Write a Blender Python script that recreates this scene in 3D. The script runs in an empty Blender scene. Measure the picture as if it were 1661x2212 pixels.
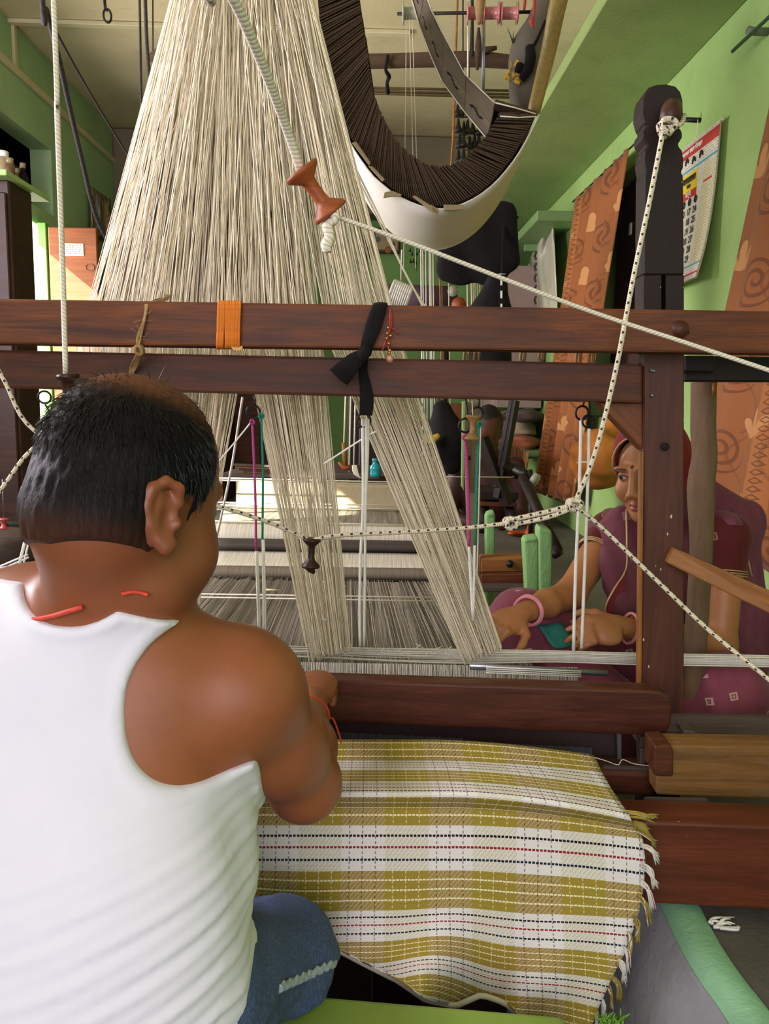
import bpy, bmesh, math, random
import numpy as np
from mathutils import Vector, Matrix

SC = bpy.context.scene
COL = SC.collection
rng = random.Random(7)
V = Vector

# ------------------------------------------------------------------ camera
F_PX, W_PX, H_PX = 1700.0, 1661.0, 2212.0
CAM = V((0.0, 0.0, 0.80))
_y = V(((800 - 830.5) / F_PX, (1106 - 860) / F_PX, -1.0)).normalized()
_a = (1.0 * _y.x - 0.017 * _y.y) / -_y.z
_x = V((1.0, -0.017, _a)).normalized()
_z = _x.cross(_y).normalized()
R_CW = Matrix((_x, _y, _z))            # rows = world axes seen in camera space -> camera-to-world
cam_data = bpy.data.cameras.new('camera')
cam_data.sensor_fit = 'VERTICAL'
cam_data.sensor_height = 24.0
cam_data.lens = 24.0 * F_PX / H_PX
cam_data.clip_start = 0.02
cam = bpy.data.objects.new('camera', cam_data)
COL.objects.link(cam)
cam.matrix_world = Matrix.Translation(CAM) @ R_CW.to_4x4()
SC.camera = cam

# ------------------------------------------------------------------ light
world = bpy.data.worlds.new('daylight')
SC.world = world
world.use_nodes = True
_bg = world.node_tree.nodes['Background']
_bg.inputs[0].default_value = (0.98, 0.885, 1.0, 1)
_bg.inputs[1].default_value = 1.5

sun_d = bpy.data.lights.new('sun', 'SUN')
sun_d.energy = 26.0
sun_d.angle = 0.01
sun_d.color = (1.0, 0.93, 0.80)
sun = bpy.data.objects.new('sun', sun_d)
COL.objects.link(sun)
sun.rotation_euler = V((0.62, 0.60, -0.50)).to_track_quat('-Z', 'Y').to_euler()


def area_light(name, loc, direction, sx, sy, power, color):
    d = bpy.data.lights.new(name, 'AREA')
    d.shape = 'RECTANGLE'
    d.size, d.size_y = sx, sy
    d.energy = power
    d.color = color
    o = bpy.data.objects.new(name, d)
    COL.objects.link(o)
    o.location = loc
    o.rotation_euler = V(direction).to_track_quat('-Z', 'Y').to_euler()
    return o


# daylight through the open verandah behind the photographer and through the left door
area_light('verandah_daylight', (-0.75, -1.9, 1.55), (0.22, 1, -0.22), 2.6, 2.0, 52, (0.99, 0.895, 1.0))
area_light('added_window_fill', (-2.14, 1.66, 1.56), (1, 0.40, 0.12), 1.0, 1.1, 80, (0.99, 0.885, 1.0))  # added fill lamp at a made-up window, lifts the dim interior
area_light('door_daylight', (-2.65, 4.85, 1.2), (1, -0.12, 0.12), 0.9, 1.8, 120, (1.0, 0.93, 0.84))

vs = SC.view_settings
vs.view_transform = 'Standard'
vs.look = 'None'
vs.gamma = 1.0
vs.use_curve_mapping = False
vs.exposure = 0.3
SC.cycles.max_bounces = 6
SC.cycles.diffuse_bounces = 4
SC.cycles.transparent_max_bounces = 6
SC.cycles.caustics_reflective = False
SC.cycles.caustics_refractive = False
SC.cycles.use_denoising = True

# ------------------------------------------------------------------ geometry of the view
YAW = 0.06                               # the loom stands a little askew in the room
EX = V((1, -YAW, 0)).normalized()        # along the loom beams
EY = V((YAW, 1, 0)).normalized()         # into the loom
EZ = V((0, 0, 1))


def ray(px, py):
    return R_CW @ V(((px - W_PX / 2) / F_PX, (H_PX / 2 - py) / F_PX, -1.0))


def P(px, py, Y):
    """room point at depth Y"""
    r = ray(px, py)
    return CAM + r * (Y / r.y)


def L(px, py, d):
    """point in a plane parallel to the loom front, d metres away"""
    r = ray(px, py)
    return CAM + r * (d / (r.y + YAW * r.x))


def PX(px, py, X):
    r = ray(px, py)
    return CAM + r * (X / r.x)


def PZ(px, py, z):
    r = ray(px, py)
    return CAM + r * ((z - CAM.z) / r.z)


# ------------------------------------------------------------------ object helpers
def world_loc(o):
    p = V((0, 0, 0))
    while o is not None:
        p += o.location
        o = o.parent
    return p


def tag(o, label=None, cat=None, group=None, kind=None):
    if label: o['label'] = label
    if cat: o['category'] = cat
    if group: o['group'] = group
    if kind: o['kind'] = kind
    return o


def thing(name, loc, label, cat, group=None):
    o = bpy.data.objects.new(name, None)
    o.empty_display_size = 0.05
    COL.objects.link(o)
    o.location = loc
    return tag(o, label, cat, group)


def link_mesh(name, me, mat=None, parent=None, loc=(0, 0, 0), basis=None, label=None, kind=None):
    o = bpy.data.objects.new(name, me)
    COL.objects.link(o)
    loc = V(loc)
    if parent is not None:
        o.parent = parent
        loc = loc - world_loc(parent)
    o.location = loc
    if basis is not None:
        o.rotation_euler = basis.to_euler()
    if mat is not None and not me.materials:
        for m in (mat if isinstance(mat, (list, tuple)) else [mat]):
            me.materials.append(m)
    return tag(o, label, None, None, kind)


def mesh(name, verts, faces, mat, parent=None, smooth=False, uv=None, basis=None, origin=None, label=None, kind=None, mids=None):
    """world-space verts -> object with its own origin (and axes)"""
    vs_ = [V(v) for v in verts]
    if origin is None:
        lo = V((min(v.x for v in vs_), min(v.y for v in vs_), min(v.z for v in vs_)))
        hi = V((max(v.x for v in vs_), max(v.y for v in vs_), max(v.z for v in vs_)))
        origin = V(((lo.x + hi.x) / 2, (lo.y + hi.y) / 2, lo.z))
    inv = basis.transposed() if basis is not None else None
    vl = [(inv @ (v - origin)) if inv is not None else (v - origin) for v in vs_]
    me = bpy.data.meshes.new(name)
    me.from_pydata(vl, [], faces)
    if uv is not None:
        lay = me.uv_layers.new(name='UVMap')
        idx = np.empty(len(me.loops), dtype=np.int32)
        me.loops.foreach_get('vertex_index', idx)
        lay.data.foreach_set('uv', np.asarray(uv, dtype=np.float32)[idx].ravel())
    if smooth:
        me.polygons.foreach_set('use_smooth', [True] * len(me.polygons))
    o = link_mesh(name, me, mat, parent, origin, basis, label, kind)
    if mids is not None:
        me.polygons.foreach_set('material_index', mids)
    return o


def fix_normals(me, bevel=0.0, seg=1, angle=0.6):
    bm = bmesh.new()
    bm.from_mesh(me)
    bmesh.ops.recalc_face_normals(bm, faces=bm.faces)
    if bevel > 0:
        es = [e for e in bm.edges if len(e.link_faces) == 2 and e.calc_face_angle(0) > angle]
        bmesh.ops.bevel(bm, geom=es, offset=bevel, segments=seg, profile=0.6, affect='EDGES', clamp_overlap=True)
    bm.to_mesh(me)
    bm.free()


HEX_F = [(0, 1, 2, 3), (7, 6, 5, 4), (0, 4, 5, 1), (1, 5, 6, 2), (2, 6, 7, 3), (3, 7, 4, 0)]


def hexa(name, q, dv, mat, parent=None, bevel=0.003, seg=1, label=None, kind=None, along=None):
    """box from a front quad (top-left, top-right, bottom-right, bottom-left) pushed back by dv"""
    q = [V(a) for a in q]
    dv = V(dv)
    ax = V(along).normalized() if along is not None else (q[1] - q[0]).normalized()
    if along is None and (q[3] - q[0]).length > (q[1] - q[0]).length:
        ax = (q[3] - q[0]).normalized()
    up = dv.normalized()
    up = (up - ax * up.dot(ax)).normalized()
    third = ax.cross(up)
    basis = Matrix((ax, up, third)).transposed()
    vs_ = q + [a + dv for a in q]
    c = sum(vs_, V((0, 0, 0))) / 8
    o = mesh(name, vs_, HEX_F, mat, parent, basis=basis, origin=c, label=label, kind=kind)
    fix_normals(o.data, bevel, seg)
    return o


def box(name, lo, hi, mat, parent=None, bevel=0.003, seg=1, label=None, kind=None, rotz=0.0, taper=1.0):
    lo, hi = V(lo), V(hi)
    c = (lo + hi) / 2
    h = (hi - lo) / 2
    vs_ = []
    for sz in (-1, 1):
        t = taper if sz > 0 else 1.0
        for sx, sy in ((-1, -1), (1, -1), (1, 1), (-1, 1)):
            vs_.append(V((sx * h.x * t, sy * h.y * t, sz * h.z)))
    me = bpy.data.meshes.new(name)
    me.from_pydata(vs_, [], [(3, 2, 1, 0), (4, 5, 6, 7), (0, 1, 5, 4), (1, 2, 6, 5), (2, 3, 7, 6), (3, 0, 4, 7)])
    if bevel > 0:
        fix_normals(me, bevel, seg)
    return link_mesh(name, me, mat, parent, c, Matrix.Rotation(rotz, 3, 'Z'), label, kind)


def smooth_path(pts, n=8):
    pts = [V(p) for p in pts]
    if len(pts) < 3:
        return pts
    out = []
    ext = [pts[0] * 2 - pts[1]] + pts + [pts[-1] * 2 - pts[-2]]
    for i in range(1, len(ext) - 2):
        p0, p1, p2, p3 = ext[i - 1:i + 3]
        for k in range(n):
            t = k / n
            out.append(0.5 * ((2 * p1) + (p2 - p0) * t + (2 * p0 - 5 * p1 + 4 * p2 - p3) * t * t + (3 * p1 - p0 - 3 * p2 + p3) * t ** 3))
    out.append(pts[-1])
    return out


def tube_geo(pts, r, sides=6, cap=True, flat=1.0, up=None):
    """verts, faces, uvs of a tube; r a number or a list; flat squashes the section"""
    pts = [V(p) for p in pts]
    n = len(pts)
    rs = [r] * n if not hasattr(r, '__len__') else list(r)
    vs_, fs, uv = [], [], []
    t0 = (pts[1] - pts[0]).normalized()
    ref = V(up) if up is not None else (V((0, 0, 1)) if abs(t0.z) < 0.9 else V((0, 1, 0)))
    s = 0.0
    for i in range(n):
        t = (pts[min(i + 1, n - 1)] - pts[max(i - 1, 0)]).normalized()
        a = (ref - t * ref.dot(t))
        a = a.normalized() if a.length > 1e-6 else t.orthogonal().normalized()
        b = t.cross(a)
        ref = a if up is None else ref
        if i:
            s += (pts[i] - pts[i - 1]).length
        for k in range(sides):
            w = 2 * math.pi * k / sides
            vs_.append(pts[i] + a * (math.cos(w) * rs[i]) + b * (math.sin(w) * rs[i] * flat))
            uv.append((s, k / sides))
    for i in range(n - 1):
        for k in range(sides):
            k2 = (k + 1) % sides
            fs.append((i * sides + k, i * sides + k2, (i + 1) * sides + k2, (i + 1) * sides + k))
    if cap:
        fs.append(tuple(range(sides - 1, -1, -1)))
        fs.append(tuple((n - 1) * sides + k for k in range(sides)))
    return vs_, fs, uv


class Geo:
    """collects several strands that make up ONE part"""
    def __init__(self):
        self.v, self.f, self.uv, self.m = [], [], [], []

    def add(self, g, m=0):
        vs_, fs, uv = g
        o = len(self.v)
        self.v += vs_
        self.f += [tuple(i + o for i in f) for f in fs]
        self.uv += uv
        self.m += [m] * len(fs)
        return self

    def tube(self, pts, r, sides=6, m=0, **k):
        return self.add(tube_geo(pts, r, sides, **k), m)

    def build(self, name, mat, parent=None, smooth=True, **k):
        return mesh(name, self.v, self.f, mat, parent, smooth=smooth, uv=self.uv, mids=self.m if any(self.m) else None, **k)


def tube(name, pts, r, mat, parent=None, sides=8, n=0, smooth=True, label=None, kind=None, **k):
    if n:
        pts = smooth_path(pts, n)
        if hasattr(r, '__len__'):
            r = list(np.interp(np.linspace(0, 1, len(pts)), np.linspace(0, 1, len(r)), r))
    return Geo().tube(pts, r, sides, **k).build(name, mat, parent, smooth=smooth, label=label, kind=kind)


def lathe_geo(a, b, prof, sides=20):
    """turned solid: prof = [(t along a->b, radius in metres)]"""
    a, b = V(a), V(b)
    pts = [a + (b - a) * t for t, _ in prof]
    ax = (b - a).normalized()
    u = ax.orthogonal().normalized()
    w = ax.cross(u)
    vs_, fs, uv = [], [], []
    for (t, r), p in zip(prof, pts):
        for k in range(sides):
            q = 2 * math.pi * k / sides
            vs_.append(p + u * (math.cos(q) * r) + w * (math.sin(q) * r))
            uv.append((t * (b - a).length, k / sides))
    for i in range(len(prof) - 1):
        for k in range(sides):
            k2 = (k + 1) % sides
            fs.append((i * sides + k, i * sides + k2, (i + 1) * sides + k2, (i + 1) * sides + k))
    fs.append(tuple(range(sides - 1, -1, -1)))
    fs.append(tuple((len(prof) - 1) * sides + k for k in range(sides)))
    return vs_, fs, uv


def lathe(name, a, b, prof, mat, parent=None, sides=20, smooth=True, **k):
    g = lathe_geo(a, b, prof, sides)
    o = mesh(name, g[0], g[1], mat, parent, smooth=smooth, uv=g[2], **k)
    fix_normals(o.data)
    return o


def grid_surface(name, rows, mat, parent=None, uv=None, thick=0.0, smooth=True, **k):
    """rows: list of equal-length lists of points"""
    nr, nc = len(rows), len(rows[0])
    vs_ = [p for r in rows for p in r]
    fs = [(i * nc + j, i * nc + j + 1, (i + 1) * nc + j + 1, (i + 1) * nc + j) for i in range(nr - 1) for j in range(nc - 1)]
    uvs = uv if uv is not None else [(j / (nc - 1), i / (nr - 1)) for i in range(nr) for j in range(nc)]
    o = mesh(name, vs_, fs, mat, parent, smooth=smooth, uv=uvs, **k)
    if thick:
        m = o.modifiers.new('thickness', 'SOLIDIFY')
        m.thickness = thick
        m.offset = 0
    return o


# ------------------------------------------------------------------ materials
def lin(h):
    h = h.lstrip('#')
    c = [int(h[i:i + 2], 16) / 255 for i in (0, 2, 4)]
    return tuple(((x + 0.055) / 1.055) ** 2.4 if x > 0.04045 else x / 12.92 for x in c) + (1,)


class NT:
    """short-hand for building node trees"""
    def __init__(self, name):
        self.mat = bpy.data.materials.new(name)
        self.mat.use_nodes = True
        self.t = self.mat.node_tree
        self.b = self.t.nodes['Principled BSDF']

    def n(self, typ, **k):
        nd = self.t.nodes.new(typ)
        for a, v in k.items():
            setattr(nd, a, v)
        return nd

    def set(self, sock, v):
        if hasattr(v, 'is_linked') or hasattr(v, 'links'):
            self.t.links.new(v, sock)
        elif v is not None:
            sock.default_value = v

    def math(self, op, a, b=None, c=None, clamp=False):
        nd = self.n('ShaderNodeMath', operation=op, use_clamp=clamp)
        for i, v in enumerate((a, b, c)):
            if v is not None:
                self.set(nd.inputs[i], v)
        return nd.outputs[0]

    def mix(self, fac, a, b, blend='MIX'):
        nd = self.n('ShaderNodeMix', data_type='RGBA', blend_type=blend)
        self.set(nd.inputs[0], fac)
        self.set(nd.inputs[6], lin(a) if isinstance(a, str) else a)
        self.set(nd.inputs[7], lin(b) if isinstance(b, str) else b)
        return nd.outputs[2]

    def ramp(self, fac, stops):
        nd = self.n('ShaderNodeValToRGB')
        e = nd.color_ramp.elements
        while len(e) < len(stops):
            e.new(0.5)
        for el, (p, c) in zip(e, stops):
            el.position = p
            el.color = lin(c) if isinstance(c, str) else (c, c, c, 1)
        self.set(nd.inputs[0], fac)
        return nd.outputs[0]

    def coord(self, kind='Object', scale=(1, 1, 1), loc=(0, 0, 0), rot=(0, 0, 0)):
        c = self.n('ShaderNodeTexCoord')
        m = self.n('ShaderNodeMapping')
        m.inputs['Scale'].default_value = scale
        m.inputs['Location'].default_value = loc
        m.inputs['Rotation'].default_value = rot
        self.t.links.new(c.outputs[kind], m.inputs[0])
        return m.outputs[0]

    def noise(self, vec, scale=5.0, detail=3.0, rough=0.55, dist=0.0):
        nd = self.n('ShaderNodeTexNoise')
        self.set(nd.inputs['Vector'], vec)
        nd.inputs['Scale'].default_value = scale
        nd.inputs['Detail'].default_value = detail
        nd.inputs['Roughness'].default_value = rough
        nd.inputs['Distortion'].default_value = dist
        return nd.outputs[0]

    def vor(self, vec, scale, feature='F1', out='Distance', rand=1.0):
        nd = self.n('ShaderNodeTexVoronoi', feature=feature)
        self.set(nd.inputs['Vector'], vec)
        nd.inputs['Scale'].default_value = scale
        nd.inputs['Randomness'].default_value = rand
        return nd.outputs[out]

    def xyz(self, vec):
        s = self.n('ShaderNodeSeparateXYZ')
        self.set(s.inputs[0], vec)
        return s.outputs

    def step(self, a, lo, hi):
        """1 between lo and hi"""
        return self.math('MULTIPLY', self.math('GREATER_THAN', a, lo), self.math('LESS_THAN', a, hi))

    def done(self, color=None, rough=0.6, metal=0.0, bump=None, bstr=0.2, bdist=0.002, spec=None, sheen=0, sub=0, alpha=None):
        b = self.b
        if color is not None:
            self.set(b.inputs['Base Color'], lin(color) if isinstance(color, str) else color)
        self.set(b.inputs['Roughness'], rough)
        b.inputs['Metallic'].default_value = metal
        if spec is not None:
            b.inputs['Specular IOR Level'].default_value = spec
        if sheen:
            b.inputs['Sheen Weight'].default_value = sheen
        if sub:
            b.inputs['Subsurface Weight'].default_value = sub
            b.inputs['Subsurface Radius'].default_value = (0.012, 0.004, 0.002)
        if bump is not None:
            nd = self.n('ShaderNodeBump')
            nd.inputs['Strength'].default_value = bstr
            nd.inputs['Distance'].default_value = bdist
            self.set(nd.inputs['Height'], bump)
            self.t.links.new(nd.outputs[0], b.inputs['Normal'])
        return self.mat


def plain(name, c, rough=0.6, var=0.12, scale=30, metal=0.0, bstr=0.15, c2=None, spec=None, stretch=(1, 1, 1)):
    t = NT(name)
    nz = t.noise(t.coord('Object', stretch), scale, 4)
    if c2 is None:
        a = lin(c)
        c2_ = tuple(x * (1 - 2.2 * var) for x in a[:3]) + (1,)
        c1_ = tuple(min(1, x * (1 + var)) for x in a[:3]) + (1,)
    else:
        c1_, c2_ = lin(c), lin(c2)
    return t.done(t.mix(nz, c2_, c1_), rough, metal, nz, bstr, 0.001, spec)


def wood(name, light, dark, rough=0.45, scale=1.0, specks=0.0, wear=None):
    """planed timber, grain along the object's own X"""
    t = NT(name)
    v = t.coord('Object', (1.6 * scale, 22 * scale, 22 * scale))
    g = t.noise(v, 2.2, 5, 0.6, 0.7)
    fine = t.noise(t.coord('Object', (5 * scale, 190 * scale, 190 * scale)), 3.0, 3, 0.6)
    blot = t.noise(t.coord('Object', (3, 6, 6)), 1.7, 3)
    c = t.mix(t.ramp(g, [(0.30, 0.0), (0.68, 1.0)]), dark, light)
    c = t.mix(t.math('MULTIPLY', t.ramp(fine, [(0.45, 0.0), (0.62, 1.0)]), 0.45), c, dark)
    c = t.mix(t.math('MULTIPLY', t.ramp(blot, [(0.5, 0.0), (0.75, 1.0)]), 0.5), c, dark)
    if wear:
        w = t.noise(t.coord('Object', (6, 14, 14)), 2.5, 6, 0.7)
        c = t.mix(t.math('MULTIPLY', t.ramp(w, [(0.52, 0.0), (0.66, 1.0)]), 0.55), c, wear)
    if specks:
        sp = t.vor(t.coord('Object', (14, 26, 26)), 1.6)
        c = t.mix(t.math('MULTIPLY', t.math('LESS_THAN', sp, specks), 0.8), c, '#cfc6b4')
    r = t.math('ADD', t.math('MULTIPLY', g, 0.2), rough - 0.1)
    return t.done(c, r, 0, fine, 0.25, 0.0008, 0.3)
# ------------------------------------------------------------------ shared materials
def plaster(name, c, c2, dirt, k=1.0, scratch=None):
    t = NT(name)
    o = t.coord('Object')
    a = t.noise(o, 2.2, 5, 0.6)
    f = t.noise(o, 38, 4, 0.6)
    sc = t.noise(t.coord('Object', (9, 14, 22)), 2.4, 6, 0.7, 1.6)
    col = t.mix(t.ramp(a, [(0.35, 0.0), (0.7, 1.0)]), c2, c)
    col = t.mix(t.math('MULTIPLY', t.ramp(t.noise(o, 5.5, 6, 0.7, 0.5), [(0.56, 0.0), (0.74, 1.0)]), 0.5), col, dirt)
    if scratch:
        ln = t.math('ABSOLUTE', t.math('SUBTRACT', sc, 0.5))
        col = t.mix(t.math('MULTIPLY', t.math('LESS_THAN', ln, 0.006), 0.45), col, scratch)
    h = t.math('ADD', t.math('MULTIPLY', f, 0.5), sc)
    return t.done(col, 0.62, 0, h, 0.22 * k, 0.006)


M_GREEN = plaster('green_limewash', '#9dbd74', '#8eaf66', '#769354')
M_GREEN_CEIL = plaster('green_slab_paint', '#93ab68', '#849c5c', '#697f48', 1.6, '#566a38')
M_CEIL = plaster('cream_ceiling_paint', '#d8cba4', '#cabd95', '#ad9f78', 1.4, '#8f8464')
M_FLOOR = plaster('worn_cement', '#67635c', '#504c46', '#38352f', 1.6, '#7d786e')
M_MUD = plaster('mud_wall', '#4a3b31', '#33271f', '#221912', 3.0)
M_PITWALL = plaster('grey_cement_lip', '#b3b4bb', '#93949c', '#6c6c72', 2.5)
M_EDGE = plaster('mint_paint', '#93c7a0', '#81b58e', '#658f70', 2.0)
M_BACK = plaster('deep_green_wall', '#7ba85a', '#6d9a4e', '#55803c')

XL, XR, YB, ZC = -2.15, 1.30, 7.10, 2.95
YF = -1.6                                   # the front of the room is open to the verandah


def S(o):
    o['kind'] = 'structure'
    return o


# ---- floor with the weaver's pit
edge_px = [(1405, 1900), (1440, 1960), (1478, 2040), (1520, 2110), (1560, 2165), (1590, 2212), (1650, 2330)]
edge = sorted([PZ(x, y, 0.0) for x, y in edge_px], key=lambda p: p.y)
edge = smooth_path([V((edge[0].x + 0.05, 0.70, 0))] + edge + [V((edge[-1].x - 0.02, 1.50, 0))], 5)
PY0, PY1, PXL = edge[0].y, edge[-1].y, -1.05
fv, ff = [], []


def quad(a, b, c, d):
    n = len(fv)
    fv.extend([a, b, c, d])
    ff.append((n, n + 1, n + 2, n + 3))


for a, b in zip(edge[:-1], edge[1:]):
    quad((a.x, a.y, 0), (XR, a.y, 0), (XR, b.y, 0), (b.x, b.y, 0))
quad((XL, YF - 3, 0), (XR, YF - 3, 0), (XR, PY0, 0), (XL, PY0, 0))
quad((XL, PY1, 0), (XR, PY1, 0), (XR, YB, 0), (XL, YB, 0))
quad((XL, PY0, 0), (PXL, PY0, 0), (PXL, PY1, 0), (XL, PY1, 0))
S(mesh('floor', fv, ff, M_FLOOR))
# painted lip round the pit and the rough cement slope below it
lip = []
for p in edge:
    lip.append([p + V((0.052, 0, 0.004)), p + V((0.030, 0, 0.016)), p + V((0.0, 0, 0.012)), p + V((-0.012, 0, -0.02))])
S(grid_surface('trim_1', lip, M_EDGE))
slope = []
for i, p in enumerate(edge):
    slope.append([p + V((-0.008, 0, -0.004)), p + V((-0.05, 0, -0.07)), p + V((-0.13, 0, -0.22)), p + V((-0.17, 0, -0.60))])
S(grid_surface('wall_pit_right', slope, M_PITWALL))
S(mesh('wall_pit_front', [(PXL, PY1, 0), (edge[-1].x, PY1, 0), (edge[-1].x, PY1, -0.6), (PXL, PY1, -0.6)], [(0, 1, 2, 3)], M_MUD))
S(mesh('wall_pit_back', [(PXL, PY0, 0), (edge[0].x, PY0, 0), (edge[0].x, PY0, -0.6), (PXL, PY0, -0.6)], [(0, 3, 2, 1)], M_MUD))
S(mesh('wall_pit_left', [(PXL, PY0, 0), (PXL, PY1, 0), (PXL, PY1, -0.6), (PXL, PY0, -0.6)], [(0, 1, 2, 3)], M_MUD))
S(mesh('floor_pit', [(PXL, PY0, -0.6), (edge[0].x, PY0, -0.6), (edge[0].x, PY1, -0.6), (PXL, PY1, -0.6)], [(0, 1, 2, 3)], M_MUD))

# ---- ceiling
S(mesh('ceiling', [(XL - .3, -4.4, ZC), (XR, -4.4, ZC), (XR, YB, ZC), (XL - .3, YB, ZC)], [(3, 2, 1, 0)], M_CEIL))  # run on past the open front to block the sun
# ---- walls (left wall has a door and a storage recess above it)
DY0, DY1, DZ = 4.30, 5.55, 1.86           # door
NY0, NY1, NZ0, NZ1 = 2.2, 5.56, 1.97, 2.39  # recess


def wall_panel(v):
    n = len(fv2)
    fv2.extend(v)
    ff2.append(tuple(range(n, n + len(v))))


fv2, ff2 = [], []
TH = 0.14
WY0, WY1, WZ0, WZ1 = 1.15, 2.15, 1.02, 2.10     # made-up window opening, added for the fill lamp
for y0, y1, z0, z1 in ((-4.4, WY0, 0, ZC), (WY1, NY0, 0, ZC), (WY0, WY1, 0, WZ0), (WY0, WY1, WZ1, ZC), (NY0, NY1, NZ1, ZC), (NY1, YB, 0, ZC), (NY0, DY0, 0, NZ0), (DY0, DY1, DZ, NZ0), (DY1, NY1, 0, NZ0)):  # left wall also lengthened past the open front to keep sun out
    wall_panel([(XL, y0, z0), (XL, y1, z0), (XL, y1, z1), (XL, y0, z1)])
# recess faces
wall_panel([(XL - TH, NY0, NZ0), (XL - TH, NY1, NZ0), (XL - TH, NY1, NZ1), (XL - TH, NY0, NZ1)])
wall_panel([(XL, NY0, NZ0), (XL, NY1, NZ0), (XL - TH, NY1, NZ0), (XL - TH, NY0, NZ0)])
wall_panel([(XL, NY0, NZ1), (XL - TH, NY0, NZ1), (XL - TH, NY1, NZ1), (XL, NY1, NZ1)])
wall_panel([(XL, NY1, NZ0), (XL, NY1, NZ1), (XL - TH, NY1, NZ1), (XL - TH, NY1, NZ0)])
wall_panel([(XL, NY0, NZ0), (XL - TH, NY0, NZ0), (XL - TH, NY0, NZ1), (XL, NY0, NZ1)])
# door reveals
wall_panel([(XL, DY1, 0), (XL, DY1, DZ), (XL - TH, DY1, DZ), (XL - TH, DY1, 0)])
wall_panel([(XL, DY0, 0), (XL - TH, DY0, 0), (XL - TH, DY0, DZ), (XL, DY0, DZ)])
wall_panel([(XL, DY0, DZ), (XL - TH, DY0, DZ), (XL - TH, DY1, DZ), (XL, DY1, DZ)])
# outside face so that the wall is thick
for y0, y1, z0, z1 in ((-4.4, WY0, 0, ZC), (WY1, DY0, 0, ZC), (WY0, WY1, 0, WZ0), (WY0, WY1, WZ1, ZC)):
    wall_panel([(XL - TH, y0, z0), (XL - TH, y0, z1), (XL - TH, y1, z1), (XL - TH, y1, z0)])
wall_panel([(XL, WY0, WZ0), (XL, WY0, WZ1), (XL - TH, WY0, WZ1), (XL - TH, WY0, WZ0)])
wall_panel([(XL, WY1, WZ0), (XL - TH, WY1, WZ0), (XL - TH, WY1, WZ1), (XL, WY1, WZ1)])
wall_panel([(XL, WY0, WZ0), (XL - TH, WY0, WZ0), (XL - TH, WY1, WZ0), (XL, WY1, WZ0)])
wall_panel([(XL, WY0, WZ1), (XL, WY1, WZ1), (XL - TH, WY1, WZ1), (XL - TH, WY0, WZ1)])
wall_panel([(XL - TH, DY1, 0), (XL - TH, DY1, ZC), (XL - TH, YB, ZC), (XL - TH, YB, 0)])
wall_panel([(XL - TH, DY0, DZ), (XL - TH, DY0, ZC), (XL - TH, DY1, ZC), (XL - TH, DY1, DZ)])
M_GREENL = plaster('lightened_limewash', '#a6c897', '#97b988', '#7f9f70')  # wall green lightened to make up for weak light on this side
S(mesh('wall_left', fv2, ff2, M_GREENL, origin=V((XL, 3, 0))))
# door: a green frame bar and a leaf that stands open into the room
M_DOORFRAME = plain('door_frame_green', '#5fae3f', 0.5)
d1 = thing('door_1', (XL, DY1, 0), None, None)
d1['kind'] = 'structure'
M_DOORLEAF = wood('door_leaf_wood', '#8d5230', '#693a20', 0.55, 0.7)
LY = 5.20
box('door_leaf', (XL + 0.10, LY, 0.05), (XL + 0.405, LY + 0.04, 1.83), M_DOORLEAF, d1, 0.006)
box('door_frame', (XL + 0.022, LY + 0.03, 0), (XL + 0.075, LY + 0.09, DZ), M_DOORFRAME, d1, 0.004)
box('door_frame', (XL - 0.10, DY0 + 0.04, 0), (XL - 0.02, DY0 + 0.005, DZ), M_DOORFRAME, d1, 0.004)
# arched iron grille outside the door, whose shadow falls on the leaf
M_IRON = plain('dark_iron', '#2a2622', 0.45, metal=0.6)
gx = XL - TH - 0.05
for zz in (0.55, 1.15):
    tube('grille_bar', [(gx, DY0, zz), (gx, DY1, zz)], 0.010, M_IRON, d1, 6)
for k in range(3):
    cy = DY0 + 0.2 + 0.3 * k
    tube('grille_scroll', [(gx, cy + 0.13 * math.cos(a * 0.45), 1.0 + 0.16 * math.sin(a * 0.45)) for a in range(15)], 0.011, M_IRON, d1, 6)
# handle plate and notice are parts of the leaf
M_PAPER = plain('aged_paper', '#d9cda4', 0.8, 0.05)
lx = XL + 0.075
DY1 = LY + 0.09
box('notice', (lx + 0.125, DY1 - 0.094, 1.655), (lx + 0.245, DY1 - 0.0895, 1.73), M_PAPER, d1, 0, label='small cream paper notice stuck on the door leaf')
M_INK = plain('ink', '#4b4136', 0.8)
ink = Geo()
for r in range(5):
    zz = 1.720 - r * 0.013
    x0 = lx + 0.132
    while x0 < lx + 0.232:
        w = rng.uniform(0.006, 0.022)
        ink.tube([(x0, DY1 - 0.0945, zz), (min(x0 + w, lx + 0.24), DY1 - 0.0945, zz)], 0.0016, 4)
        x0 += w + rng.uniform(0.004, 0.014)
ink.build('print', M_INK, d1, kind='stuff')
# oval stamp mark pressed into the leaf
tube('oval_mark', [(lx + 0.282 + 0.028 * math.cos(a * 0.393), DY1 - 0.0915, 1.585 + 0.022 * math.sin(a * 0.393)) for a in range(17)], 0.0022, M_DOORLEAF, d1, 5)

DY1 = 5.55
w1 = thing('added_window_1', (XL, 1.65, WZ0), None, None)
w1['kind'] = 'structure'  # frame of the made-up window that carries the fill lamp
for y in (WY0 + 0.02, (WY0 + WY1) / 2, WY1 - 0.02):
    box('added_window_frame', (XL - 0.09, y - 0.02, WZ0), (XL - 0.05, y + 0.02, WZ1), M_DOORFRAME, w1, 0.003)
for z in (WZ0 + 0.02, WZ1 - 0.02):
    box('added_window_frame', (XL - 0.09, WY0, z - 0.02), (XL - 0.05, WY1, z + 0.02), M_DOORFRAME, w1, 0.003)

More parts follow.
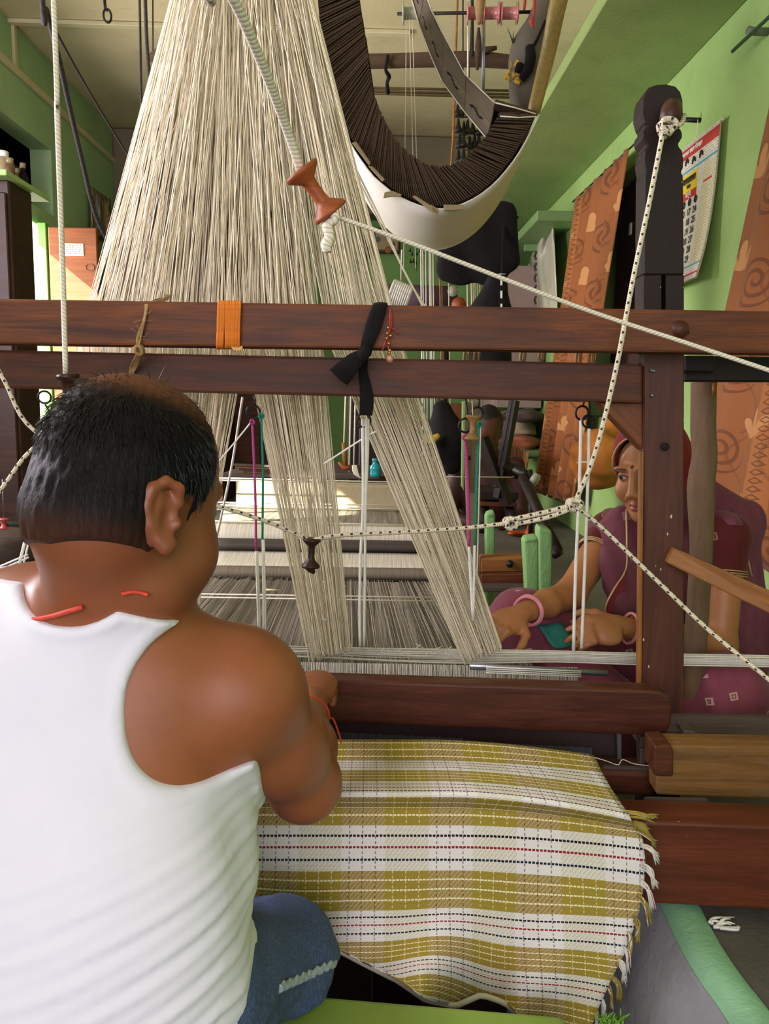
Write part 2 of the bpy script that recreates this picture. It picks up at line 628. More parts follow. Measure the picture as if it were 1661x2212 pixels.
# ---- right wall with a doorway behind the curtain
CY0, CY1, CZ = 3.82, 5.05, 1.98
fv2, ff2 = [], []
for y0, y1, z0, z1 in ((YF, CY0, 0, ZC), (CY0, CY1, CZ, ZC), (CY1, YB, 0, ZC), (CY0, CY1, 0, 0.72)):
    wall_panel([(XR, y0, z0), (XR, y0, z1), (XR, y1, z1), (XR, y1, z0)])
RX = XR + 0.55
wall_panel([(XR, CY1, 0.72), (XR, CY1, CZ), (RX, CY1, CZ), (RX, CY1, 0.72)])
wall_panel([(XR, CY0, 0.72), (RX, CY0, 0.72), (RX, CY0, CZ), (XR, CY0, CZ)])
wall_panel([(XR, CY0, CZ), (RX, CY0, CZ), (RX, CY1, CZ), (XR, CY1, CZ)])
wall_panel([(XR, CY0, 0.72), (XR, CY1, 0.72), (RX, CY1, 0.72), (RX, CY0, 0.72)])
wall_panel([(RX, CY0, 0.72), (RX, CY0, CZ), (RX, CY1, CZ), (RX, CY1, 0.72)])
S(mesh('wall_right', fv2, ff2, M_GREEN, origin=V((XR, 3, 0))))
# loft slab along the right wall
S(box('trim_2', (0.81, YF, 2.21), (XR, YB, 2.27), M_GREEN_CEIL, None, 0.004))
# ---- back wall: green below, a brown-grey loft band above
S(mesh('wall_back', [(XL, YB, 0), (XR, YB, 0), (XR, YB, ZC), (XL, YB, ZC)], [(0, 1, 2, 3)], M_BACK))
M_LOFT = plaster('loft_band', '#7c6f55', '#6b5f49', '#4d4434', 2)
S(box('trim_3', (XL, YB - 0.25, 2.32), (0.81, YB, 2.94), M_LOFT, None, 0.004))
# ---- wiring casings
M_CONDUIT = plain('cream_wiring_casing', '#cfc7a0', 0.5, 0.06)
c1 = thing('wiring_casing', (XL, 5, 2.68), 'cream plastic wiring casing along the top of the left green wall and across the ceiling', 'wiring casing')
box('casing', (XL, 0.2, 2.665), (XL + 0.025, 6.9, 2.705), M_CONDUIT, c1, 0.003)
box('casing', (XL, 5.02, 2.69), (XL + 0.02, 5.06, 2.95), M_CONDUIT, c1, 0.003)
box('casing', (XL, 4.98, 2.925), (0.2, 5.03, 2.948), M_CONDUIT, c1, 0.003)
# ------------------------------------------------------------------ the loom frame
M_BEAM = wood('reddish_teak', '#78411a', '#3a1c0b', 0.55, 1.0)
M_BEAM2 = wood('dark_teak', '#64351a', '#2d160a', 0.55, 1.0)
M_POST = wood('worn_post_wood', '#5d3322', '#3a1e14', 0.5, 0.9, specks=0.085)
M_POSTTOP = wood('dark_carved_wood', '#211009', '#120804', 0.62, 0.9, specks=0.04)
M_SLEY = wood('polished_mahogany', '#5c3122', '#351a11', 0.32, 1.1)
M_OLD = wood('weathered_yellow_plank', '#8a642f', '#5a3c1d', 0.6, 0.8, specks=0.03, wear='#6f6250')
M_BREAST = wood('brown_breast_beam', '#6e3620', '#44200f', 0.45, 0.7, specks=0.035)
M_GREYW = wood('grey_weathered_wood', '#5d5048', '#372c26', 0.7, 0.8)
M_STICK = wood('pale_stick_wood', '#9a672f', '#6b4219', 0.5, 1.2, specks=0.02)
M_BRACE = wood('orange_brown_brace', '#7d4622', '#52290f', 0.5, 0.8)
M_DARKHOLE = plain('hole_shade_paint', '#0c0806', 0.9)  # near-black colour painted for the shade inside holes, slots and the doorway
M_STEEL = plain('dull_steel', '#8b8d90', 0.35, 0.1, metal=0.8)


def quad_px(a, b, c, d_, dist):
    return [L(a[0], a[1], dist), L(b[0], b[1], dist), L(c[0], c[1], dist), L(d_[0], d_[1], dist)]


def prism_px(name, pts, dist, depth, mat, parent=None, bevel=0.003, seg=1, along=None, label=None):
    """outline in the loom plane, extruded into the loom"""
    f = [L(x, y, dist) for x, y in pts]
    b = [p + EY * depth for p in f]
    n = len(f)
    faces = [tuple(range(n)), tuple(range(2 * n - 1, n - 1, -1))] + [(i, i + n, (i + 1) % n + n, (i + 1) % n) for i in range(n)]
    ax = V(along) if along is not None else EX
    up = EY
    basis = Matrix((ax, (up - ax * up.dot(ax)).normalized(), ax.cross((up - ax * up.dot(ax)).normalized()))).transposed()
    c = sum(f, V((0, 0, 0))) / n
    o = mesh(name, f + b, faces, mat, parent, basis=basis, origin=c, label=label)
    fix_normals(o.data, bevel, seg)
    return o


loom = thing('handloom', L(1430, 1700, 1.5), 'dark teak handloom frame, its carved post standing before the woman in the maroon sari', 'loom')
hexa('top_beam', quad_px((-500, 637), (2100, 679), (2100, 770), (-500, 736), 1.41), EY * 0.06, M_BEAM, loom, 0.004, 2)
hexa('cross_beam', quad_px((-500, 745), (1388, 786), (1388, 871), (-500, 827), 1.46), EY * 0.06, M_BEAM2, loom, 0.005, 2, label='dark lower cross beam with a black scorch mark')
# carved post: head, rings and slot
left_ = [(1387, 215), (1385, 245), (1391, 268), (1397, 272), (1387, 284), (1386, 298), (1395, 310), (1398, 314), (1391, 326), (1389, 345), (1391, 360), (1393, 368), (1391, 380), (1389, 594)]
right_ = [(1475, 215), (1476, 245), (1471, 266), (1464, 272), (1474, 283), (1474, 296), (1466, 309), (1465, 314), (1474, 325), (1477, 345), (1476, 362), (1471, 369), (1476, 380), (1478, 594)]
top_ = [(1470, 197), (1460, 186), (1440, 181), (1420, 182), (1402, 188), (1392, 200)]
prism_px('post_head', left_[::-1] + top_[::-1] + right_, 1.475, 0.055, M_POSTTOP, loom, 0.004, 1, along=EZ, label='carved dark post head with rounded knob and two rings')
prism_px('post_head', [(1389, 593), (1430, 593), (1430, 700), (1388, 700)], 1.475, 0.055, M_POSTTOP, loom, 0.002, 1, along=EZ)
prism_px('post_head', [(1438, 593), (1478, 593), (1478, 700), (1438, 700)], 1.475, 0.055, M_POSTTOP, loom, 0.002, 1, along=EZ)
prism_px('post', [(1388, 690), (1479, 690), (1478, 1000), (1478, 1640), (1384, 1640), (1391, 1100)], 1.475, 0.026, M_POST, loom, 0.003, 1, along=EZ)
# a lighter brown strip along the post's left side
prism_px('post_strip', [(1386, 975), (1391, 975), (1386, 1500), (1380, 1500)], 1.476, 0.024, M_STICK, loom, 0.001, 1, along=EZ)
# round peg that takes the rope
tube('peg', [L(1452, 230, 1.49), L(1450, 240, 1.44), L(1446, 256, 1.405)], [0.017, 0.018, 0.016], wood('peg_wood', '#4a2b1f', '#2c1710', 0.45), loom, 14, label='round dark peg through the carved head')
for px, py, r in ((1437, 965, 0.0075), (1467, 712, 0.016)):
    o = tube('peg_hole', [L(px, py, 1.466 if py > 900 else 1.4065), L(px, py, 1.485 if py > 900 else 1.42)], r, M_DARKHOLE if py > 900 else M_POST, loom, 14)
hexa('slot', quad_px((1461, 711), (1489, 713), (1489, 722), (1461, 720), 1.4085), EY * 0.004, M_DARKHOLE, loom, 0.0005)
for px, py in ((1407, 800), (1408, 854), (1412, 801)):
    tube('nail', [L(px, py, 1.470), L(px, py, 1.48)], 0.0035, M_STEEL, loom, 8)
prism_px('corner_brace', [(1288, 868), (1392, 868), (1392, 976), (1384, 970)], 1.485, 0.04, M_BRACE, loom, 0.003, along=(EX - EZ).normalized(), label='triangular orange-brown corner brace under the cross beam')
hexa('side_rail', quad_px((1478, 768), (2050, 776), (2050, 826), (1478, 824), 1.55), EY * 0.06, M_POSTTOP, loom, 0.003)
hexa('side_rail', quad_px((1478, 768), (1545, 768), (1545, 805), (1478, 803), 1.52), EY * 0.06, M_POSTTOP, loom, 0.003)
hexa('screw_block', quad_px((1384, 764), (1392, 764), (1392, 785), (1384, 785), 1.44), EY * 0.02, M_GREYW, loom, 0.001)
# lower frame to the right of the cloth
hexa('sill_rail', quad_px((1383, 1594), (1900, 1602), (1900, 1628), (1383, 1618), 1.36), EY * 0.12, M_GREYW, loom, 0.003)
hexa('side_plank', quad_px((1418, 1609), (2050, 1619), (2050, 1742), (1418, 1717), 1.28), EY * 0.05, M_OLD, loom, 0.004, 2, label='yellow weathered plank below the post')
prism_px('block', [(1413, 1612), (1449, 1610), (1455, 1622), (1455, 1679), (1413, 1677)], 1.265, 0.06, M_BEAM2, loom, 0.003)
prism_px('wedge', [(1478, 1578), (1500, 1581), (1532, 1598), (1530, 1612), (1506, 1612), (1480, 1597)], 1.34, 0.05, M_GREYW, loom, 0.003)
prism_px('wedge', [(1383, 1618), (1396, 1618), (1396, 1660), (1383, 1660)], 1.36, 0.03, M_GREYW, loom, 0.002)
hexa('cloth_roller', quad_px((300, 1640), (1416, 1666), (1416, 1722), (300, 1690), 1.34), EY * 0.06, M_BEAM2, loom, 0.01, 2)
hexa('iron_strip', quad_px((1305, 1657), (1413, 1661), (1413, 1666), (1305, 1663), 1.33), EY * 0.01, M_GREYW, loom, 0.001)
hexa('breast_beam', quad_px((-400, 1705), (2050, 1800), (2050, 1985), (-400, 1860), 1.145), EY * 0.07, M_BREAST, loom, 0.005, 2, label='broad reddish brown beam that the finished cloth hangs over')
hexa('shelf_board', [PZ(1392, 1719, 0.150), PZ(1528, 1722, 0.150), PZ(1568, 1792, 0.150), PZ(1380, 1785, 0.150)], V((0, 0, -0.02)), M_GREYW, loom, 0.002)
# upright that carries the frame down to the floor
prism_px('foot', [(1392, 1630), (1470, 1630), (1470, 2010), (1392, 2010)], 1.46, 0.07, M_POSTTOP, loom, 0.003, along=EZ)
prism_px('treadle_post', [(800, 1990), (908, 1990), (908, 2300), (802, 2300)], 1.30, 0.06, M_POSTTOP, loom, 0.004, along=EZ, label='short dark post in the pit below the cloth')

# the pole, a stripped branch
bp = [L(1520, 825, 1.70), L(1519, 930, 1.70), L(1522, 985, 1.70), L(1514, 1055, 1.70), L(1515, 1180, 1.70), L(1508, 1300, 1.70), L(1500, 1420, 1.70), L(1494, 1560, 1.70), L(1490, 1640, 1.72)]
M_BARK = NT('grey_bark')
_v = M_BARK.coord('Object', (12, 12, 2.4))
_n = M_BARK.noise(_v, 4, 5, 0.65)
M_BARK = M_BARK.done(M_BARK.mix(_n, '#3a2b1c', '#836749'), 0.8, 0, _n, 0.5, 0.004)
br = thing('branch_pole', bp[-1], 'grey stripped branch standing upright behind the carved post', 'pole')
tube('trunk', bp, [0.026, 0.026, 0.026, 0.029, 0.024, 0.024, 0.025, 0.026, 0.027], M_BARK, br, 14, n=5)
tube('split_end', [L(1543, 828, 1.675), L(1540, 855, 1.674)], [0.006, 0.003], M_STICK, br, 6)
# fixed pale stick
st = thing('pale_stick', L(1560, 1255, 1.4), 'pale flat wooden stick screwed to the front of the carved post', 'stick')
hexa('bar', [L(1456, 1183, 1.455), L(1760, 1320, 1.36), L(1760, 1375, 1.36), L(1440, 1216, 1.455)], EY * 0.018, M_STICK, st, 0.003, 2)
tube('screw', [L(1475, 1213, 1.447), L(1475, 1213, 1.46)], 0.006, M_BEAM2, st, 10)

# ------------------------------------------------------------------ the sley (batten) with its reed
sl = thing('sley_batten', L(1000, 1600, 1.40), 'polished mahogany sley hanging before the reed, the weaver\'s hand on its left', 'sley')
cap = [(-250, 1437), (1405, 1491)] + [(1428, 1494), (1444, 1502), (1451, 1517), (1452, 1540), (1450, 1566), (1442, 1582), (1425, 1590)] + [(1405, 1590), (-250, 1520)]
prism_px('hand_cap', cap, 1.36, 0.030, M_SLEY, sl, 0.006, 3)
hexa('groove', quad_px((-250, 1424), (1400, 1480), (1400, 1500), (-250, 1445), 1.393), EY * 0.012, M_BEAM2, sl, 0.002, 1)
hexa('race_board', quad_px((-250, 1515), (1335, 1580), (1335, 1652), (-250, 1590), 1.405), EY * 0.03, plain('dark_race_wood', '#2e1c18', 0.5), sl, 0.002)
rd = Geo()
M_REED = plain('reed_wire', '#8d949e', 0.35, metal=0.7)
for k in range(300):
    x = 560 + k * 2.4
    y = 1602 + (x - 730) * 0.047
    a = L(x, y - (20 if x < 1000 else 13) + rng.uniform(-1, 1), 1.398)
    rd.tube([a, L(x, y + 8, 1.398)], 0.0008, 3, cap=False)
rd.build('reed', M_REED, sl, kind='stuff')
hexa('reed_rib', quad_px((500, 1594), (1278, 1629), (1278, 1637), (500, 1601), 1.394), EY * 0.006, M_STEEL, sl, 0.001)
hexa('reed_end', quad_px((1334, 1588), (1343, 1588), (1343, 1656), (1335, 1656), 1.385), EY * 0.01, M_STEEL, sl, 0.001)
# ------------------------------------------------------------------ continuous bodies: distance fields -> one skin
def axis_coords(spans):
    """spans: [(start, end, step), ...] one after another -> coordinates with locally finer steps"""
    out = []
    for a, b, st in spans:
        n = max(1, int(round((b - a) / st)))
        out += [a + (b - a) * i / n for i in range(n)]
    out.append(spans[-1][1])
    return np.array(out)


class Field:
    def __init__(self, xs, ys, zs):
        self.ax = (xs, ys, zs)
        self.f = np.full((len(xs), len(ys), len(zs)), 1.0, dtype=np.float32)

    def region(self, lo, hi):
        sl_ = []
        for a, l, h in zip(self.ax, lo, hi):
            i, j = np.searchsorted(a, l), np.searchsorted(a, h)
            sl_.append(slice(max(0, i - 1), min(len(a), j + 1)))
        return tuple(sl_)

    def grid(self, s):
        x, y, z = (a[q] for a, q in zip(self.ax, s))
        return x[:, None, None], y[None, :, None], z[None, None, :]

    def add(self, fn, lo, hi, k=0.01, mode='u', m=None):
        m = (k + 0.03) if m is None else m
        s = self.region([a - m for a in lo], [a + m for a in hi])
        if any(q.stop <= q.start for q in s):
            return
        d = fn(*self.grid(s))
        a = self.f[s]
        if mode == 'u':
            h = np.clip(0.5 + 0.5 * (a - d) / k, 0, 1)
            self.f[s] = a * (1 - h) + d * h - k * h * (1 - h)
        elif mode == 's':                   # carve
            d = -d
            h = np.clip(0.5 - 0.5 * (a - d) / k, 0, 1)
            self.f[s] = a * (1 - h) + d * h + k * h * (1 - h)
        elif mode == 'i':
            self.f[s] = np.maximum(a, d)


def ball(c, r, axes=None):
    """ellipsoid"""
    c = [float(v) for v in c]
    r = (r, r, r) if not hasattr(r, '__len__') else r
    A = np.array(axes, dtype=float) if axes is not None else np.eye(3)

    def fn(x, y, z):
        dx, dy, dz = x - c[0], y - c[1], z - c[2]
        q = [A[i][0] * dx + A[i][1] * dy + A[i][2] * dz for i in range(3)]
        k0 = np.sqrt((q[0] / r[0]) ** 2 + (q[1] / r[1]) ** 2 + (q[2] / r[2]) ** 2) + 1e-9
        k1 = np.sqrt((q[0] / r[0] ** 2) ** 2 + (q[1] / r[1] ** 2) ** 2 + (q[2] / r[2] ** 2) ** 2) + 1e-9
        return (k0 * (k0 - 1) / k1).astype(np.float32)
    e = max(r)
    return fn, [v - e for v in c], [v + e for v in c]


def limb(a, b, ra, rb, flat=1.0, flat_dir=None):
    """tapered capsule; flat < 1 squashes it along flat_dir"""
    a, b = np.array(a, float), np.array(b, float)
    ab = b - a
    L2 = float(ab @ ab) + 1e-12
    fd = np.array(flat_dir, float) if flat_dir is not None else None
    if fd is not None:
        fd = fd / np.linalg.norm(fd)

    def fn(x, y, z):
        dx, dy, dz = x - a[0], y - a[1], z - a[2]
        t = np.clip((dx * ab[0] + dy * ab[1] + dz * ab[2]) / L2, 0, 1)
        ex, ey, ez = dx - t * ab[0], dy - t * ab[1], dz - t * ab[2]
        if fd is not None:
            w = (ex * fd[0] + ey * fd[1] + ez * fd[2]) * (1 / flat - 1)
            ex, ey, ez = ex + w * fd[0], ey + w * fd[1], ez + w * fd[2]
        return (np.sqrt(ex * ex + ey * ey + ez * ez) - (ra + (rb - ra) * t)).astype(np.float32)
    m = max(ra, rb)
    return fn, list(np.minimum(a, b) - m), list(np.maximum(a, b) + m)


EDGES = [((0, 0, 0), (1, 0, 0)), ((0, 1, 0), (1, 1, 0)), ((0, 0, 1), (1, 0, 1)), ((0, 1, 1), (1, 1, 1)),
         ((0, 0, 0), (0, 1, 0)), ((1, 0, 0), (1, 1, 0)), ((0, 0, 1), (0, 1, 1)), ((1, 0, 1), (1, 1, 1)),
         ((0, 0, 0), (0, 0, 1)), ((1, 0, 0), (1, 0, 1)), ((0, 1, 0), (0, 1, 1)), ((1, 1, 0), (1, 1, 1))]


def skin(field, level=0.0):
    """surface nets on the (locally refined) grid"""
    f = field.f - level
    xs, ys, zs = field.ax
    f[0], f[-1], f[:, 0], f[:, -1], f[:, :, 0], f[:, :, -1] = 1, 1, 1, 1, 1, 1
    neg = f < 0
    nx, ny, nz = f.shape
    c = neg[:-1, :-1, :-1].astype(np.int8)
    cnt = np.zeros((nx - 1, ny - 1, nz - 1), np.int8)
    for dx in (0, 1):
        for dy in (0, 1):
            for dz in (0, 1):
                cnt += neg[dx:nx - 1 + dx, dy:ny - 1 + dy, dz:nz - 1 + dz]
    act = np.argwhere((cnt > 0) & (cnt < 8))
    idx = np.full((nx - 1, ny - 1, nz - 1), -1, np.int32)
    idx[act[:, 0], act[:, 1], act[:, 2]] = np.arange(len(act))
    acc = np.zeros((len(act), 3))
    n = np.zeros(len(act))
    ax = [np.asarray(a) for a in (xs, ys, zs)]
    for e0, e1 in EDGES:
        p0, p1 = act + np.array(e0), act + np.array(e1)
        a = f[p0[:, 0], p0[:, 1], p0[:, 2]]
        b = f[p1[:, 0], p1[:, 1], p1[:, 2]]
        m = (a < 0) != (b < 0)
        t = np.where(m, a / np.where(m, a - b, 1), 0)
        for q in range(3):
            w0, w1 = ax[q][p0[:, q]], ax[q][p1[:, q]]
            acc[:, q] += np.where(m, w0 + (w1 - w0) * t, 0)
        n += m
    verts = acc / n[:, None]
    quads = []
    for q in range(3):
        o = [0, 0, 0]
        o[q] = 1
        A = neg[:nx - o[0], :ny - o[1], :nz - o[2]]
        B = neg[o[0]:, o[1]:, o[2]:]
        for flip, mask in ((False, A & ~B), (True, ~A & B)):
            e = np.argwhere(mask)
            u, v = [(1, 2), (2, 0), (0, 1)][q]
            e = e[(e[:, u] > 0) & (e[:, v] > 0) & (e[:, 0] < nx - 1 + (q == 0) * 0) & (e[:, u] < f.shape[u] - 1) & (e[:, v] < f.shape[v] - 1)]
            ds = []
            for du, dv in ((-1, -1), (0, -1), (0, 0), (-1, 0)):
                g = e.copy()
                g[:, u] += du
                g[:, v] += dv
                ds.append(idx[g[:, 0], g[:, 1], g[:, 2]])
            qd = np.stack(ds if not flip else ds[::-1], 1)
            quads.append(qd)
    quads = np.concatenate(quads)
    quads = quads[(quads >= 0).all(1)]
    return verts, quads


def skin_object(name, field, mat, parent=None, color=None, smooth_iter=0, label=None, origin=None):
    v, q = skin(field)
    if smooth_iter:
        # light Laplacian smoothing keeps the skin even
        for _ in range(smooth_iter):
            s = np.zeros_like(v)
            n = np.zeros(len(v))
            for i, j in ((0, 1), (1, 2), (2, 3), (3, 0)):
                np.add.at(s, q[:, i], v[q[:, j]])
                np.add.at(n, q[:, i], 1)
                np.add.at(s, q[:, j], v[q[:, i]])
                np.add.at(n, q[:, j], 1)
            v = np.where(n[:, None] > 0, 0.45 * v + 0.55 * s / np.maximum(n, 1)[:, None], v)
    o_ = np.array(origin if origin is not None else (v.min(0) + v.max(0)) / 2)
    me = bpy.data.meshes.new(name)
    vl = v - o_
    me.vertices.add(len(v))
    me.vertices.foreach_set('co', vl.astype(np.float32).ravel())
    me.loops.add(len(q) * 4)
    me.loops.foreach_set('vertex_index', q.astype(np.int32).ravel())
    me.polygons.add(len(q))
    me.polygons.foreach_set('loop_start', np.arange(0, len(q) * 4, 4, dtype=np.int32))
    me.polygons.foreach_set('use_smooth', np.ones(len(q), dtype=bool))
    me.update(calc_edges=True)
    me.validate()
    if color is not None:
        at = me.color_attributes.new('tint', 'FLOAT_COLOR', 'POINT')
        at.data.foreach_set('color', color(v).astype(np.float32).ravel())
    return link_mesh(name, me, mat, parent, o_, None, label)


def sstep(a, lo, hi):
    t = np.clip((a - lo) / (hi - lo), 0, 1)
    return t * t * (3 - 2 * t)


def tint_material(name, rough=0.5, bump_scale=260, bstr=0.12, sub=0.0, spec=0.4, sheen=0):
    t = NT(name)
    a = t.n('ShaderNodeAttribute', attribute_name='tint')
    nz = t.noise(t.coord('Object'), bump_scale, 3)
    big = t.noise(t.coord('Object'), 14, 4, 0.6)
    c = t.mix(t.math('MULTIPLY', t.ramp(big, [(0.42, 0), (0.7, 1)]), 0.16), a.outputs['Color'], '#2b120a')
    return t.done(c, rough, 0, nz, bstr, 0.0006, spec, sheen, sub)
# ------------------------------------------------------------------ the weaver
def n3(v):
    v = np.array(v, float)
    return v / np.linalg.norm(v)


def frame(yaw, pitch, roll=0.0):
    """right, forward, up of a head that looks yaw degrees to the right of +Y and pitch degrees down"""
    a, b = math.radians(yaw), math.radians(pitch)
    f = np.array((math.sin(a) * math.cos(b), math.cos(a) * math.cos(b), -math.sin(b)))
    r = np.array((math.cos(a), -math.sin(a), 0.0))
    u = np.cross(r, f)
    c, s = math.cos(math.radians(roll)), math.sin(math.radians(roll))
    r, u = r * c + u * s, u * c - r * s
    return r, f, u


HC = np.array(P(300, 1052, 0.85))          # head centre
hr, hf, hu = frame(31, 22, 2)
HS = 0.985                                  # size of the head
HA = (hr / HS, hf / HS, hu / HS)


def H(a, b, c):
    return HC + (hr * a + hf * b + hu * c) * HS


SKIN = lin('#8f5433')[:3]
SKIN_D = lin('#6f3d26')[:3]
LIPS = lin('#6e3a30')[:3]

SHR = np.array(P(530, 1490, 0.87))          # right shoulder joint
ELR = np.array(P(655, 1690, 1.00))
WRR = np.array(P(668, 1520, 1.255))
NB = np.array(P(190, 1330, 0.845))          # base of the neck
CH = np.array(P(130, 1560, 0.86))           # chest
WA = np.array(P(150, 1900, 0.80))           # waist
HIP = np.array(P(170, 2260, 0.77))
SHL = np.array((2 * NB[0] - SHR[0] - 0.02, SHR[1] + 0.03, SHR[2] - 0.045))
ELL = SHL + np.array((-0.06, 0.17, -0.20))
WRL = ELL + np.array((0.16, 0.22, 0.03))

m_xs = axis_coords([(-0.72, -0.42, 0.009), (-0.42, -0.14, 0.0036), (-0.14, 0.06, 0.0045)])
m_ys = axis_coords([(0.55, 0.72, 0.006), (0.72, 0.99, 0.0036), (0.99, 1.22, 0.007), (1.22, 1.46, 0.0032)])
m_zs = axis_coords([(-0.02, 0.30, 0.007), (0.30, 0.45, 0.004), (0.45, 0.88, 0.0036)])
MB_ = Field(m_xs, m_ys, m_zs)


def torso(F, g=0.0, lo_cut=None):
    """the trunk alone, g metres outside the skin"""
    up = n3(NB - WA)
    rt = np.array((math.cos(math.radians(8)), -math.sin(math.radians(8)), 0))
    fw = np.cross(up, rt)
    A = (rt, fw, up)
    F.add(*ball(CH + np.array((0, 0.0, 0.02)), (0.186 + g, 0.112 + g, 0.165 + g), A), k=0.05)
    F.add(*ball(WA, (0.178 + g, 0.120 + g, 0.19 + g), A), k=0.06)
    F.add(*ball(HIP + np.array((0, 0.02, 0.06)), (0.172 + g, 0.130 + g, 0.15 + g), A), k=0.06)
    F.add(*ball(WA + np.array((0.0, 0.06, -0.03)), (0.15 + g, 0.11 + g, 0.15 + g), A), k=0.05)
    F.add(*limb(P(446, 1690, 0.87), P(446, 1870, 0.85), 0.050 + g, 0.052 + g), k=0.04)     # flank
    # trapezius / shoulder yoke
    F.add(*limb(NB + np.array((0.01, 0.0, -0.022)), SHR + np.array((-0.03, 0, 0.022)), 0.056 + g, 0.050 + g), k=0.05)
    F.add(*limb(NB + np.array((0, 0.0, -0.045)), SHL + np.array((0.03, 0, 0.016)), 0.048 + g, 0.048 + g), k=0.035)
    F.add(*ball((SHR * 0.62 + CH * 0.38) + np.array((0.0, -0.018, -0.01)), (0.075 + g, 0.060 + g, 0.09 + g)), k=0.05)   # shoulder blade
    F.add(*ball((SHL * 0.62 + CH * 0.38) + np.array((0.0, -0.018, -0.01)), (0.075 + g, 0.060 + g, 0.09 + g)), k=0.05)


torso(MB_)
# arms
MB_.add(*ball(SHR + np.array((0.004, 0, -0.004)), (0.062, 0.064, 0.062)), k=0.045)
MB_.add(*limb(SHR, ELR * 0.55 + SHR * 0.45, 0.060, 0.056), k=0.03)
MB_.add(*limb(ELR * 0.5 + SHR * 0.5, ELR, 0.056, 0.045), k=0.03)
MB_.add(*ball(ELR + np.array((0.004, 0.0, -0.006)), 0.043), k=0.02)
MB_.add(*limb(ELR, ELR * 0.6 + WRR * 0.4, 0.045, 0.043), k=0.02)
MB_.add(*limb(ELR * 0.62 + WRR * 0.38, WRR, 0.043, 0.027), k=0.02)
MB_.add(*ball(SHL, (0.066, 0.066, 0.068)), k=0.045)
MB_.add(*limb(SHL, ELL, 0.058, 0.044), k=0.03)
MB_.add(*limb(ELL, WRL, 0.044, 0.027), k=0.02)


def hand(F, wrist, fwd, back, side, size=1.0, curl=(0.5, 0.55, 0.6, 0.65), thumb=0.6, spread=0.10, k=0.006, rf=0.0088):
    """palm, four bent fingers of different lengths and a thumb that leaves the side of the palm.
    fwd: towards the knuckles, back: out of the back of the hand, side: towards the thumb"""
    fwd, back, side = n3(fwd), n3(back), n3(side)
    kn = wrist + fwd * 0.088 * size
    F.add(*limb(wrist, wrist + fwd * 0.045 * size, 0.026 * size, 0.033 * size, 0.6, back), k=0.015)
    F.add(*ball(wrist + fwd * 0.055 * size, (0.040 * size, 0.045 * size, 0.0175 * size), (side, fwd, back)), k=0.012)
    tips = []
    for i, (off, ln) in enumerate(((0.030, 0.070), (0.010, 0.080), (-0.010, 0.074), (-0.029, 0.058))):
        base = wrist + fwd * (0.083 - 0.004 * abs(i - 1)) * size + side * off * size
        p = base
        ang = 0.15
        d0 = n3(fwd + side * (off * spread * 8))
        segs = (0.46, 0.31, 0.23)
        for s_, c_ in zip(segs, (0.75, 1.15, 0.8)):
            ang += curl[i] * c_
            d = d0 * math.cos(ang) - back * math.sin(ang)
            q = p + d * ln * s_ * size
            r0 = rf * size * (1.0 if s_ > 0.4 else 0.92 if s_ > 0.3 else 0.84)
            F.add(*limb(p, q, r0, r0 * 0.93), k=0.004 if s_ < 0.4 else 0.007)
            p = q
        F.add(*ball(base + back * 0.004 * size, 0.0105 * size), k=k)
        tips.append((p, d))
    tb = wrist + fwd * 0.022 * size + side * 0.028 * size - back * 0.006 * size
    F.add(*ball(wrist + fwd * 0.034 * size + side * 0.024 * size - back * 0.006 * size, (0.022 * size, 0.026 * size, 0.018 * size), (side, fwd, back)), k=0.012)
    d1 = n3(side * math.cos(thumb) + fwd * (0.5 + math.sin(thumb)) - back * 0.25)
    t1 = tb + d1 * 0.034 * size
    t2 = t1 + n3(d1 * 0.6 + fwd * 0.7 - back * 0.2) * 0.030 * size
    t3 = t2 + n3(d1 * 0.3 + fwd * 0.9 - back * 0.3) * 0.022 * size
    for a, b, r0, r1 in ((tb, t1, 0.0125, 0.0115), (t1, t2, 0.0108, 0.0098), (t2, t3, 0.0098, 0.0082)):
        F.add(*limb(a, b, r0 * size, r1 * size), k=0.005)
    tips.append((t3, n3(t3 - t2)))
    return tips


# right hand closed over the sley cap
hand(MB_, WRR, P(688, 1455, 1.375) - P(668, 1520, 1.255), (-0.05, -0.35, 1.0), (-1, 0.15, 0.0), 1.0, (0.75, 0.8, 0.85, 0.9), 0.2)
hand(MB_, WRL, (0.15, 1, 0.15), (0, -0.3, 1.0), (1, -0.1, 0), 1.0, (0.6, 0.6, 0.65, 0.7), 0.3)
# neck and head
MB_.add(*limb(NB + np.array((0.012, 0, -0.03)), H(0, -0.034, -0.070), 0.060, 0.056), k=0.025)
MB_.add(*limb(NB + np.array((0.035, 0.03, -0.02)), H(0.028, 0.02, -0.10), 0.045, 0.045), k=0.03)
MB_.add(*ball(H(0, -0.012, 0.030), (0.078, 0.099, 0.086), HA), k=0.02)
MB_.add(*ball(H(0, -0.030, -0.015), (0.073, 0.078, 0.075), HA), k=0.02)
MB_.add(*ball(H(0, -0.044, -0.046), (0.068, 0.066, 0.060), HA), k=0.03)
MB_.add(*ball(H(0, 0.042, -0.030), (0.062, 0.056, 0.085), HA), k=0.02)
MB_.add(*ball(H(0, 0.040, -0.090), (0.057, 0.056, 0.040), HA), k=0.025)
MB_.add(*ball(H(0, 0.080, -0.112), (0.024, 0.020, 0.020), HA), k=0.02)
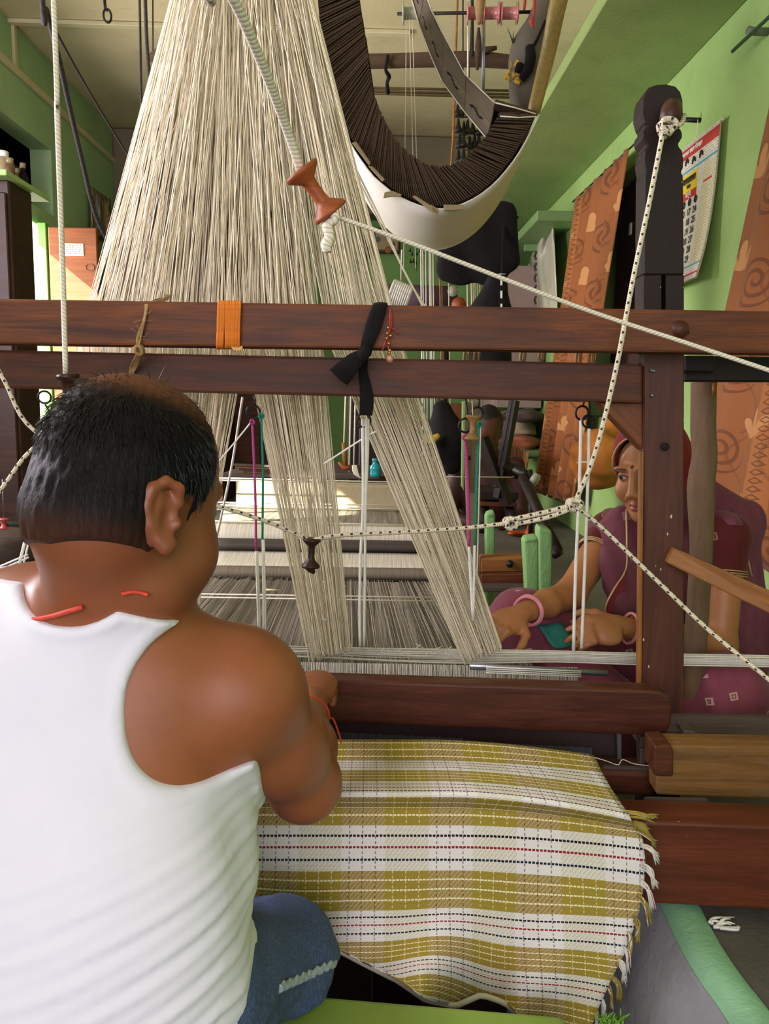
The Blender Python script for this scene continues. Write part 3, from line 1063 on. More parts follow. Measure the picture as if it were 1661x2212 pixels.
for s in (-1, 1):
    MB_.add(*ball(H(0.044 * s, 0.055, -0.060), (0.026, 0.034, 0.034), HA), k=0.025)     # cheeks
    MB_.add(*ball(H(0.024 * s, 0.077, 0.020), (0.025, 0.012, 0.010), HA), k=0.014)      # brow
    MB_.add(*ball(H(0.030 * s, 0.098, -0.004), (0.019, 0.014, 0.012), HA), k=0.008, mode='s')  # eye socket
    MB_.add(*ball(H(0.030 * s, 0.080, -0.004), 0.0125), k=0.003)                          # eye
    MB_.add(*ball(H(0.012 * s, 0.100, -0.044), (0.011, 0.012, 0.009), HA), k=0.008)       # nostril wing
MB_.add(*limb(H(0, 0.092, 0.010), H(0, 0.106, -0.036), 0.009, 0.0115), k=0.012)
MB_.add(*ball(H(0, 0.094, -0.072), (0.024, 0.012, 0.0065), HA), k=0.006)
MB_.add(*ball(H(0, 0.092, -0.084), (0.021, 0.012, 0.0075), HA), k=0.006)


def ear(F, s):
    c = H(0.076 * s, -0.026, -0.036)
    out = n3(hr * s * 0.80 - hf * 0.55)          # ear stands off the head, backwards
    up = n3(hu + hf * -0.18)
    fr = n3(np.cross(up, out) * s)
    fr = fr if fr @ hf > 0 else -fr
    es = 0.98
    A = (out / es, fr / es, up / es)
    q = lambda a, b, d: c + (out * a + fr * b + up * d) * es
    F.add(*ball(q(0.004, -0.006, 0.0), (0.008, 0.017, 0.030), A), k=0.008)
    rim = [(0.004, 0.012, 0.014), (0.010, 0.008, 0.029), (0.013, -0.006, 0.034), (0.015, -0.019, 0.025), (0.015, -0.023, 0.006), (0.012, -0.017, -0.012), (0.008, -0.007, -0.026), (0.007, 0.002, -0.033), (0.005, 0.008, -0.026)]
    for a, b in zip(rim[:-1], rim[1:]):
        F.add(*limb(q(*a), q(*b), 0.0052, 0.0052), k=0.004)
    F.add(*ball(q(0.007, 0.001, -0.029), (0.006, 0.010, 0.011), A), k=0.006)              # lobe
    F.add(*limb(q(0.010, -0.010, 0.020), q(0.010, -0.012, -0.010), 0.0042, 0.0042), k=0.005)  # inner fold
    F.add(*ball(q(0.016, 0.001, -0.004), (0.010, 0.0085, 0.014), A), k=0.004, mode='s')   # concha
    F.add(*ball(q(0.006, 0.011, -0.007), (0.006, 0.005, 0.007), A), k=0.004)              # tragus


ear(MB_, 1)
ear(MB_, -1)
# thighs and shins (inside the shorts and down in the pit)
HPR = HIP + np.array((0.105, 0.03, 0.03))
HPL = HIP + np.array((-0.105, 0.03, 0.03))
KNR = np.array(P(606, 2062, 0.975))
KNL = np.array((HPL[0] - 0.06, KNR[1], KNR[2]))
for hp, kn, sx in ((HPR, KNR, 1), (HPL, KNL, -1)):
    MB_.add(*limb(hp, kn, 0.080, 0.056), k=0.04)
    sh_y = kn[1] - 0.02 - (0.07 if sx < 0 else 0.0)
    ft = np.array((kn[0] - (0.30 if sx > 0 else 0.20) * sx, sh_y, 0.055))
    MB_.add(*limb(kn + np.array((0, 0, -0.03)), ft, 0.050, 0.032), k=0.02)
    MB_.add(*limb(ft, ft + np.array((-0.10 * sx, -0.06, -0.012)), 0.034, 0.026), k=0.02)


def man_tint(v):
    d = v - HC
    a, b, c = d @ hr / HS, d @ hf / HS, d @ hu / HS
    col = np.tile(np.array(SKIN), (len(v), 1))
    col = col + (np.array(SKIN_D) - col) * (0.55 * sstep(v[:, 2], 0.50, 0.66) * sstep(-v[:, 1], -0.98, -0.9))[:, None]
    m = np.clip(1 - ((a / 0.024) ** 2 + ((b - 0.10) / 0.02) ** 2 + ((c + 0.078) / 0.014) ** 2), 0, 1)
    col = col + (np.array(LIPS) - col) * (m ** 0.5)[:, None]
    nail = np.array(lin('#b98c78')[:3])
    return np.concatenate([col, np.ones((len(v), 1))], 1)


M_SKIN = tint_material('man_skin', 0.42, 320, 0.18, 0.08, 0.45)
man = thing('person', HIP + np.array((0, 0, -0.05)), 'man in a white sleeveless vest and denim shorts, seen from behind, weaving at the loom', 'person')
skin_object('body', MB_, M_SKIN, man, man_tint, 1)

# ---- hair: a cap over the skull, thin on the crown
HF_ = Field(axis_coords([(HC[0] - 0.14, HC[0] + 0.14, 0.0030)]), axis_coords([(HC[1] - 0.15, HC[1] + 0.14, 0.0030)]), axis_coords([(HC[2] - 0.15, HC[2] + 0.15, 0.0030)]))
HF_.add(*ball(H(0, -0.014, 0.030), (0.0815, 0.103, 0.087), HA), k=0.02)
HF_.add(*ball(H(0, -0.034, -0.018), (0.079, 0.084, 0.080), HA), k=0.02)
HF_.add(*ball(H(0, -0.046, -0.050), (0.073, 0.072, 0.066), HA), k=0.02)
X_, Y_, Z_ = HF_.grid(tuple(slice(0, len(a)) for a in HF_.ax))
la = (X_ - HC[0]) * hr[0] + (Y_ - HC[1]) * hr[1] + (Z_ - HC[2]) * hr[2]
la = la / HS
lb = (X_ - HC[0]) * hf[0] + (Y_ - HC[1]) * hf[1] + (Z_ - HC[2]) * hf[2]
lb = lb / HS
lc = (X_ - HC[0]) * hu[0] + (Y_ - HC[1]) * hu[1] + (Z_ - HC[2]) * hu[2]
lc = lc / HS
# hair line: high on the forehead, round the ear, straight at the nape
line_front = lb - (0.036 - 0.35 * np.clip(lc - 0.045, 0, 1) + 0.15 * np.clip(0.02 - lc, 0, 0.06))
line_nape = -(lc + 0.092 - 0.28 * np.clip(la - 0.01, 0, 1)) - 0.06 * np.clip(lb + 0.02, -1, 1)
round_ear = np.minimum(-(lc + 0.004 + 0.5 * np.clip(-lb + 0.010, 0, 1) * 0.3), lb + 0.038 + 0.35 * (lc + 0.03))   # skin round and behind the ear
side_burn = np.maximum(np.abs(lb - 0.024) - 0.011, -(lc + 0.048))
cut = np.maximum(line_front, np.maximum(line_nape, np.minimum(round_ear, side_burn)))
wob = 0.0016 * np.sin(la * 420 + lb * 150) * np.sin(lc * 90 + lb * 330)
HF_.f = np.maximum(HF_.f + wob, cut).astype(np.float32)


def hair_tint(v):
    d = v - HC
    a, b, c = d @ hr / HS, d @ hf / HS, d @ hu / HS
    col = np.tile(np.array(lin('#0d0b0c')[:3]), (len(v), 1))
    thin = np.clip(1 - (((a - 0.0) / 0.074) ** 2 + ((b + 0.010) / 0.098) ** 2), 0, 1) * sstep(c, 0.045, 0.095)
    thin = np.clip(thin * 2.2, 0, 0.80)
    fade = 0.75 * sstep(-c, 0.040, 0.088)
    col = col + (np.array(lin('#6e452c')[:3]) - col) * thin[:, None]
    col = col + (np.array(lin('#4a2c1e')[:3]) - col) * fade[:, None]
    return np.concatenate([col, np.ones((len(v), 1))], 1)


t = NT('man_hair')
_at = t.n('ShaderNodeAttribute', attribute_name='tint')
_st = t.noise(t.coord('Object', (300, 300, 60), rot=(0.3, 0.9, 0.4)), 1.0, 4, 0.7, 0.6)
_c = t.mix(t.math('MULTIPLY', t.ramp(_st, [(0.52, 0), (0.75, 1)]), 0.22), _at.outputs['Color'], '#35302f')  # grey noise in the colour adds to the hair's sheen
M_HAIR = t.done(_c, 0.5, 0, _st, 0.75, 0.0022, 0.12)
hair = skin_object('hair', HF_, M_HAIR, man, hair_tint, 1, label='black short hair, thinning on the crown')

# short strands that break the outline and show the comb of the hair
hs = Geo()
hrng = random.Random(11)
cnt = 0
while cnt < 2600:
    th, ph = hrng.uniform(0, 2 * math.pi), math.acos(hrng.uniform(-0.75, 1))
    n_ = np.array((math.sin(ph) * math.cos(th), math.sin(ph) * math.sin(th), math.cos(ph)))
    a, b, c = 0.080 * n_[0], -0.016 + 0.101 * n_[1], 0.024 + 0.088 * n_[2]
    if c < 0.0:
        a, b = 0.079 * n_[0], -0.034 + 0.083 * n_[1]
    if b > 0.026 - 0.35 * max(0, c - 0.045) or c < -0.082 - 0.06 * (b + 0.02) + 0.28 * max(0, a - 0.01):
        continue
    if c < -0.0 and b > -0.032 - 0.35 * (c + 0.03):
        continue
    tn = 1 - ((a / 0.070) ** 2 + ((b + 0.010) / 0.094) ** 2)
    if c > 0.055 and tn > 0 and hrng.random() < 0.5 + tn * 0.5:
        continue
    cnt += 1
    root = H(a, b, c)
    nn = n3(hr * n_[0] + hf * n_[1] + hu * n_[2])
    flow = n3(-hu * 0.9 + hf * 0.25 + hr * hrng.uniform(-0.3, 0.3) + hf * hrng.uniform(-0.25, 0.25))
    flow = n3(flow - nn * (flow @ nn) + nn * 0.22)
    ln = hrng.uniform(0.014, 0.026)
    hs.tube([root - nn * 0.002, root + flow * ln * 0.55 + nn * 0.0012, root + flow * ln], [0.0005, 0.00045, 0.0001], 3, cap=False)
hs.build('hair_strands', plain('hair_strand_black', '#141112', 0.35, 0.3, 400, spec=0.6), hair, kind='stuff')

# ---- vest
VF = Field(axis_coords([(-0.72, -0.44, 0.010), (-0.44, -0.06, 0.0042), (-0.06, 0.02, 0.008)]),
           axis_coords([(0.55, 0.86, 0.0042), (0.86, 1.08, 0.009)]),
           axis_coords([(-0.06, 0.10, 0.006), (0.10, 0.68, 0.0042)]))
torso(VF, 0.032)                              # where the vest may lie


def resampled(F, axs):
    a = F.f
    for k in range(3):
        g_ = np.clip(np.searchsorted(F.ax[k], axs[k]) - 1, 0, len(F.ax[k]) - 2)
        w = np.clip((axs[k] - F.ax[k][g_]) / (F.ax[k][g_ + 1] - F.ax[k][g_]), 0, 1)
        sh_ = [1, 1, 1]
        sh_[k] = len(w)
        w = w.reshape(sh_)
        a = np.take(a, g_, axis=k) * (1 - w) + np.take(a, g_ + 1, axis=k) * w
    return a.astype(np.float32)


VF.f = np.maximum(resampled(MB_, VF.ax) - 0.006, VF.f).astype(np.float32)
X_, Y_, Z_ = VF.grid(tuple(slice(0, len(a)) for a in VF.ax))
# soft pulled folds, stronger towards the right flank and the waist
px_ = np.clip((X_ + 0.42) / 0.28, 0, 1)
amp = (0.0006 + 0.0021 * px_ ** 1.3) * np.clip((0.40 - Z_) / 0.12, 0, 1)
w_ = Z_ - 0.42 * px_ ** 2 * 0.16 + 0.05 * np.sin(X_ * 9 + 0.7) * 0.4
fold = np.sin(w_ * 330 + 1.6 * np.sin(X_ * 17 + Z_ * 6)) * 0.7 + np.sin(w_ * 190 + 2.0 + X_ * 11) * 0.5
VF.f = VF.f + (-amp * fold).astype(np.float32)
diag = (X_ - (-0.255)) * 0.80 + (Z_ - 0.50) * 0.60
VF.f = VF.f + (0.0022 * np.exp(-(diag / 0.010) ** 2) * np.clip((0.53 - Z_) / 0.05, 0, 1) * np.clip((Z_ - 0.38) / 0.05, 0, 1)).astype(np.float32)


def cut_cyl(cx, cz, rx, rz, tilt=0.0, p=2.0, back_only=False):
    ux = (X_ - cx) * math.cos(tilt) + (Z_ - cz) * math.sin(tilt)
    uz = -(X_ - cx) * math.sin(tilt) + (Z_ - cz) * math.cos(tilt)
    k = (np.abs(ux / rx) ** p + np.abs(uz / rz) ** p) ** (1 / p)
    return ((k - 1) * min(rx, rz)).astype(np.float32)


AC = P(470, 1515, 0.78)
_dip = 5.0 * np.clip(X_ - (AC.x + 0.036), 0, 1)
arm_cut = np.where(X_ > AC.x + 0.03, np.maximum(Z_ - AC.z - 0.090, AC.z - 0.082 - _dip - Z_), cut_cyl(AC.x + 0.010, AC.z, 0.100, 0.088, 0.12, 2.3)).astype(np.float32)
_dip = 1.5 * np.clip(SHL[0] - 0.045 - X_, 0, 1)
arm_cut2 = np.where(X_ < SHL[0] - 0.03, np.maximum(Z_ - AC.z - 0.090, AC.z - 0.086 - _dip - Z_), cut_cyl(SHL[0] - 0.01, AC.z, 0.100, 0.090, -0.12, 2.3)).astype(np.float32)
NC = P(158, 1216, 0.80)
neck_cut = cut_cyl(NC.x, NC.z + 0.008, 0.074, 0.066, 0.0, 2.2) + 0 * Y_
# neckline: deeper cut only above the collar curve, follows the trapezius
open_ = np.minimum(np.minimum(arm_cut, arm_cut2), neck_cut)
hem = np.exp(-((open_ - 0.008) / 0.0045) ** 4) * 0.0016
VF.f = np.maximum(VF.f - hem, -open_)
VF.f = np.maximum(VF.f, (0.035 - Z_)).astype(np.float32)
sA, sB, sT = P(300, 1281, 0.84), P(402, 1322, 0.84), P(20, 1262, 0.82)
top_line = sA.z + (sB.z - sA.z) * (X_ - sA.x) / (sB.x - sA.x)
VF.f = np.maximum(VF.f, np.where(X_ > sA.x, Z_ - np.maximum(top_line, sB.z - 0.012), Z_ - sT.z))
VF.f = np.maximum(VF.f, X_ - P(560, 1670, 0.85).x).astype(np.float32)
t = NT('white_cotton')
_w = t.noise(t.coord('Object', (900, 900, 320)), 1.0, 2)
_b = t.noise(t.coord('Object'), 8, 3)
M_VEST = t.done(t.mix(_b, '#d4d5e2', '#e2e2ea'), 0.85, 0, _w, 0.12, 0.0006, 0.2)
skin_object('vest', VF, M_VEST, man, None, 1, label='white sleeveless cotton vest')

# ---- shorts
SF = Field(axis_coords([(-0.72, -0.30, 0.010), (-0.30, 0.02, 0.005)]), axis_coords([(0.58, 1.22, 0.006)]), axis_coords([(-0.03, 0.30, 0.0055)]))
SF.add(*ball(HIP + np.array((0, 0.03, 0.02)), (0.176, 0.126, 0.12)), k=0.05)
for hp, kn in ((HPR, KNR), (HPL, KNL)):
    SF.add(*limb(hp, kn, 0.094, 0.068), k=0.05)
    SF.add(*limb(kn, kn + np.array((-0.02, 0.0, -0.055)), 0.068, 0.062), k=0.03)
    sx = 1 if kn is KNR else -1
    SF.add(*limb(kn + np.array((0, 0, -0.03)), np.array((kn[0] - 0.20 * sx, kn[1] - 0.02 - (0.05 if sx < 0 else 0), 0.062)), 0.074, 0.064), k=0.03)
X_, Y_, Z_ = SF.grid(tuple(slice(0, len(a)) for a in SF.ax))
SF.f = SF.f + (0.0022 * np.sin(X_ * 120 + Z_ * 160 + 2 * np.sin(Y_ * 20)) * np.sin(Y_ * 40 + X_ * 30)).astype(np.float32)


def sight(F, px, py, y0=0.7, y1=1.3):
    r = ray(px, py)
    for yy in np.arange(y0, y1, 0.002):
        p = CAM + r * (yy / r.y)
        ii = [int(np.clip(np.searchsorted(a, c), 0, len(a) - 1)) for a, c in zip(F.ax, p)]
        if F.f[tuple(ii)] < 0.0:
            return np.array(p)
    return np.array(CAM + r * 1.05)


hA, hB = sight(SF, 606, 2132), sight(SF, 692, 2094)           # the turned-up hem runs from hA to hB across the thigh
h_n = n3(np.cross(hB - hA, np.array(ray(650, 2110))))
h_n = h_n if h_n[2] < 0 else -h_n
below = (X_ - hA[0]) * h_n[0] + (Y_ - hA[1]) * h_n[1] + (Z_ - hA[2]) * h_n[2]
leg_r = (X_ > hA[0] - 0.02) & (Y_ > 0.82)
SF.f = (SF.f + 0.007 * (leg_r & (below > 0))).astype(np.float32)      # lining below the turned hem
SF.f = np.maximum(SF.f, 0.008 - Z_).astype(np.float32)
t = NT('blue_denim')
_d = t.noise(t.coord('Object', (500, 500, 130), rot=(0.2, 0.3, 0.7)), 1.0, 3, 0.6)
_e = t.noise(t.coord('Object'), 9, 4)
_c = t.mix(_e, '#26365a', '#384c74')
M_DENIM = t.done(t.mix(t.math('MULTIPLY', t.ramp(_d, [(0.45, 0), (0.65, 1)]), 0.35), _c, '#71839a'), 0.85, 0, _d, 0.3, 0.001)
shorts = skin_object('shorts', SF, M_DENIM, man, None, 1, label='blue denim shorts with a frayed pale hem')
HE = Field(axis_coords([(hA[0] - 0.02, KNR[0] + 0.12, 0.003)]), axis_coords([(0.82, KNR[1] + 0.11, 0.003)]), axis_coords([(0.0, 0.22, 0.003)]))
HE.add(*ball(HIP + np.array((0, 0.02, 0.03)), (0.186, 0.136, 0.13)), k=0.05)
HE.add(*limb(HPR, KNR, 0.094, 0.068), k=0.05)
HE.add(*limb(KNR, KNR + np.array((-0.02, 0.0, -0.055)), 0.068, 0.062), k=0.03)
X_, Y_, Z_ = HE.grid(tuple(slice(0, len(a)) for a in HE.ax))
below = (X_ - hA[0]) * h_n[0] + (Y_ - hA[1]) * h_n[1] + (Z_ - hA[2]) * h_n[2]
slab = np.abs(below + 0.0015 * np.sin(X_ * 300 + Y_ * 260)) - 0.0045
HE.f = np.maximum(HE.f - 0.0026 + 0 * Z_, slab).astype(np.float32)
skin_object('frayed_hem', HE, plain('frayed_denim', '#a9b6c2', 0.9, 0.3, 200), shorts, None, 0)

# ---- threads worn at the neck and wrist
M_ORANGE = plain('orange_red_thread', '#d4452f', 0.7, 0.2, 200)


def hit(F, px, py, out=0.0015, y0=0.56, y1=1.4):
    """first point of a field's skin along the sight line of a pixel"""
    r = ray(px, py)
    prev = None
    for yy in np.arange(y0, y1, 0.002):
        p = CAM + r * (yy / r.y)
        ii = [int(np.clip(np.searchsorted(a, c), 0, len(a) - 1)) for a, c in zip(F.ax, p)]
        if F.f[tuple(ii)] < 0.0:
            return p - r.normalized() * out
        prev = p
    return prev


nk = [hit(MB_, x, y, 0.004) for x, y in ((-70, 1326), (-20, 1334), (30, 1340), (75, 1338), (110, 1332), (150, 1320), (178, 1311))]
nk2 = [hit(MB_, x, y, 0.003) for x, y in ((262, 1284), (285, 1279), (306, 1281), (320, 1286))]
# ------------------------------------------------------------------ the woman beside the loom
WC = np.array(P(1404, 1008, 1.90))
wr, wf, wu = frame(224, 14, -4)
WA_ = (wr, wf, wu)


def Wh(a, b, c):
    return WC + wr * a + wf * b + wu * c


wNB = np.array(P(1432, 1135, 1.97))
wSR = np.array(P(1318, 1150, 2.03))
wSL = np.array(P(1568, 1160, 1.84))
wCH = np.array(P(1440, 1240, 1.97))
wHP = np.array(P(1455, 1440, 2.02))
wER = np.array(P(1232, 1284, 1.88))
wWR = np.array(P(1120, 1328, 1.72))
wEL = np.array(P(1556, 1395, 1.78))
wWL = np.array(P(1332, 1352, 1.70))
wK1 = np.array(P(1128, 1348, 1.88))
wK2 = np.array(P(1556, 1512, 1.68))
WF = Field(axis_coords([(0.25, 0.42, 0.0040), (0.42, 0.62, 0.0036), (0.62, 0.74, 0.0024), (0.74, 1.02, 0.0045)]),
           axis_coords([(1.50, 1.74, 0.0036), (1.74, 1.90, 0.0024), (1.90, 2.25, 0.0055)]),
           axis_coords([(0.0, 0.24, 0.0060), (0.24, 0.36, 0.0034), (0.36, 0.52, 0.0050), (0.52, 0.80, 0.0024)]))


def wtorso(F, g=0.0):
    up = n3(wNB - wHP)
    rt = n3(wSL - wSR)
    fw = np.cross(up, rt)
    rt = np.cross(fw, up)
    A = (rt, fw, up)
    F.add(*ball(wCH, (0.135 + g, 0.090 + g, 0.15 + g), A), k=0.04)
    F.add(*ball(wHP + np.array((0, 0, 0.05)), (0.145 + g, 0.11 + g, 0.15 + g), A), k=0.05)
    F.add(*ball(wCH + np.cross(rt, up) * 0.055, (0.11 + g, 0.06 + g, 0.08 + g), A), k=0.04)
    F.add(*limb(wNB + np.array((0, 0, -0.012)), wSR, 0.044 + g, 0.046 + g), k=0.04)
    F.add(*limb(wNB + np.array((0, 0, -0.012)), wSL, 0.044 + g, 0.046 + g), k=0.04)


wtorso(WF)
for sh, el, wr_ in ((wSR, wER, wWR), (wSL, wEL, wWL)):
    WF.add(*limb(sh, el, 0.046, 0.036), k=0.03)
    WF.add(*limb(el, el * 0.55 + wr_ * 0.45, 0.036, 0.033), k=0.02)
    WF.add(*limb(el * 0.5 + wr_ * 0.5, wr_, 0.032, 0.0215), k=0.02)
hand(WF, wWL, P(1248, 1372, 1.655) - P(1332, 1352, 1.70), (-0.05, -0.72, 0.68), (0.1, 0.75, 0.65), 0.90, (0.08, 0.30, 0.42, 0.5), 0.5, rf=0.0080)
hand(WF, wWR, P(1052, 1366, 1.66) - P(1120, 1328, 1.72), (-0.2, -0.5, 0.85), (0.6, -0.5, -0.2), 0.90, (0.35, 0.4, 0.45, 0.5), 0.3, rf=0.0080)
WF.add(*limb(wNB, Wh(0, -0.02, -0.075), 0.050, 0.046), k=0.03)
WF.add(*ball(Wh(0, -0.012, 0.030), (0.072, 0.092, 0.082), WA_), k=0.02)
WF.add(*ball(Wh(0, 0.040, -0.028), (0.057, 0.050, 0.080), WA_), k=0.02)
WF.add(*ball(Wh(0, 0.048, -0.086), (0.040, 0.042, 0.030), WA_), k=0.022)
WF.add(*ball(Wh(0, 0.082, -0.101), (0.016, 0.014, 0.014), WA_), k=0.018)
for s in (-1, 1):
    WF.add(*ball(Wh(0.038 * s, 0.060, -0.040), (0.024, 0.028, 0.026), WA_), k=0.022)
    WF.add(*ball(Wh(0.027 * s, 0.084, 0.020), (0.024, 0.010, 0.008), WA_), k=0.012)
    WF.add(*ball(Wh(0.029 * s, 0.096, 0.000), (0.018, 0.012, 0.011), WA_), k=0.007, mode='s')
    WF.add(*ball(Wh(0.029 * s, 0.0775, 0.000), (0.0135, 0.0125, 0.0125), WA_), k=0.002)
    WF.add(*limb(Wh(0.017 * s, 0.087, 0.0035), Wh(0.042 * s, 0.079, 0.0035), 0.0036, 0.0030), k=0.003)   # upper lid
    WF.add(*ball(Wh(0.0115 * s, 0.098, -0.043), (0.009, 0.010, 0.0075), WA_), k=0.006)
WF.add(*limb(Wh(0, 0.088, 0.012), Wh(0, 0.106, -0.036), 0.0075, 0.0105), k=0.011)
WF.add(*limb(Wh(-0.019, 0.082, -0.0685), Wh(0.0, 0.093, -0.0660), 0.0042, 0.0060), k=0.004)
WF.add(*limb(Wh(0.019, 0.082, -0.0685), Wh(0.0, 0.093, -0.0660), 0.0042, 0.0060), k=0.004)
WF.add(*ball(Wh(0, 0.0895, -0.0775), (0.0165, 0.0085, 0.0058), WA_), k=0.004)


def woman_tint(v):
    d = v - WC
    a, b, c = d @ wr, d @ wf, d @ wu
    face = (b > 0.02)
    col = np.tile(np.array(lin('#a66f45')[:3]), (len(v), 1))

    def paint(m, h, amt=1.0):
        nonlocal col
        m = np.clip(m, 0, 1) * amt * face
        col = col + (np.array(lin(h)[:3]) - col) * m[:, None]
    el = lambda x, y, rx, ry: sstep(1 - ((a - x) / rx) ** 2 - ((c - y) / ry) ** 2, 0.0, 0.35)
    for s in (-1, 1):
        x = 0.0295 * s
        brow_c = 0.0185 + 0.0035 * (1 - ((np.abs(a) - 0.03) / 0.018) ** 2)
        paint(sstep(0.0026 - np.abs(c - brow_c), 0, 0.0012) * sstep(0.021 - np.abs(np.abs(a) - 0.031), 0, 0.006) * (a * s > 0), '#1c100b', 0.9)
        paint(el(x, 0.0018, 0.0165, 0.0062), '#2a1710', 0.75)
        paint(el(x, -0.0012, 0.0135, 0.0040), '#d8cfc4', 0.85)
        paint(el(x + 0.003 * s, -0.0010, 0.0058, 0.0058), '#120a08', 1.0)
        paint(sstep(0.0019 - np.abs(c - 0.0032 + 10 * (a - x) ** 2), 0, 0.001) * (np.abs(a - x) < 0.0165), '#120a08', 1.0)
    paint(el(0, -0.0665, 0.0215, 0.0062), '#8a4437', 0.85)
    paint(el(0, -0.0778, 0.0185, 0.0070), '#8f493c', 0.85)
    paint(sstep(0.0013 - np.abs(c + 0.0715), 0, 0.0008) * (np.abs(a) < 0.021), '#3a1712', 1.0)
    paint(el(0, 0.026, 0.0042, 0.0042), '#4a0d12', 1.0)
    hairm = sstep(c + 0.9 * np.abs(a), 0.088, 0.096)
    paint(hairm, '#140d0b')
    for tp, td in ():
        pass
    return np.concatenate([col, np.ones((len(v), 1))], 1)


M_WSKIN = tint_material('woman_skin', 0.45, 320, 0.12, 0.08, 0.4)
wom = thing('person', wHP + np.array((0, 0, -0.15)), 'woman in maroon veil and pink patterned skirt, bangles on both wrists, seated beyond the post', 'person')
skin_object('body', WF, M_WSKIN, wom, woman_tint, 1)


def motif_cloth(name, base, base2, motif, scale, red=None):
    t = NT(name)
    o = t.coord('Object', (scale, scale, scale), rot=(0.3, 0.2, 0.4))
    d = t.n('ShaderNodeTexVoronoi', feature='F1', distance='CHEBYCHEV')
    t.set(d.inputs['Vector'], o)
    d.inputs['Scale'].default_value = 1.0
    d.inputs['Randomness'].default_value = 0.25
    ds = d.outputs['Distance']
    blob = t.math('LESS_THAN', ds, 0.155)
    core = t.step(ds, 0.045, 0.085)
    n1 = t.noise(t.coord('Object'), 9, 4, 0.6)
    cr_ = t.noise(t.coord('Object', (30, 30, 5), rot=(0.5, 0.3, 0)), 1.0, 3, 0.6, 0.8)
    c = t.mix(n1, base2, base)
    c = t.mix(t.math('MULTIPLY', t.ramp(cr_, [(0.5, 0), (0.62, 1)]), 0.3), c, base2)
    c = t.mix(t.math('MULTIPLY', t.math('MULTIPLY', blob, t.math('SUBTRACT', 1.0, core)), 0.62), c, motif)
    wv = t.noise(t.coord('Object', (600, 600, 600)), 1.0, 1)
    return t.done(c, 0.75, 0, t.math('ADD', cr_, t.math('MULTIPLY', wv, 0.2)), 0.35, 0.004, 0.2, 0.1)


M_SKIRT = motif_cloth('pink_motif_cloth', '#8b4655', '#693040', '#d9b9a8', 19.0)
M_VEIL = motif_cloth('plum_veil_cloth', '#6e3040', '#4e1f2e', '#a9827c', 9.0)
M_VEILHEAD = plain('crimson_veil', '#7c1c26', 0.75, 0.2, 20)
M_BLOUSE = motif_cloth('maroon_blouse_cloth', '#5c1a1a', '#431111', '#a0705c', 17.0)
M_TRIM = plain('gold_edging', '#c2a071', 0.5, 0.2, 200, metal=0.3)

# blouse with short sleeves
BF = Field(axis_coords([(0.50, 1.02, 0.005)]), axis_coords([(1.66, 2.22, 0.006)]), axis_coords([(0.30, 0.62, 0.005)]))
wtorso(BF, 0.007)
BF.add(*limb(wSR, wSR * 0.62 + wER * 0.38, 0.054, 0.048), k=0.02)
BF.add(*limb(wSL, wSL * 0.66 + wEL * 0.34, 0.056, 0.049), k=0.02)
X_, Y_, Z_ = BF.grid(tuple(slice(0, len(a)) for a in BF.ax))
for sh, el, f in ((wSR, wER, 0.36), (wSL, wEL, 0.34)):
    ax_ = n3(el - sh)
    cpt = sh * (1 - f) + el * f
    pl = ((X_ - cpt[0]) * ax_[0] + (Y_ - cpt[1]) * ax_[1] + (Z_ - cpt[2]) * ax_[2])
    near = np.sqrt((X_ - cpt[0]) ** 2 + (Y_ - cpt[1]) ** 2 + (Z_ - cpt[2]) ** 2) - 0.085
    BF.f = np.maximum(BF.f, np.minimum(pl, -near)).astype(np.float32)
nk_ = np.sqrt(((X_ - wNB[0]) / 0.075) ** 2 + ((Y_ - wNB[1]) / 0.09) ** 2 + ((Z_ - wNB[2]) / 0.06) ** 2) * 0.07 - 0.07
BF.f = np.maximum(BF.f, -nk_).astype(np.float32)
blouse = skin_object('blouse', BF, M_BLOUSE, wom, None, 1, label='dark maroon short-sleeved blouse')


def around(c, axis, r, n=28, squash=1.0):
    axis = n3(axis)
    u_ = n3(np.cross(axis, (0.3, 0.2, 1)))
    v_ = np.cross(axis, u_)
    return [V(c + u_ * (r * math.cos(2 * math.pi * k / n)) + v_ * (r * squash * math.sin(2 * math.pi * k / n))) for k in range(n + 1)]


for k in range(3):
    for sh, el, f, rr in ((wSR, wER, 0.335, 0.0515), (wSL, wEL, 0.315, 0.052)):
        c = sh * (1 - f - 0.022 * k) + el * (f + 0.022 * k)
        tube('sleeve_trim', around(c, el - sh, rr), 0.0016, M_TRIM, blouse, 6)

# skirt over the crossed legs
KF = Field(axis_coords([(0.24, 1.06, 0.0058)]), axis_coords([(1.52, 2.26, 0.0062)]), axis_coords([(-0.02, 0.44, 0.0058)]))
KF.add(*ball(wHP + np.array((0, 0, -0.02)), (0.17, 0.15, 0.13)), k=0.06)
KF.add(*limb(wHP + np.array((-0.06, -0.02, 0.0)), wK1, 0.105, 0.070), k=0.05)
KF.add(*ball(wK1, 0.076), k=0.03)
KF.add(*limb(wHP + np.array((0.05, -0.06, 0.0)), wK2, 0.115, 0.096), k=0.05)
KF.add(*ball(wK2, (0.092, 0.095, 0.105)), k=0.03)
KF.add(*limb(wK1 + np.array((0.02, 0.0, -0.03)), wK2 + np.array((-0.20, 0.02, -0.07)), 0.075, 0.085), k=0.06)
KF.add(*limb(wK2 + np.array((0, 0, -0.08)), wK2 + np.array((-0.16, 0.05, -0.10)), 0.085, 0.085), k=0.05)
KF.add(*limb(wK1, wK1 + np.array((0.01, 0.02, -0.22)), 0.074, 0.10), k=0.05)
X_, Y_, Z_ = KF.grid(tuple(slice(0, len(a)) for a in KF.ax))
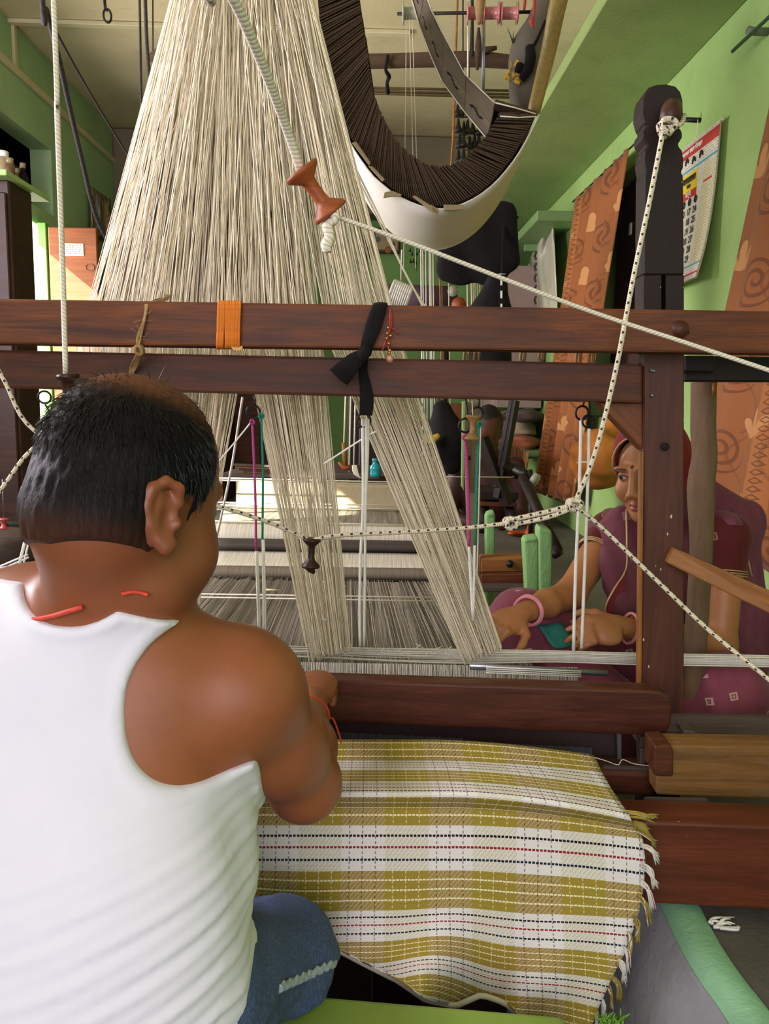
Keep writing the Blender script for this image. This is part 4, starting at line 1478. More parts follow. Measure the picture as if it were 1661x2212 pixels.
KF.f = KF.f + (0.0048 * np.sin(70 * (X_ * 0.8 + Z_ * 0.6) + 3 * np.sin(14 * Y_)) * np.clip((X_ - 0.38) / 0.1, 0.3, 1)).astype(np.float32)
KF.f = np.maximum(KF.f, 0.004 - Z_).astype(np.float32)
skin_object('skirt', KF, M_SKIRT, wom, None, 1, label='pink skirt with small pale motifs over crossed legs')
# a teal patch of cloth between her hands
tl_ = grid_surface('teal_cloth', [[L(1160 + j * 9 + i * 7, 1348 + i * 10 + 3 * math.sin(j), 1.80 - i * 0.012) for j in range(7)] for i in range(6)], plain('teal_green_cloth', '#1f7a6c', 0.8, 0.25, 40), wom, thick=0.003)

# veil over the head and shoulders
VFld = Field(axis_coords([(0.50, 0.64, 0.004), (0.64, 0.80, 0.0036), (0.80, 1.10, 0.0055)]), axis_coords([(1.60, 2.26, 0.0055)]), axis_coords([(0.03, 0.50, 0.0058), (0.50, 0.82, 0.0040)]))
VFld.add(*ball(Wh(0, -0.014, 0.032), (0.086, 0.106, 0.094), WA_), k=0.03)
VFld.add(*ball(Wh(0, -0.045, -0.03), (0.084, 0.080, 0.085), WA_), k=0.04)
VFld.add(*limb(Wh(0.02, -0.05, -0.06), wNB + np.array((0.02, 0.02, 0.0)), 0.080, 0.085), k=0.05)
wtorso(VFld, 0.014)
# front fall beside the near arm and over the chest
VFld.add(*limb(np.array(P(1338, 1140, 1.97)), np.array(P(1336, 1230, 1.90)), 0.040, 0.045, 0.6, (0.3, 1, 0)), k=0.04)
VFld.add(*limb(np.array(P(1336, 1230, 1.90)), np.array(P(1352, 1320, 1.86)), 0.045, 0.030, 0.6, (0.3, 1, 0)), k=0.04)
# long fall behind the other arm
VFld.add(*limb(np.array(P(1500, 1075, 2.02)), np.array(P(1590, 1130, 1.96)), 0.060, 0.055), k=0.05)
VFld.add(*limb(np.array(P(1590, 1130, 1.96)), np.array(P(1618, 1330, 1.90)), 0.058, 0.050, 0.7, (0, 1, 0)), k=0.05)
VFld.add(*limb(np.array(P(1618, 1330, 1.90)), np.array(P(1622, 1560, 1.80)), 0.052, 0.040, 0.7, (0, 1, 0)), k=0.04)
X_, Y_, Z_ = VFld.grid(tuple(slice(0, len(a)) for a in VFld.ax))
da, db, dc = [(X_ - WC[0]) * q[0] + (Y_ - WC[1]) * q[1] + (Z_ - WC[2]) * q[2] for q in (wr, wf, wu)]
face_open = np.sqrt((da / 0.066) ** 2 + ((dc + 0.030) / 0.120) ** 2) * 0.07 - 0.07
face_open = np.maximum(face_open, -(db - 0.0))
VFld.f = VFld.f + (0.0045 * np.sin(85 * (X_ + 0.35 * Z_) + 2 * np.sin(9 * Z_)) * (Z_ < 0.62)).astype(np.float32)
VFld.f = np.maximum(VFld.f, -face_open)
# leave the left sleeve and arm free
armcut = np.minimum(limb(wSL + np.array((0.0, -0.05, -0.03)), wEL + np.array((0, -0.05, 0)), 0.066, 0.07)[0](X_, Y_, Z_), 9)
armcut2 = limb(wSR + np.array((-0.035, -0.01, -0.04)), wER, 0.050, 0.06)[0](X_, Y_, Z_)
VFld.f = np.maximum(VFld.f, -np.minimum(armcut, armcut2))
chest_open = limb(np.array(P(1395, 1130, 1.86)), np.array(P(1398, 1300, 1.80)), 0.030, 0.045)[0](X_, Y_, Z_)
VFld.f = np.maximum(VFld.f, -chest_open)
VFld.f = np.maximum(VFld.f, (wHP[2] - 0.02 - Z_) * (X_ < 0.86) - 9.0 * (X_ >= 0.86)).astype(np.float32)


def veil_tint(v):
    d = v - WC
    c = d @ wu
    col = np.tile(np.array(lin('#693843')[:3]), (len(v), 1))
    hd = sstep(c, -0.085, -0.03)
    col = col + (np.array(lin('#86202a')[:3]) - col) * hd[:, None]
    return np.concatenate([col, np.ones((len(v), 1))], 1)


t = NT('plum_veil')
_a = t.n('ShaderNodeAttribute', attribute_name='tint')
_o = t.coord('Object', (9, 9, 9), rot=(0.3, 0.2, 0.4))
_d = t.n('ShaderNodeTexVoronoi', feature='F1', distance='CHEBYCHEV')
t.set(_d.inputs['Vector'], _o)
_d.inputs['Randomness'].default_value = 0.3
_d.inputs['Scale'].default_value = 1.0
_n = t.noise(t.coord('Object', (30, 30, 6)), 1.0, 3, 0.6, 0.8)
_c = t.mix(t.math('MULTIPLY', t.ramp(_n, [(0.4, 0), (0.65, 1)]), 0.3), _a.outputs['Color'], '#3c1420')
_c = t.mix(t.math('MULTIPLY', t.math('LESS_THAN', _d.outputs['Distance'], 0.10), 0.45), _c, '#b08a80')
M_VEIL2 = t.done(_c, 0.75, 0, _n, 0.4, 0.004, 0.2, 0.1)
veil = skin_object('veil', VFld, M_VEIL2, wom, veil_tint, 1, label='maroon and plum veil drawn over the head and shoulders')
# gold edging round the face and down the fall
edge_pts = []
for k in range(15):
    a_ = math.radians(10 + 160 * k / 14)
    a1_, c1_ = 0.068 * math.cos(a_), -0.030 + 0.122 * math.sin(a_)
    q = max(0.05, 1 - (a1_ / 0.090) ** 2 - ((c1_ - 0.032) / 0.100) ** 2)
    edge_pts.append(V(Wh(a1_, -0.014 + 0.110 * math.sqrt(q), c1_)))
tube('veil_border', edge_pts, 0.0028, M_TRIM, veil, 6, n=3)
tube('veil_border', [L(1353, 1100, 1.96), L(1354, 1180, 1.93), L(1352, 1230, 1.90), L(1328, 1270, 1.885), L(1308, 1310, 1.88), L(1312, 1338, 1.88)], 0.0024, M_TRIM, veil, 6, n=4)
tube('veil_border', [L(1532, 1122, 1.90), L(1562, 1104, 1.90), L(1582, 1122, 1.90), L(1608, 1180, 1.90), L(1624, 1245, 1.90)], 0.0022, M_TRIM, veil, 6, n=4)
prism_px('red_facing', [(1352, 1232), (1350, 1275), (1332, 1335), (1310, 1338), (1310, 1312), (1330, 1272)], 1.895, 0.004, M_VEILHEAD, veil, 0)
# jewellery
M_PINKB = plain('pink_bangle', '#d98a95', 0.35, 0.2, 300)
M_ORB = plain('orange_bangle', '#c5652c', 0.4, 0.2, 300)
fa = wWR - wER
tube('bangle', around(wER * 0.20 + wWR * 0.80, fa, 0.034), 0.0042, M_PINKB, wom, 8)
tube('bangle', around(wER * 0.16 + wWR * 0.84, fa + np.array((0.05, 0, 0.02)), 0.033), 0.0034, M_PINKB, wom, 8)
fa = wWL - wEL
for f, rr, m_ in ((0.88, 0.034, M_PINKB), (0.83, 0.031, M_ORB), (0.80, 0.031, M_ORB), (0.77, 0.031, M_ORB), (0.73, 0.035, M_PINKB), (0.70, 0.035, M_PINKB)):
    tube('bangle', around(wEL * (1 - f) + wWL * f, fa + np.array((0.03 * rng.uniform(-1, 1), 0.03 * rng.uniform(-1, 1), 0)), rr), 0.0038, m_, wom, 8)
tube('nose_ring', around(Wh(0.0150, 0.106, -0.048), wr, 0.0055, 14), 0.0009, M_GOLD if 'M_GOLD' in globals() else plain('gold_wire', '#d8b070', 0.25, metal=0.9), wom, 5)
# ------------------------------------------------------------------ warp, cloth and cords of the loom
M_CREAM = plain('cream_cotton_cord', '#d9d3bd', 0.8, 0.12, 90)
M_WHITE = plain('white_cotton_cord', '#e2e0d6', 0.8, 0.1, 90)


def rope_mat(name, base, dark, freq=160.0, fleck=None):
    """laid rope: helical twist from the tube's own uv (u in metres), optional dark tracer flecks"""
    t = NT(name)
    uv = t.n('ShaderNodeTexCoord').outputs['UV']
    u, v, _ = t.xyz(uv)
    ph = t.math('ADD', t.math('MULTIPLY', u, freq), t.math('MULTIPLY', v, 2.0))
    tw = t.math('FRACT', ph)
    h = t.math('ABSOLUTE', t.math('SUBTRACT', tw, 0.5))
    c = t.mix(t.ramp(h, [(0.30, 0.0), (0.5, 1.0)]), base, dark)
    if fleck:
        f1 = t.math('FRACT', t.math('ADD', t.math('MULTIPLY', u, fleck[1]), t.math('MULTIPLY', t.math('GREATER_THAN', v, 0.5), 0.5)))
        v2 = t.math('FRACT', t.math('MULTIPLY', v, 4.0))
        c = t.mix(t.math('MULTIPLY', t.math('LESS_THAN', f1, 0.26), t.math('LESS_THAN', v2, 0.55)), c, fleck[0])
    return t.done(c, 0.85, 0, t.math('SUBTRACT', 1.0, h), 0.6, 0.0015)


M_ROPE = rope_mat('cream_rope', '#ddd8c4', '#a59c84')
M_TRACER = rope_mat('rope_with_black_tracer', '#d6cdb4', '#9b9076', 260.0, ('#2b2622', 62.0))
M_PINKROPE = rope_mat('magenta_cord', '#b0417e', '#6e1f4c', 150)
M_TEALROPE = rope_mat('teal_cord', '#158a6e', '#0b4d3e', 150)
M_BLACKROPE = rope_mat('black_braid', '#2a2521', '#0d0b0a', 60)

# ---- the check cloth
t = NT('check_cloth')
uv = t.n('ShaderNodeTexCoord').outputs['UV']
u, v, _ = t.xyz(uv)
fu = t.math('FRACT', u)                       # two warp columns per unit
fv = t.math('FRACT', v)                       # white band then olive band
is_w = t.math('LESS_THAN', fv, 0.53)
col_t = t.math('LESS_THAN', fu, 0.5)          # columns that carry the coloured warp ends
# weave grain
wu = t.math('FRACT', t.math('MULTIPLY', u, 26.0))
wv = t.math('FRACT', t.math('MULTIPLY', v, 22.0))
tw = t.math('FRACT', t.math('ADD', t.math('MULTIPLY', u, 19.0), t.math('MULTIPLY', v, 15.0)))
twill = t.math('LESS_THAN', t.math('ABSOLUTE', t.math('SUBTRACT', tw, 0.5)), 0.16)
nz = t.noise(t.coord('UV', (40, 40, 1)), 3, 3, 0.6)
olive = t.mix(nz, '#86752a', '#a8953f')
olive_m = t.mix(t.math('MULTIPLY', twill, 0.42), t.mix(nz, '#8b7842', '#a59058'), '#cdbd92')
white = t.mix(nz, '#cfccc6', '#e6e4e0')
white_m = t.mix(t.math('MULTIPLY', twill, 0.35), t.mix(nz, '#cdcabb', '#dedbcd'), '#9a937a')
base = t.mix(is_w, t.mix(col_t, olive, olive_m), t.mix(col_t, white_m, white))
# warp stripes: three dashed ends in each column
dash_v = t.math('LESS_THAN', t.math('FRACT', t.math('MULTIPLY', v, 17.0)), 0.55)
for k in range(3):
    c0 = 0.09 + 0.15 * k
    m = t.math('MULTIPLY', t.step(fu, c0 - 0.007, c0 + 0.007), dash_v)
    base = t.mix(t.math('MULTIPLY', m, 0.75), base, '#6b2a22')
    c0 = 0.59 + 0.15 * k
    m = t.math('MULTIPLY', t.step(fu, c0 - 0.006, c0 + 0.006), dash_v)
    base = t.mix(t.math('MULTIPLY', m, 0.65), base, '#e2d9b0')
# weft lines: navy, red and black on white, cream on olive
dash_u = t.math('LESS_THAN', t.math('FRACT', t.math('MULTIPLY', u, 23.0)), 0.74)
dash_n = t.math('LESS_THAN', t.math('FRACT', t.math('ADD', t.math('MULTIPLY', u, 23.0), 0.5)), 0.8)
wob = t.math('MULTIPLY', t.math('SUBTRACT', t.noise(t.coord('UV', (9, 2, 1)), 2, 2), 0.5), 0.012)
fvw = t.math('ADD', fv, wob)
for c0, cc, ww in ((0.115, '#1d1a1c', 0.0135), (0.245, '#8f1c2c', 0.013), (0.395, '#1a2138', 0.0135)):
    base = t.mix(t.math('MULTIPLY', t.step(fvw, c0 - ww, c0 + ww), dash_u), base, cc)
for c0 in (0.64, 0.76, 0.88):
    base = t.mix(t.math('MULTIPLY', t.step(fvw, c0 - 0.010, c0 + 0.010), dash_n), base, '#e9dfb6')
hgt = t.math('ADD', t.math('MULTIPLY', t.math('ABSOLUTE', t.math('SUBTRACT', wu, 0.5)), 0.6), t.math('ABSOLUTE', t.math('SUBTRACT', wv, 0.5)))
M_CLOTH = t.done(base, 0.9, 0, hgt, 0.45, 0.0016, 0.15)

# right selvedge and rows: (v phase, pixel on the selvedge, depth) from the fell over the beam and down
ROWS = [  # band phase, y at x=700, selvedge (x,y), height (None once it hangs), distance
    (0.42, 1600, (1283, 1634), 0.200, 0),
    (0.06, 1644, (1298, 1668), 0.203, 0),
    (-0.45, 1663, (1316, 1700), 0.206, 0),
    (-0.98, 1690, (1337, 1733), 0.208, 0),
    (-1.50, 1717, (1362, 1768), 0.210, 0),
    (-1.80, 1745, (1377, 1790), None, 1.128),
    (-2.00, 1782, (1387, 1812), None, 1.120),
    (-2.25, 1830, (1393, 1858), None, 1.112),
    (-2.53, 1880, (1390, 1912), None, 1.105),
    (-3.00, 1964, (1376, 1985), None, 1.092),
    (-3.30, 2002, (1358, 2030), None, 1.085),
    (-3.53, 2030, (1346, 2065), None, 1.078),
    (-4.00, 2076, (1318, 2120), None, 1.066),
    (-4.53, 2120, (1292, 2180), None, 1.055),
    (-5.00, 2170, (1270, 2240), None, 1.045),
    (-5.50, 2230, (1240, 2310), None, 1.035),
]
ROWS_D = []
for a, yl, sv, z, d in ROWS:
    if z is not None:
        p, q = PZ(sv[0], sv[1], z), PZ(700, yl, z)
        ROWS_D.append((a, yl, sv, p.y + YAW * p.x, q.y + YAW * q.x))
    else:
        ROWS_D.append((a, yl, sv, d, d))
ROWS = ROWS_D
UXS = [400 + i * (1.0 / 60) for i in range(61)]
rows, uvs = [], []
XREF = L(738, 1830, 1.11).x
NSUB = 5


def lerp(a, b, t):
    return a + (b - a) * t


vals = []
for i in range(len(ROWS) - 1):
    for k in range(NSUB):
        f = k / NSUB
        a, b = ROWS[i], ROWS[i + 1]
        vals.append((lerp(a[0], b[0], f), lerp(a[1], b[1], f), (lerp(a[2][0], b[2][0], f), lerp(a[2][1], b[2][1], f)), lerp(a[3], b[3], f), lerp(a[4], b[4], f)))
vals.append(ROWS[-1])
NC_ = 72
for v_, yl, (sx, sy), ds, dl in vals:
    pr = L(sx, sy, ds)
    pl = L(330, yl - (sy - yl) * 0.35, dl)
    r = []
    hang = max(0.0, -v_ - 2.4)
    for j in range(NC_ + 1):
        f = j / NC_
        p = pl.lerp(pr, f)
        # selvedge droops, the middle of the cloth stays level
        bow = math.sin(f * math.pi) * 0.0
        yy = lerp(yl, sy, max(0.0, (f - 0.62) / 0.38) ** 1.7)
        xx = lerp(330, sx, f)
        d = lerp(dl, ds, f)
        # folds that grow towards the bottom
        w = hang * (0.010 * math.sin(f * 17.0 + 0.6 + v_ * 0.5) + 0.006 * math.sin(f * 31 + 1.0))
        lift = 0.0
        yy2 = yy + hang * (9 * math.sin(f * 14.5 + 2.2) + 4 * math.sin(f * 26 + 0.4)) * (0.4 + 0.6 * (1 - f))
        p = L(xx, yy2, d - w)
        # the lower left is drawn up over the weaver's lap
        r.append(p)
        uvs.append(((p.x - XREF) / 0.132, -v_))
    rows.append(r)
cl = thing('woven_cloth', L(1000, 1900, 1.04), 'olive and white checked cloth with fringed edge hanging over the brown beam', 'cloth')
# the free lower hem runs diagonally: fold everything below it to the back
HEM = [(330, 1940), (560, 1962), (640, 1992), (700, 2036), (800, 2088), (860, 2118), (920, 2160), (985, 2172), (1040, 2148), (1090, 2165), (1150, 2220), (1300, 2400)]


def hem_y(x):
    return float(np.interp(x, [a for a, _ in HEM], [b for _, b in HEM]))


def to_px(p):
    q = R_CW.transposed() @ (V(p) - CAM)
    return W_PX / 2 + F_PX * q.x / -q.z, H_PX / 2 - F_PX * q.y / -q.z


NRW, NCL = len(rows), len(rows[0])
under = [[to_px(p)[1] - hem_y(to_px(p)[0]) for p in r] for r in rows]
verts_, keep = [], []
for i, r in enumerate(rows):
    for j, p in enumerate(r):
        if under[i][j] > 0:                  # beyond the hem: snap onto it
            x, y = to_px(p)
            p = L(x, hem_y(x), p.y + YAW * p.x)
        verts_.append(p)
for i in range(NRW - 1):
    for j in range(NCL - 1):
        q = [(i, j), (i, j + 1), (i + 1, j + 1), (i + 1, j)]
        if min(under[a][b] for a, b in q) < 0:
            keep.append(tuple(a * NCL + b for a, b in q))
used = sorted({k for f_ in keep for k in f_})
remap = {k: n for n, k in enumerate(used)}
cloth = mesh('cloth', [verts_[k] for k in used], [tuple(remap[k] for k in f_) for f_ in keep], M_CLOTH, cl, smooth=True, uv=[uvs[k] for k in used])
# rolled hem turned to the back along the free edge
hemp = []
for k in range(60):
    x = 345 + k * 15.0
    if x > 1128: break
    rr_ = min(vals, key=lambda q: abs(lerp(q[1], q[2][1], max(0, ((x - 330) / (q[2][0] - 330) - 0.62) / 0.38) ** 1.7) - hem_y(x)))
    hemp.append(L(x, hem_y(x) + 1, lerp(rr_[4], rr_[3], (x - 330) / 1000) + 0.006))
tube('rolled_hem', hemp, 0.0042, plain('pale_cloth_back', '#d3cdb8', 0.9), cl, 8)
m = cloth.modifiers.new('thickness', 'SOLIDIFY')
m.thickness = 0.0025
# fringe tassels along the selvedge
M_OLIVEYARN = plain('olive_yarn', '#a08d3c', 0.9, 0.2, 200)
M_WHITEYARN = plain('white_yarn', '#dedbd2', 0.9, 0.15, 200)
M_NAVYYARN = plain('navy_yarn', '#262c44', 0.9, 0.15, 200)
M_REDYARN = plain('red_yarn', '#9a2233', 0.9, 0.15, 200)
TAS = [(1352, 1757, 66, 14, 0), (1374, 1778, 30, 26, 0), (1382, 1790, 34, 40, 0), (1390, 1828, 30, 30, 1), (1392, 1868, 26, 44, 1), (1388, 1905, 24, 58, 1), (1384, 1935, 20, 56, 0), (1374, 1985, 6, 48, 0), (1362, 2018, -2, 52, 0), (1352, 2045, 6, 50, 1), (1340, 2075, 10, 46, 1), (1326, 2112, 14, 46, 0), (1314, 2128, 12, 48, 0), (1302, 2156, 2, 46, 1), (1290, 2180, -4, 60, 1)]
for x, y, dx, dy, kind in TAS:
    sel = min(vals, key=lambda q: abs(q[2][1] - y))
    d = sel[3] - 0.003
    g = Geo()
    for k in range(11):
        o = rng.uniform(-7, 7)
        e = (x + dx + rng.uniform(-9, 5), y + dy + rng.uniform(-14, 10))
        mid = (x + dx * 0.45 + rng.uniform(-3, 6), y + dy * 0.30 + o)
        mm = 0 if rng.random() < 0.93 else 1
        pts = [L(x - 6, y + o, d), L(mid[0], mid[1], d - 0.008), L(e[0], e[1], d - 0.002)]
        g.tube(smooth_path(pts, 4), 0.0011, 4, mm)
    g.build('tassel', [M_WHITEYARN if kind else M_OLIVEYARN, M_REDYARN if kind else M_WHITEYARN], cl)
# loose yarn end at the fell
tube('yarn_end', [L(1284, 1636, 1.33), L(1310, 1644, 1.325), L(1335, 1652, 1.33), L(1345, 1641, 1.325), L(1370, 1650, 1.33), L(1410, 1655, 1.33)], 0.0008, M_WHITEYARN, cl, 5, n=5)

# ---- warp sheet and threads behind the reed
t = NT('warp_sheet')
o = t.coord('Object', (420, 2.2, 1))
n1 = t.noise(o, 1.0, 2, 0.6)
n2 = t.noise(t.coord('Object', (60, 0.8, 1)), 1.0, 2)
c = t.mix(t.ramp(n1, [(0.35, 0), (0.62, 1)]), '#3c362e', '#8c8676')
c = t.mix(t.math('MULTIPLY', t.ramp(n2, [(0.4, 0), (0.6, 1)]), 0.5), c, '#a29b88')
M_WARP = t.done(c, 0.8, 0, n1, 0.5, 0.002, 0.2)
t = NT('warp_face')
n1 = t.noise(t.coord('Object', (330, 3, 3)), 1.0, 2, 0.6)
n2 = t.noise(t.coord('Object', (30, 3, 3)), 1.0, 3)
c = t.mix(t.ramp(n1, [(0.35, 0), (0.65, 1)]), '#a39d88', '#dcd8c6')
M_WARPF = t.done(t.mix(t.math('MULTIPLY', n2, 0.35), c, '#b0aa90'), 0.8, 0, n1, 0.4, 0.002, 0.2)
t = NT('warp_back')  # grey-brown thread tone of the warp's back
n1 = t.noise(t.coord('Object', (330, 3, 3)), 1.0, 2, 0.6)
M_WARPB = t.done(t.mix(t.ramp(n1, [(0.3, 0), (0.7, 1)]), '#5d5447', '#7d7464'), 0.85, 0, n1, 0.3, 0.002, 0.2)

wp = thing('warp', L(900, 1300, 1.9), 'grey white warp threads stretched flat behind the sley', 'warp')
ZW = 0.205
a0, a1 = L(1262, 1460, 1.41), L(1003, 1263, 2.45)
b0 = V((-0.62, a0.y + 0.06, ZW))
A0, A1, B0, B1 = V((a0.x, a0.y, ZW)), V((a1.x, a1.y, ZW + 0.015)), b0, V((-0.56, a1.y + 0.04, ZW + 0.015))
rows = []
for i in range(25):
    f = i / 24
    rows.append([B0.lerp(B1, f).lerp(A0.lerp(A1, f), j / 60) + V((0, 0, 0.004 * math.sin(j * 1.7))) for j in range(61)])
grid_surface('warp_sheet', rows, M_WARP, wp)
g = Geo()
for k in range(230):
    f = rng.random()
    g.tube([B0.lerp(A0, f) + V((0, 0, 0.006)), B0.lerp(A0, f).lerp(B1.lerp(A1, f), 0.5) + V((0, 0, rng.uniform(0.004, 0.012))), B1.lerp(A1, f) + V((0, 0, 0.008))], 0.00075, 3, rng.choice((0, 0, 1)), cap=False)
g.build('warp_thread', [plain('warp_thread_pale', '#a8a08c', 0.8), plain('warp_thread_dark', '#4c4438', 0.8)], wp, kind='stuff')
# upright threads just behind the sley (heddle eyes)
g = Geo()
for k in range(500):
    x = 200 + k * 2.1 + rng.uniform(-1, 1)
    if x > 1250:
        continue
    y0 = 1425 + (x - 700) * 0.02
    g.tube([L(x, y0 + 6, 1.55 + rng.uniform(-.03, .03)), L(x + rng.uniform(-2, 2), y0 + 75, 1.46)], 0.0006, 3, cap=False)
g.build('heddle_thread', M_WHITE, wp, kind='stuff')
# lease rods and ropes across the warp
M_RODW = plain('grey_rod', '#7a7062', 0.5)
for (x0, y0, x1, y1, d, r, mt, nm) in ((430, 1283, 1010, 1292, 2.15, 0.0022, M_CREAM, 'lease_cord'), (430, 1290, 1010, 1300, 2.14, 0.0022, M_CREAM, 'lease_cord'),
                                        (440, 1259, 1030, 1266, 2.46, 0.010, M_RODW, 'lease_rod')):
    tube(nm, [L(x0, y0, d), L(x1, y1, d)], r, mt, wp, 10)
tube('splint', [L(572, 1274, 2.25), L(604, 1275, 2.24)], [0.004, 0.0015], plain('pale_splint', '#d8c894', 0.7), wp, 6)
g = Geo()
for x, y, dd in ((1250, 1463, 1.47),):
    pass
tube('cloth_stretcher', [L(1015, 1440, 1.50), L(1160, 1446, 1.50), L(1312, 1454, 1.50)], 0.0065, M_STEEL, wp, 10)
for k in range(4):
    tube('stretcher_cord', [L(1050, 1441 + k * 4, 1.49), L(1255, 1450 + k * 4, 1.49)], 0.0012, M_WHITE, wp, 5)

# ---- the second half of the warp rising to the far rollers
fw_ = thing('warp_roller_stand', L(760, 1240, 2.7), 'far warp rollers wrapped in pale thread beyond the dangling spool', 'warp roller')


def band(name, y0a, y0b, d0, y1a, y1b, d1, mat, xl=405, xr0=990, xr1=985, n=6, bulge=0.0):
    rows = []
    for i in range(n + 1):
        f = i / n
        d = lerp(d0, d1, f)
        ya, yb = lerp(y0a, y1a, f), lerp(y0b, y1b, f)
        xr = lerp(xr0, xr1, f)
        rows.append([L(lerp(xl, xr, j / 12), lerp(ya, yb, j / 12), d - bulge * math.sin(f * math.pi)) for j in range(13)])
    return grid_surface(name, rows, mat, fw_, thick=0.004)


band('roller', 1256, 1262, 2.50, 1222, 1230, 2.50, M_WARPB, 430, 1030, 1000, bulge=0.03)
band('thread_band', 1221, 1229, 2.50, 1190, 1198, 2.62, M_WARPF, 440, 1003, 975)
band('roller', 1194, 1202, 2.66, 1163, 1170, 2.66, plain('dark_roller', '#3c332b', 0.7), 455, 985, 960, bulge=0.05)
band('thread_band', 1168, 1176, 2.68, 1126, 1136, 2.74, M_WARPF, 455, 965, 945, bulge=0.02)
band('warp_sheet', 1128, 1138, 2.80, 1096, 1106, 3.55, M_WARP, 480, 950, 925)
band('cloth_front', 1100, 1106, 3.60, 1040, 1048, 3.62, plain('beige_warp_cloth', '#a89c7c', 0.85, 0.1, 60), 510, 915, 880)
for y0, y1, d in ((1125, 1136, 2.72), (1091, 1102, 3.3), (1085, 1094, 3.35), (1032, 1044, 3.5), (1037, 1048, 3.52)):
    tube('tension_cord', [L(455, y0, d), L(960, y1, d)], 0.003, M_CREAM, fw_, 6)
hexa('shelf_plank', quad_px((480, 1022), (905, 1030), (905, 1038), (480, 1030), 3.75), EY * 0.35, M_GREYW, fw_, 0.003)
hexa('shelf_plank', quad_px((700, 1004), (840, 1006), (840, 1032), (700, 1030), 3.9), EY * 0.02, M_GREYW, fw_, 0.003)
for k in range(5):
    y = 1002 + k * 5
    hexa('slat', quad_px((500 + k * 8, y), (600 + k * 3, y + 4), (600 + k * 3, y + 8), (500 + k * 8, y + 4), 3.72 + 0.02 * k), EY * 0.03, M_STICK if k % 2 else M_GREYW, fw_, 0.001)

# ---- harness: cords from the overhead machine, spread at the beams, gathered into bundles
hn = thing('harness_cords', L(560, 1000, 1.75), 'white harness cords fanning from the ceiling down to four bundles behind the beams', 'harness')
hr_ = random.Random(5)
BUND = [  # bottom (px, y, width), comber span at y=745, number
    ((200, 1412, 80), (165, 345), 145),
    ((372, 1412, 82), (340, 535), 150),
    ((712, 1412, 88), (528, 698), 175),
    ((1042, 1416, 82), (712, 872), 172)]
M_CORDS = [plain('harness_cord_white', '#ece3cb', 0.85, 0.1, 60), plain('harness_cord_cream', '#dfd2b0', 0.85, 0.1, 60), plain('harness_cord_grey', '#cdc2a4', 0.85, 0.1, 60)]
for (bx, by, bw), (c0, c1), n in BUND:
    g = Geo()
    gk = Geo()
    for k in range(n):
        f = (k + hr_.uniform(-0.5, 0.5)) / n
        f = min(max(f, 0), 1)
        fb = min(max(f + hr_.gauss(0, 0.10), 0), 1)
        ft = min(max((0.5 + ((c0 + (c1 - c0) * f) - 520) / 720) + hr_.gauss(0, 0.16), 0), 1)
        dd = hr_.uniform(-0.05, 0.05)
        bot = L(bx + (fb - 0.5) * bw, by + hr_.uniform(-8, 8) - (fb - 0.5) * 26 * (1 if bx > 500 else 1), 1.60 + dd * 0.4)
        mid = L(c0 + (c1 - c0) * f, 745, 1.72 + dd)
        top = L(425 + ft * 200, -210, 1.95 + dd * 1.6)
        mt = hr_.choice((0, 0, 1, 1, 2))
        g.tube([bot, mid, top], [0.00085, 0.0008, 0.0012], 3, mt, cap=False)
        if hr_.random() < 0.22:
            q = bot.lerp(mid, hr_.uniform(0.05, 0.55))
            gk.tube([q, q + V((hr_.uniform(-.006, .008), -0.002, hr_.uniform(-.003, .006)))], 0.0009, 4)
    g.build('cord_bundle', M_CORDS, hn, kind='stuff')
    gk.build('knot', M_WHITE, hn, kind='stuff')

# ---- the horizontal tie cords
tc = thing('tie_cords', L(1150, 1420, 1.62), 'flat band of white tie cords running sideways behind the post to the gathered bundles', 'cords')
for k in range(24):
    f = k / 23
    dd = 1.60 + 0.02 * rng.random()
    sag = rng.uniform(-3, 3)
    pts = [L(60, 1378 + f * 26, dd + .01), L(520, 1390 + f * 28 + sag * .4, dd + .01), L(680, 1396 + f * 26 + sag, dd), L(850, 1399 + f * 32 + sag, dd), L(1020, 1403 + f * 30, dd), L(1200, 1406 + f * 24, dd), L(1380, 1411 + f * 25, dd), L(1700, 1417 + f * 24, dd), L(2000, 1425 + f * 24, dd)]
    tube('tie_cord', smooth_path(pts, 3), 0.0011, M_WHITE if k % 3 else M_CREAM, tc, 5)
for k in range(26):
    x = rng.uniform(720, 1000)
    y = 1400 + rng.uniform(0, 26)
    a = L(x, y, 1.585)
    tube('stray_end', [a, a + V((rng.uniform(-.02, .02), 0, rng.uniform(0.002, 0.012)))], 0.0007, M_WHITE, tc, 4)
# ------------------------------------------------------------------ the chain of punched cards in its cloth cradle
t = NT('punched_card_board')
n1 = t.noise(t.coord('Object'), 30, 4, 0.6)
M_CARD = t.done(t.mix(n1, '#2a1f17', '#54422f'), 0.8, 0, n1, 0.3, 0.001, 0.2)
M_CARDF = wood('card_face_grey', '#6a6150', '#4a4238', 0.6, 0.5)
M_STITCH = plain('white_lacing', '#d6d0bd', 0.8)
M_TAPE = plain('brown_paper_tape', '#8a7b56', 0.8, 0.15)
cc = thing('punch_card_chain', L(940, 440, 2.05), 'long chain of dark punched loom cards sagging in a U under the ceiling', 'punch cards')
OUT = [(685, -40), (694, 60), (712, 150), (745, 262), (785, 336), (836, 396), (890, 428), (945, 442), (1000, 430), (1052, 398), (1096, 350), (1130, 296), (1157, 240)]
INN = [(768, -60), (782, 30), (795, 110), (806, 195), (830, 258), (866, 312), (905, 345), (942, 358), (978, 352), (1010, 334), (1038, 306), (1058, 278), (1078, 246)]


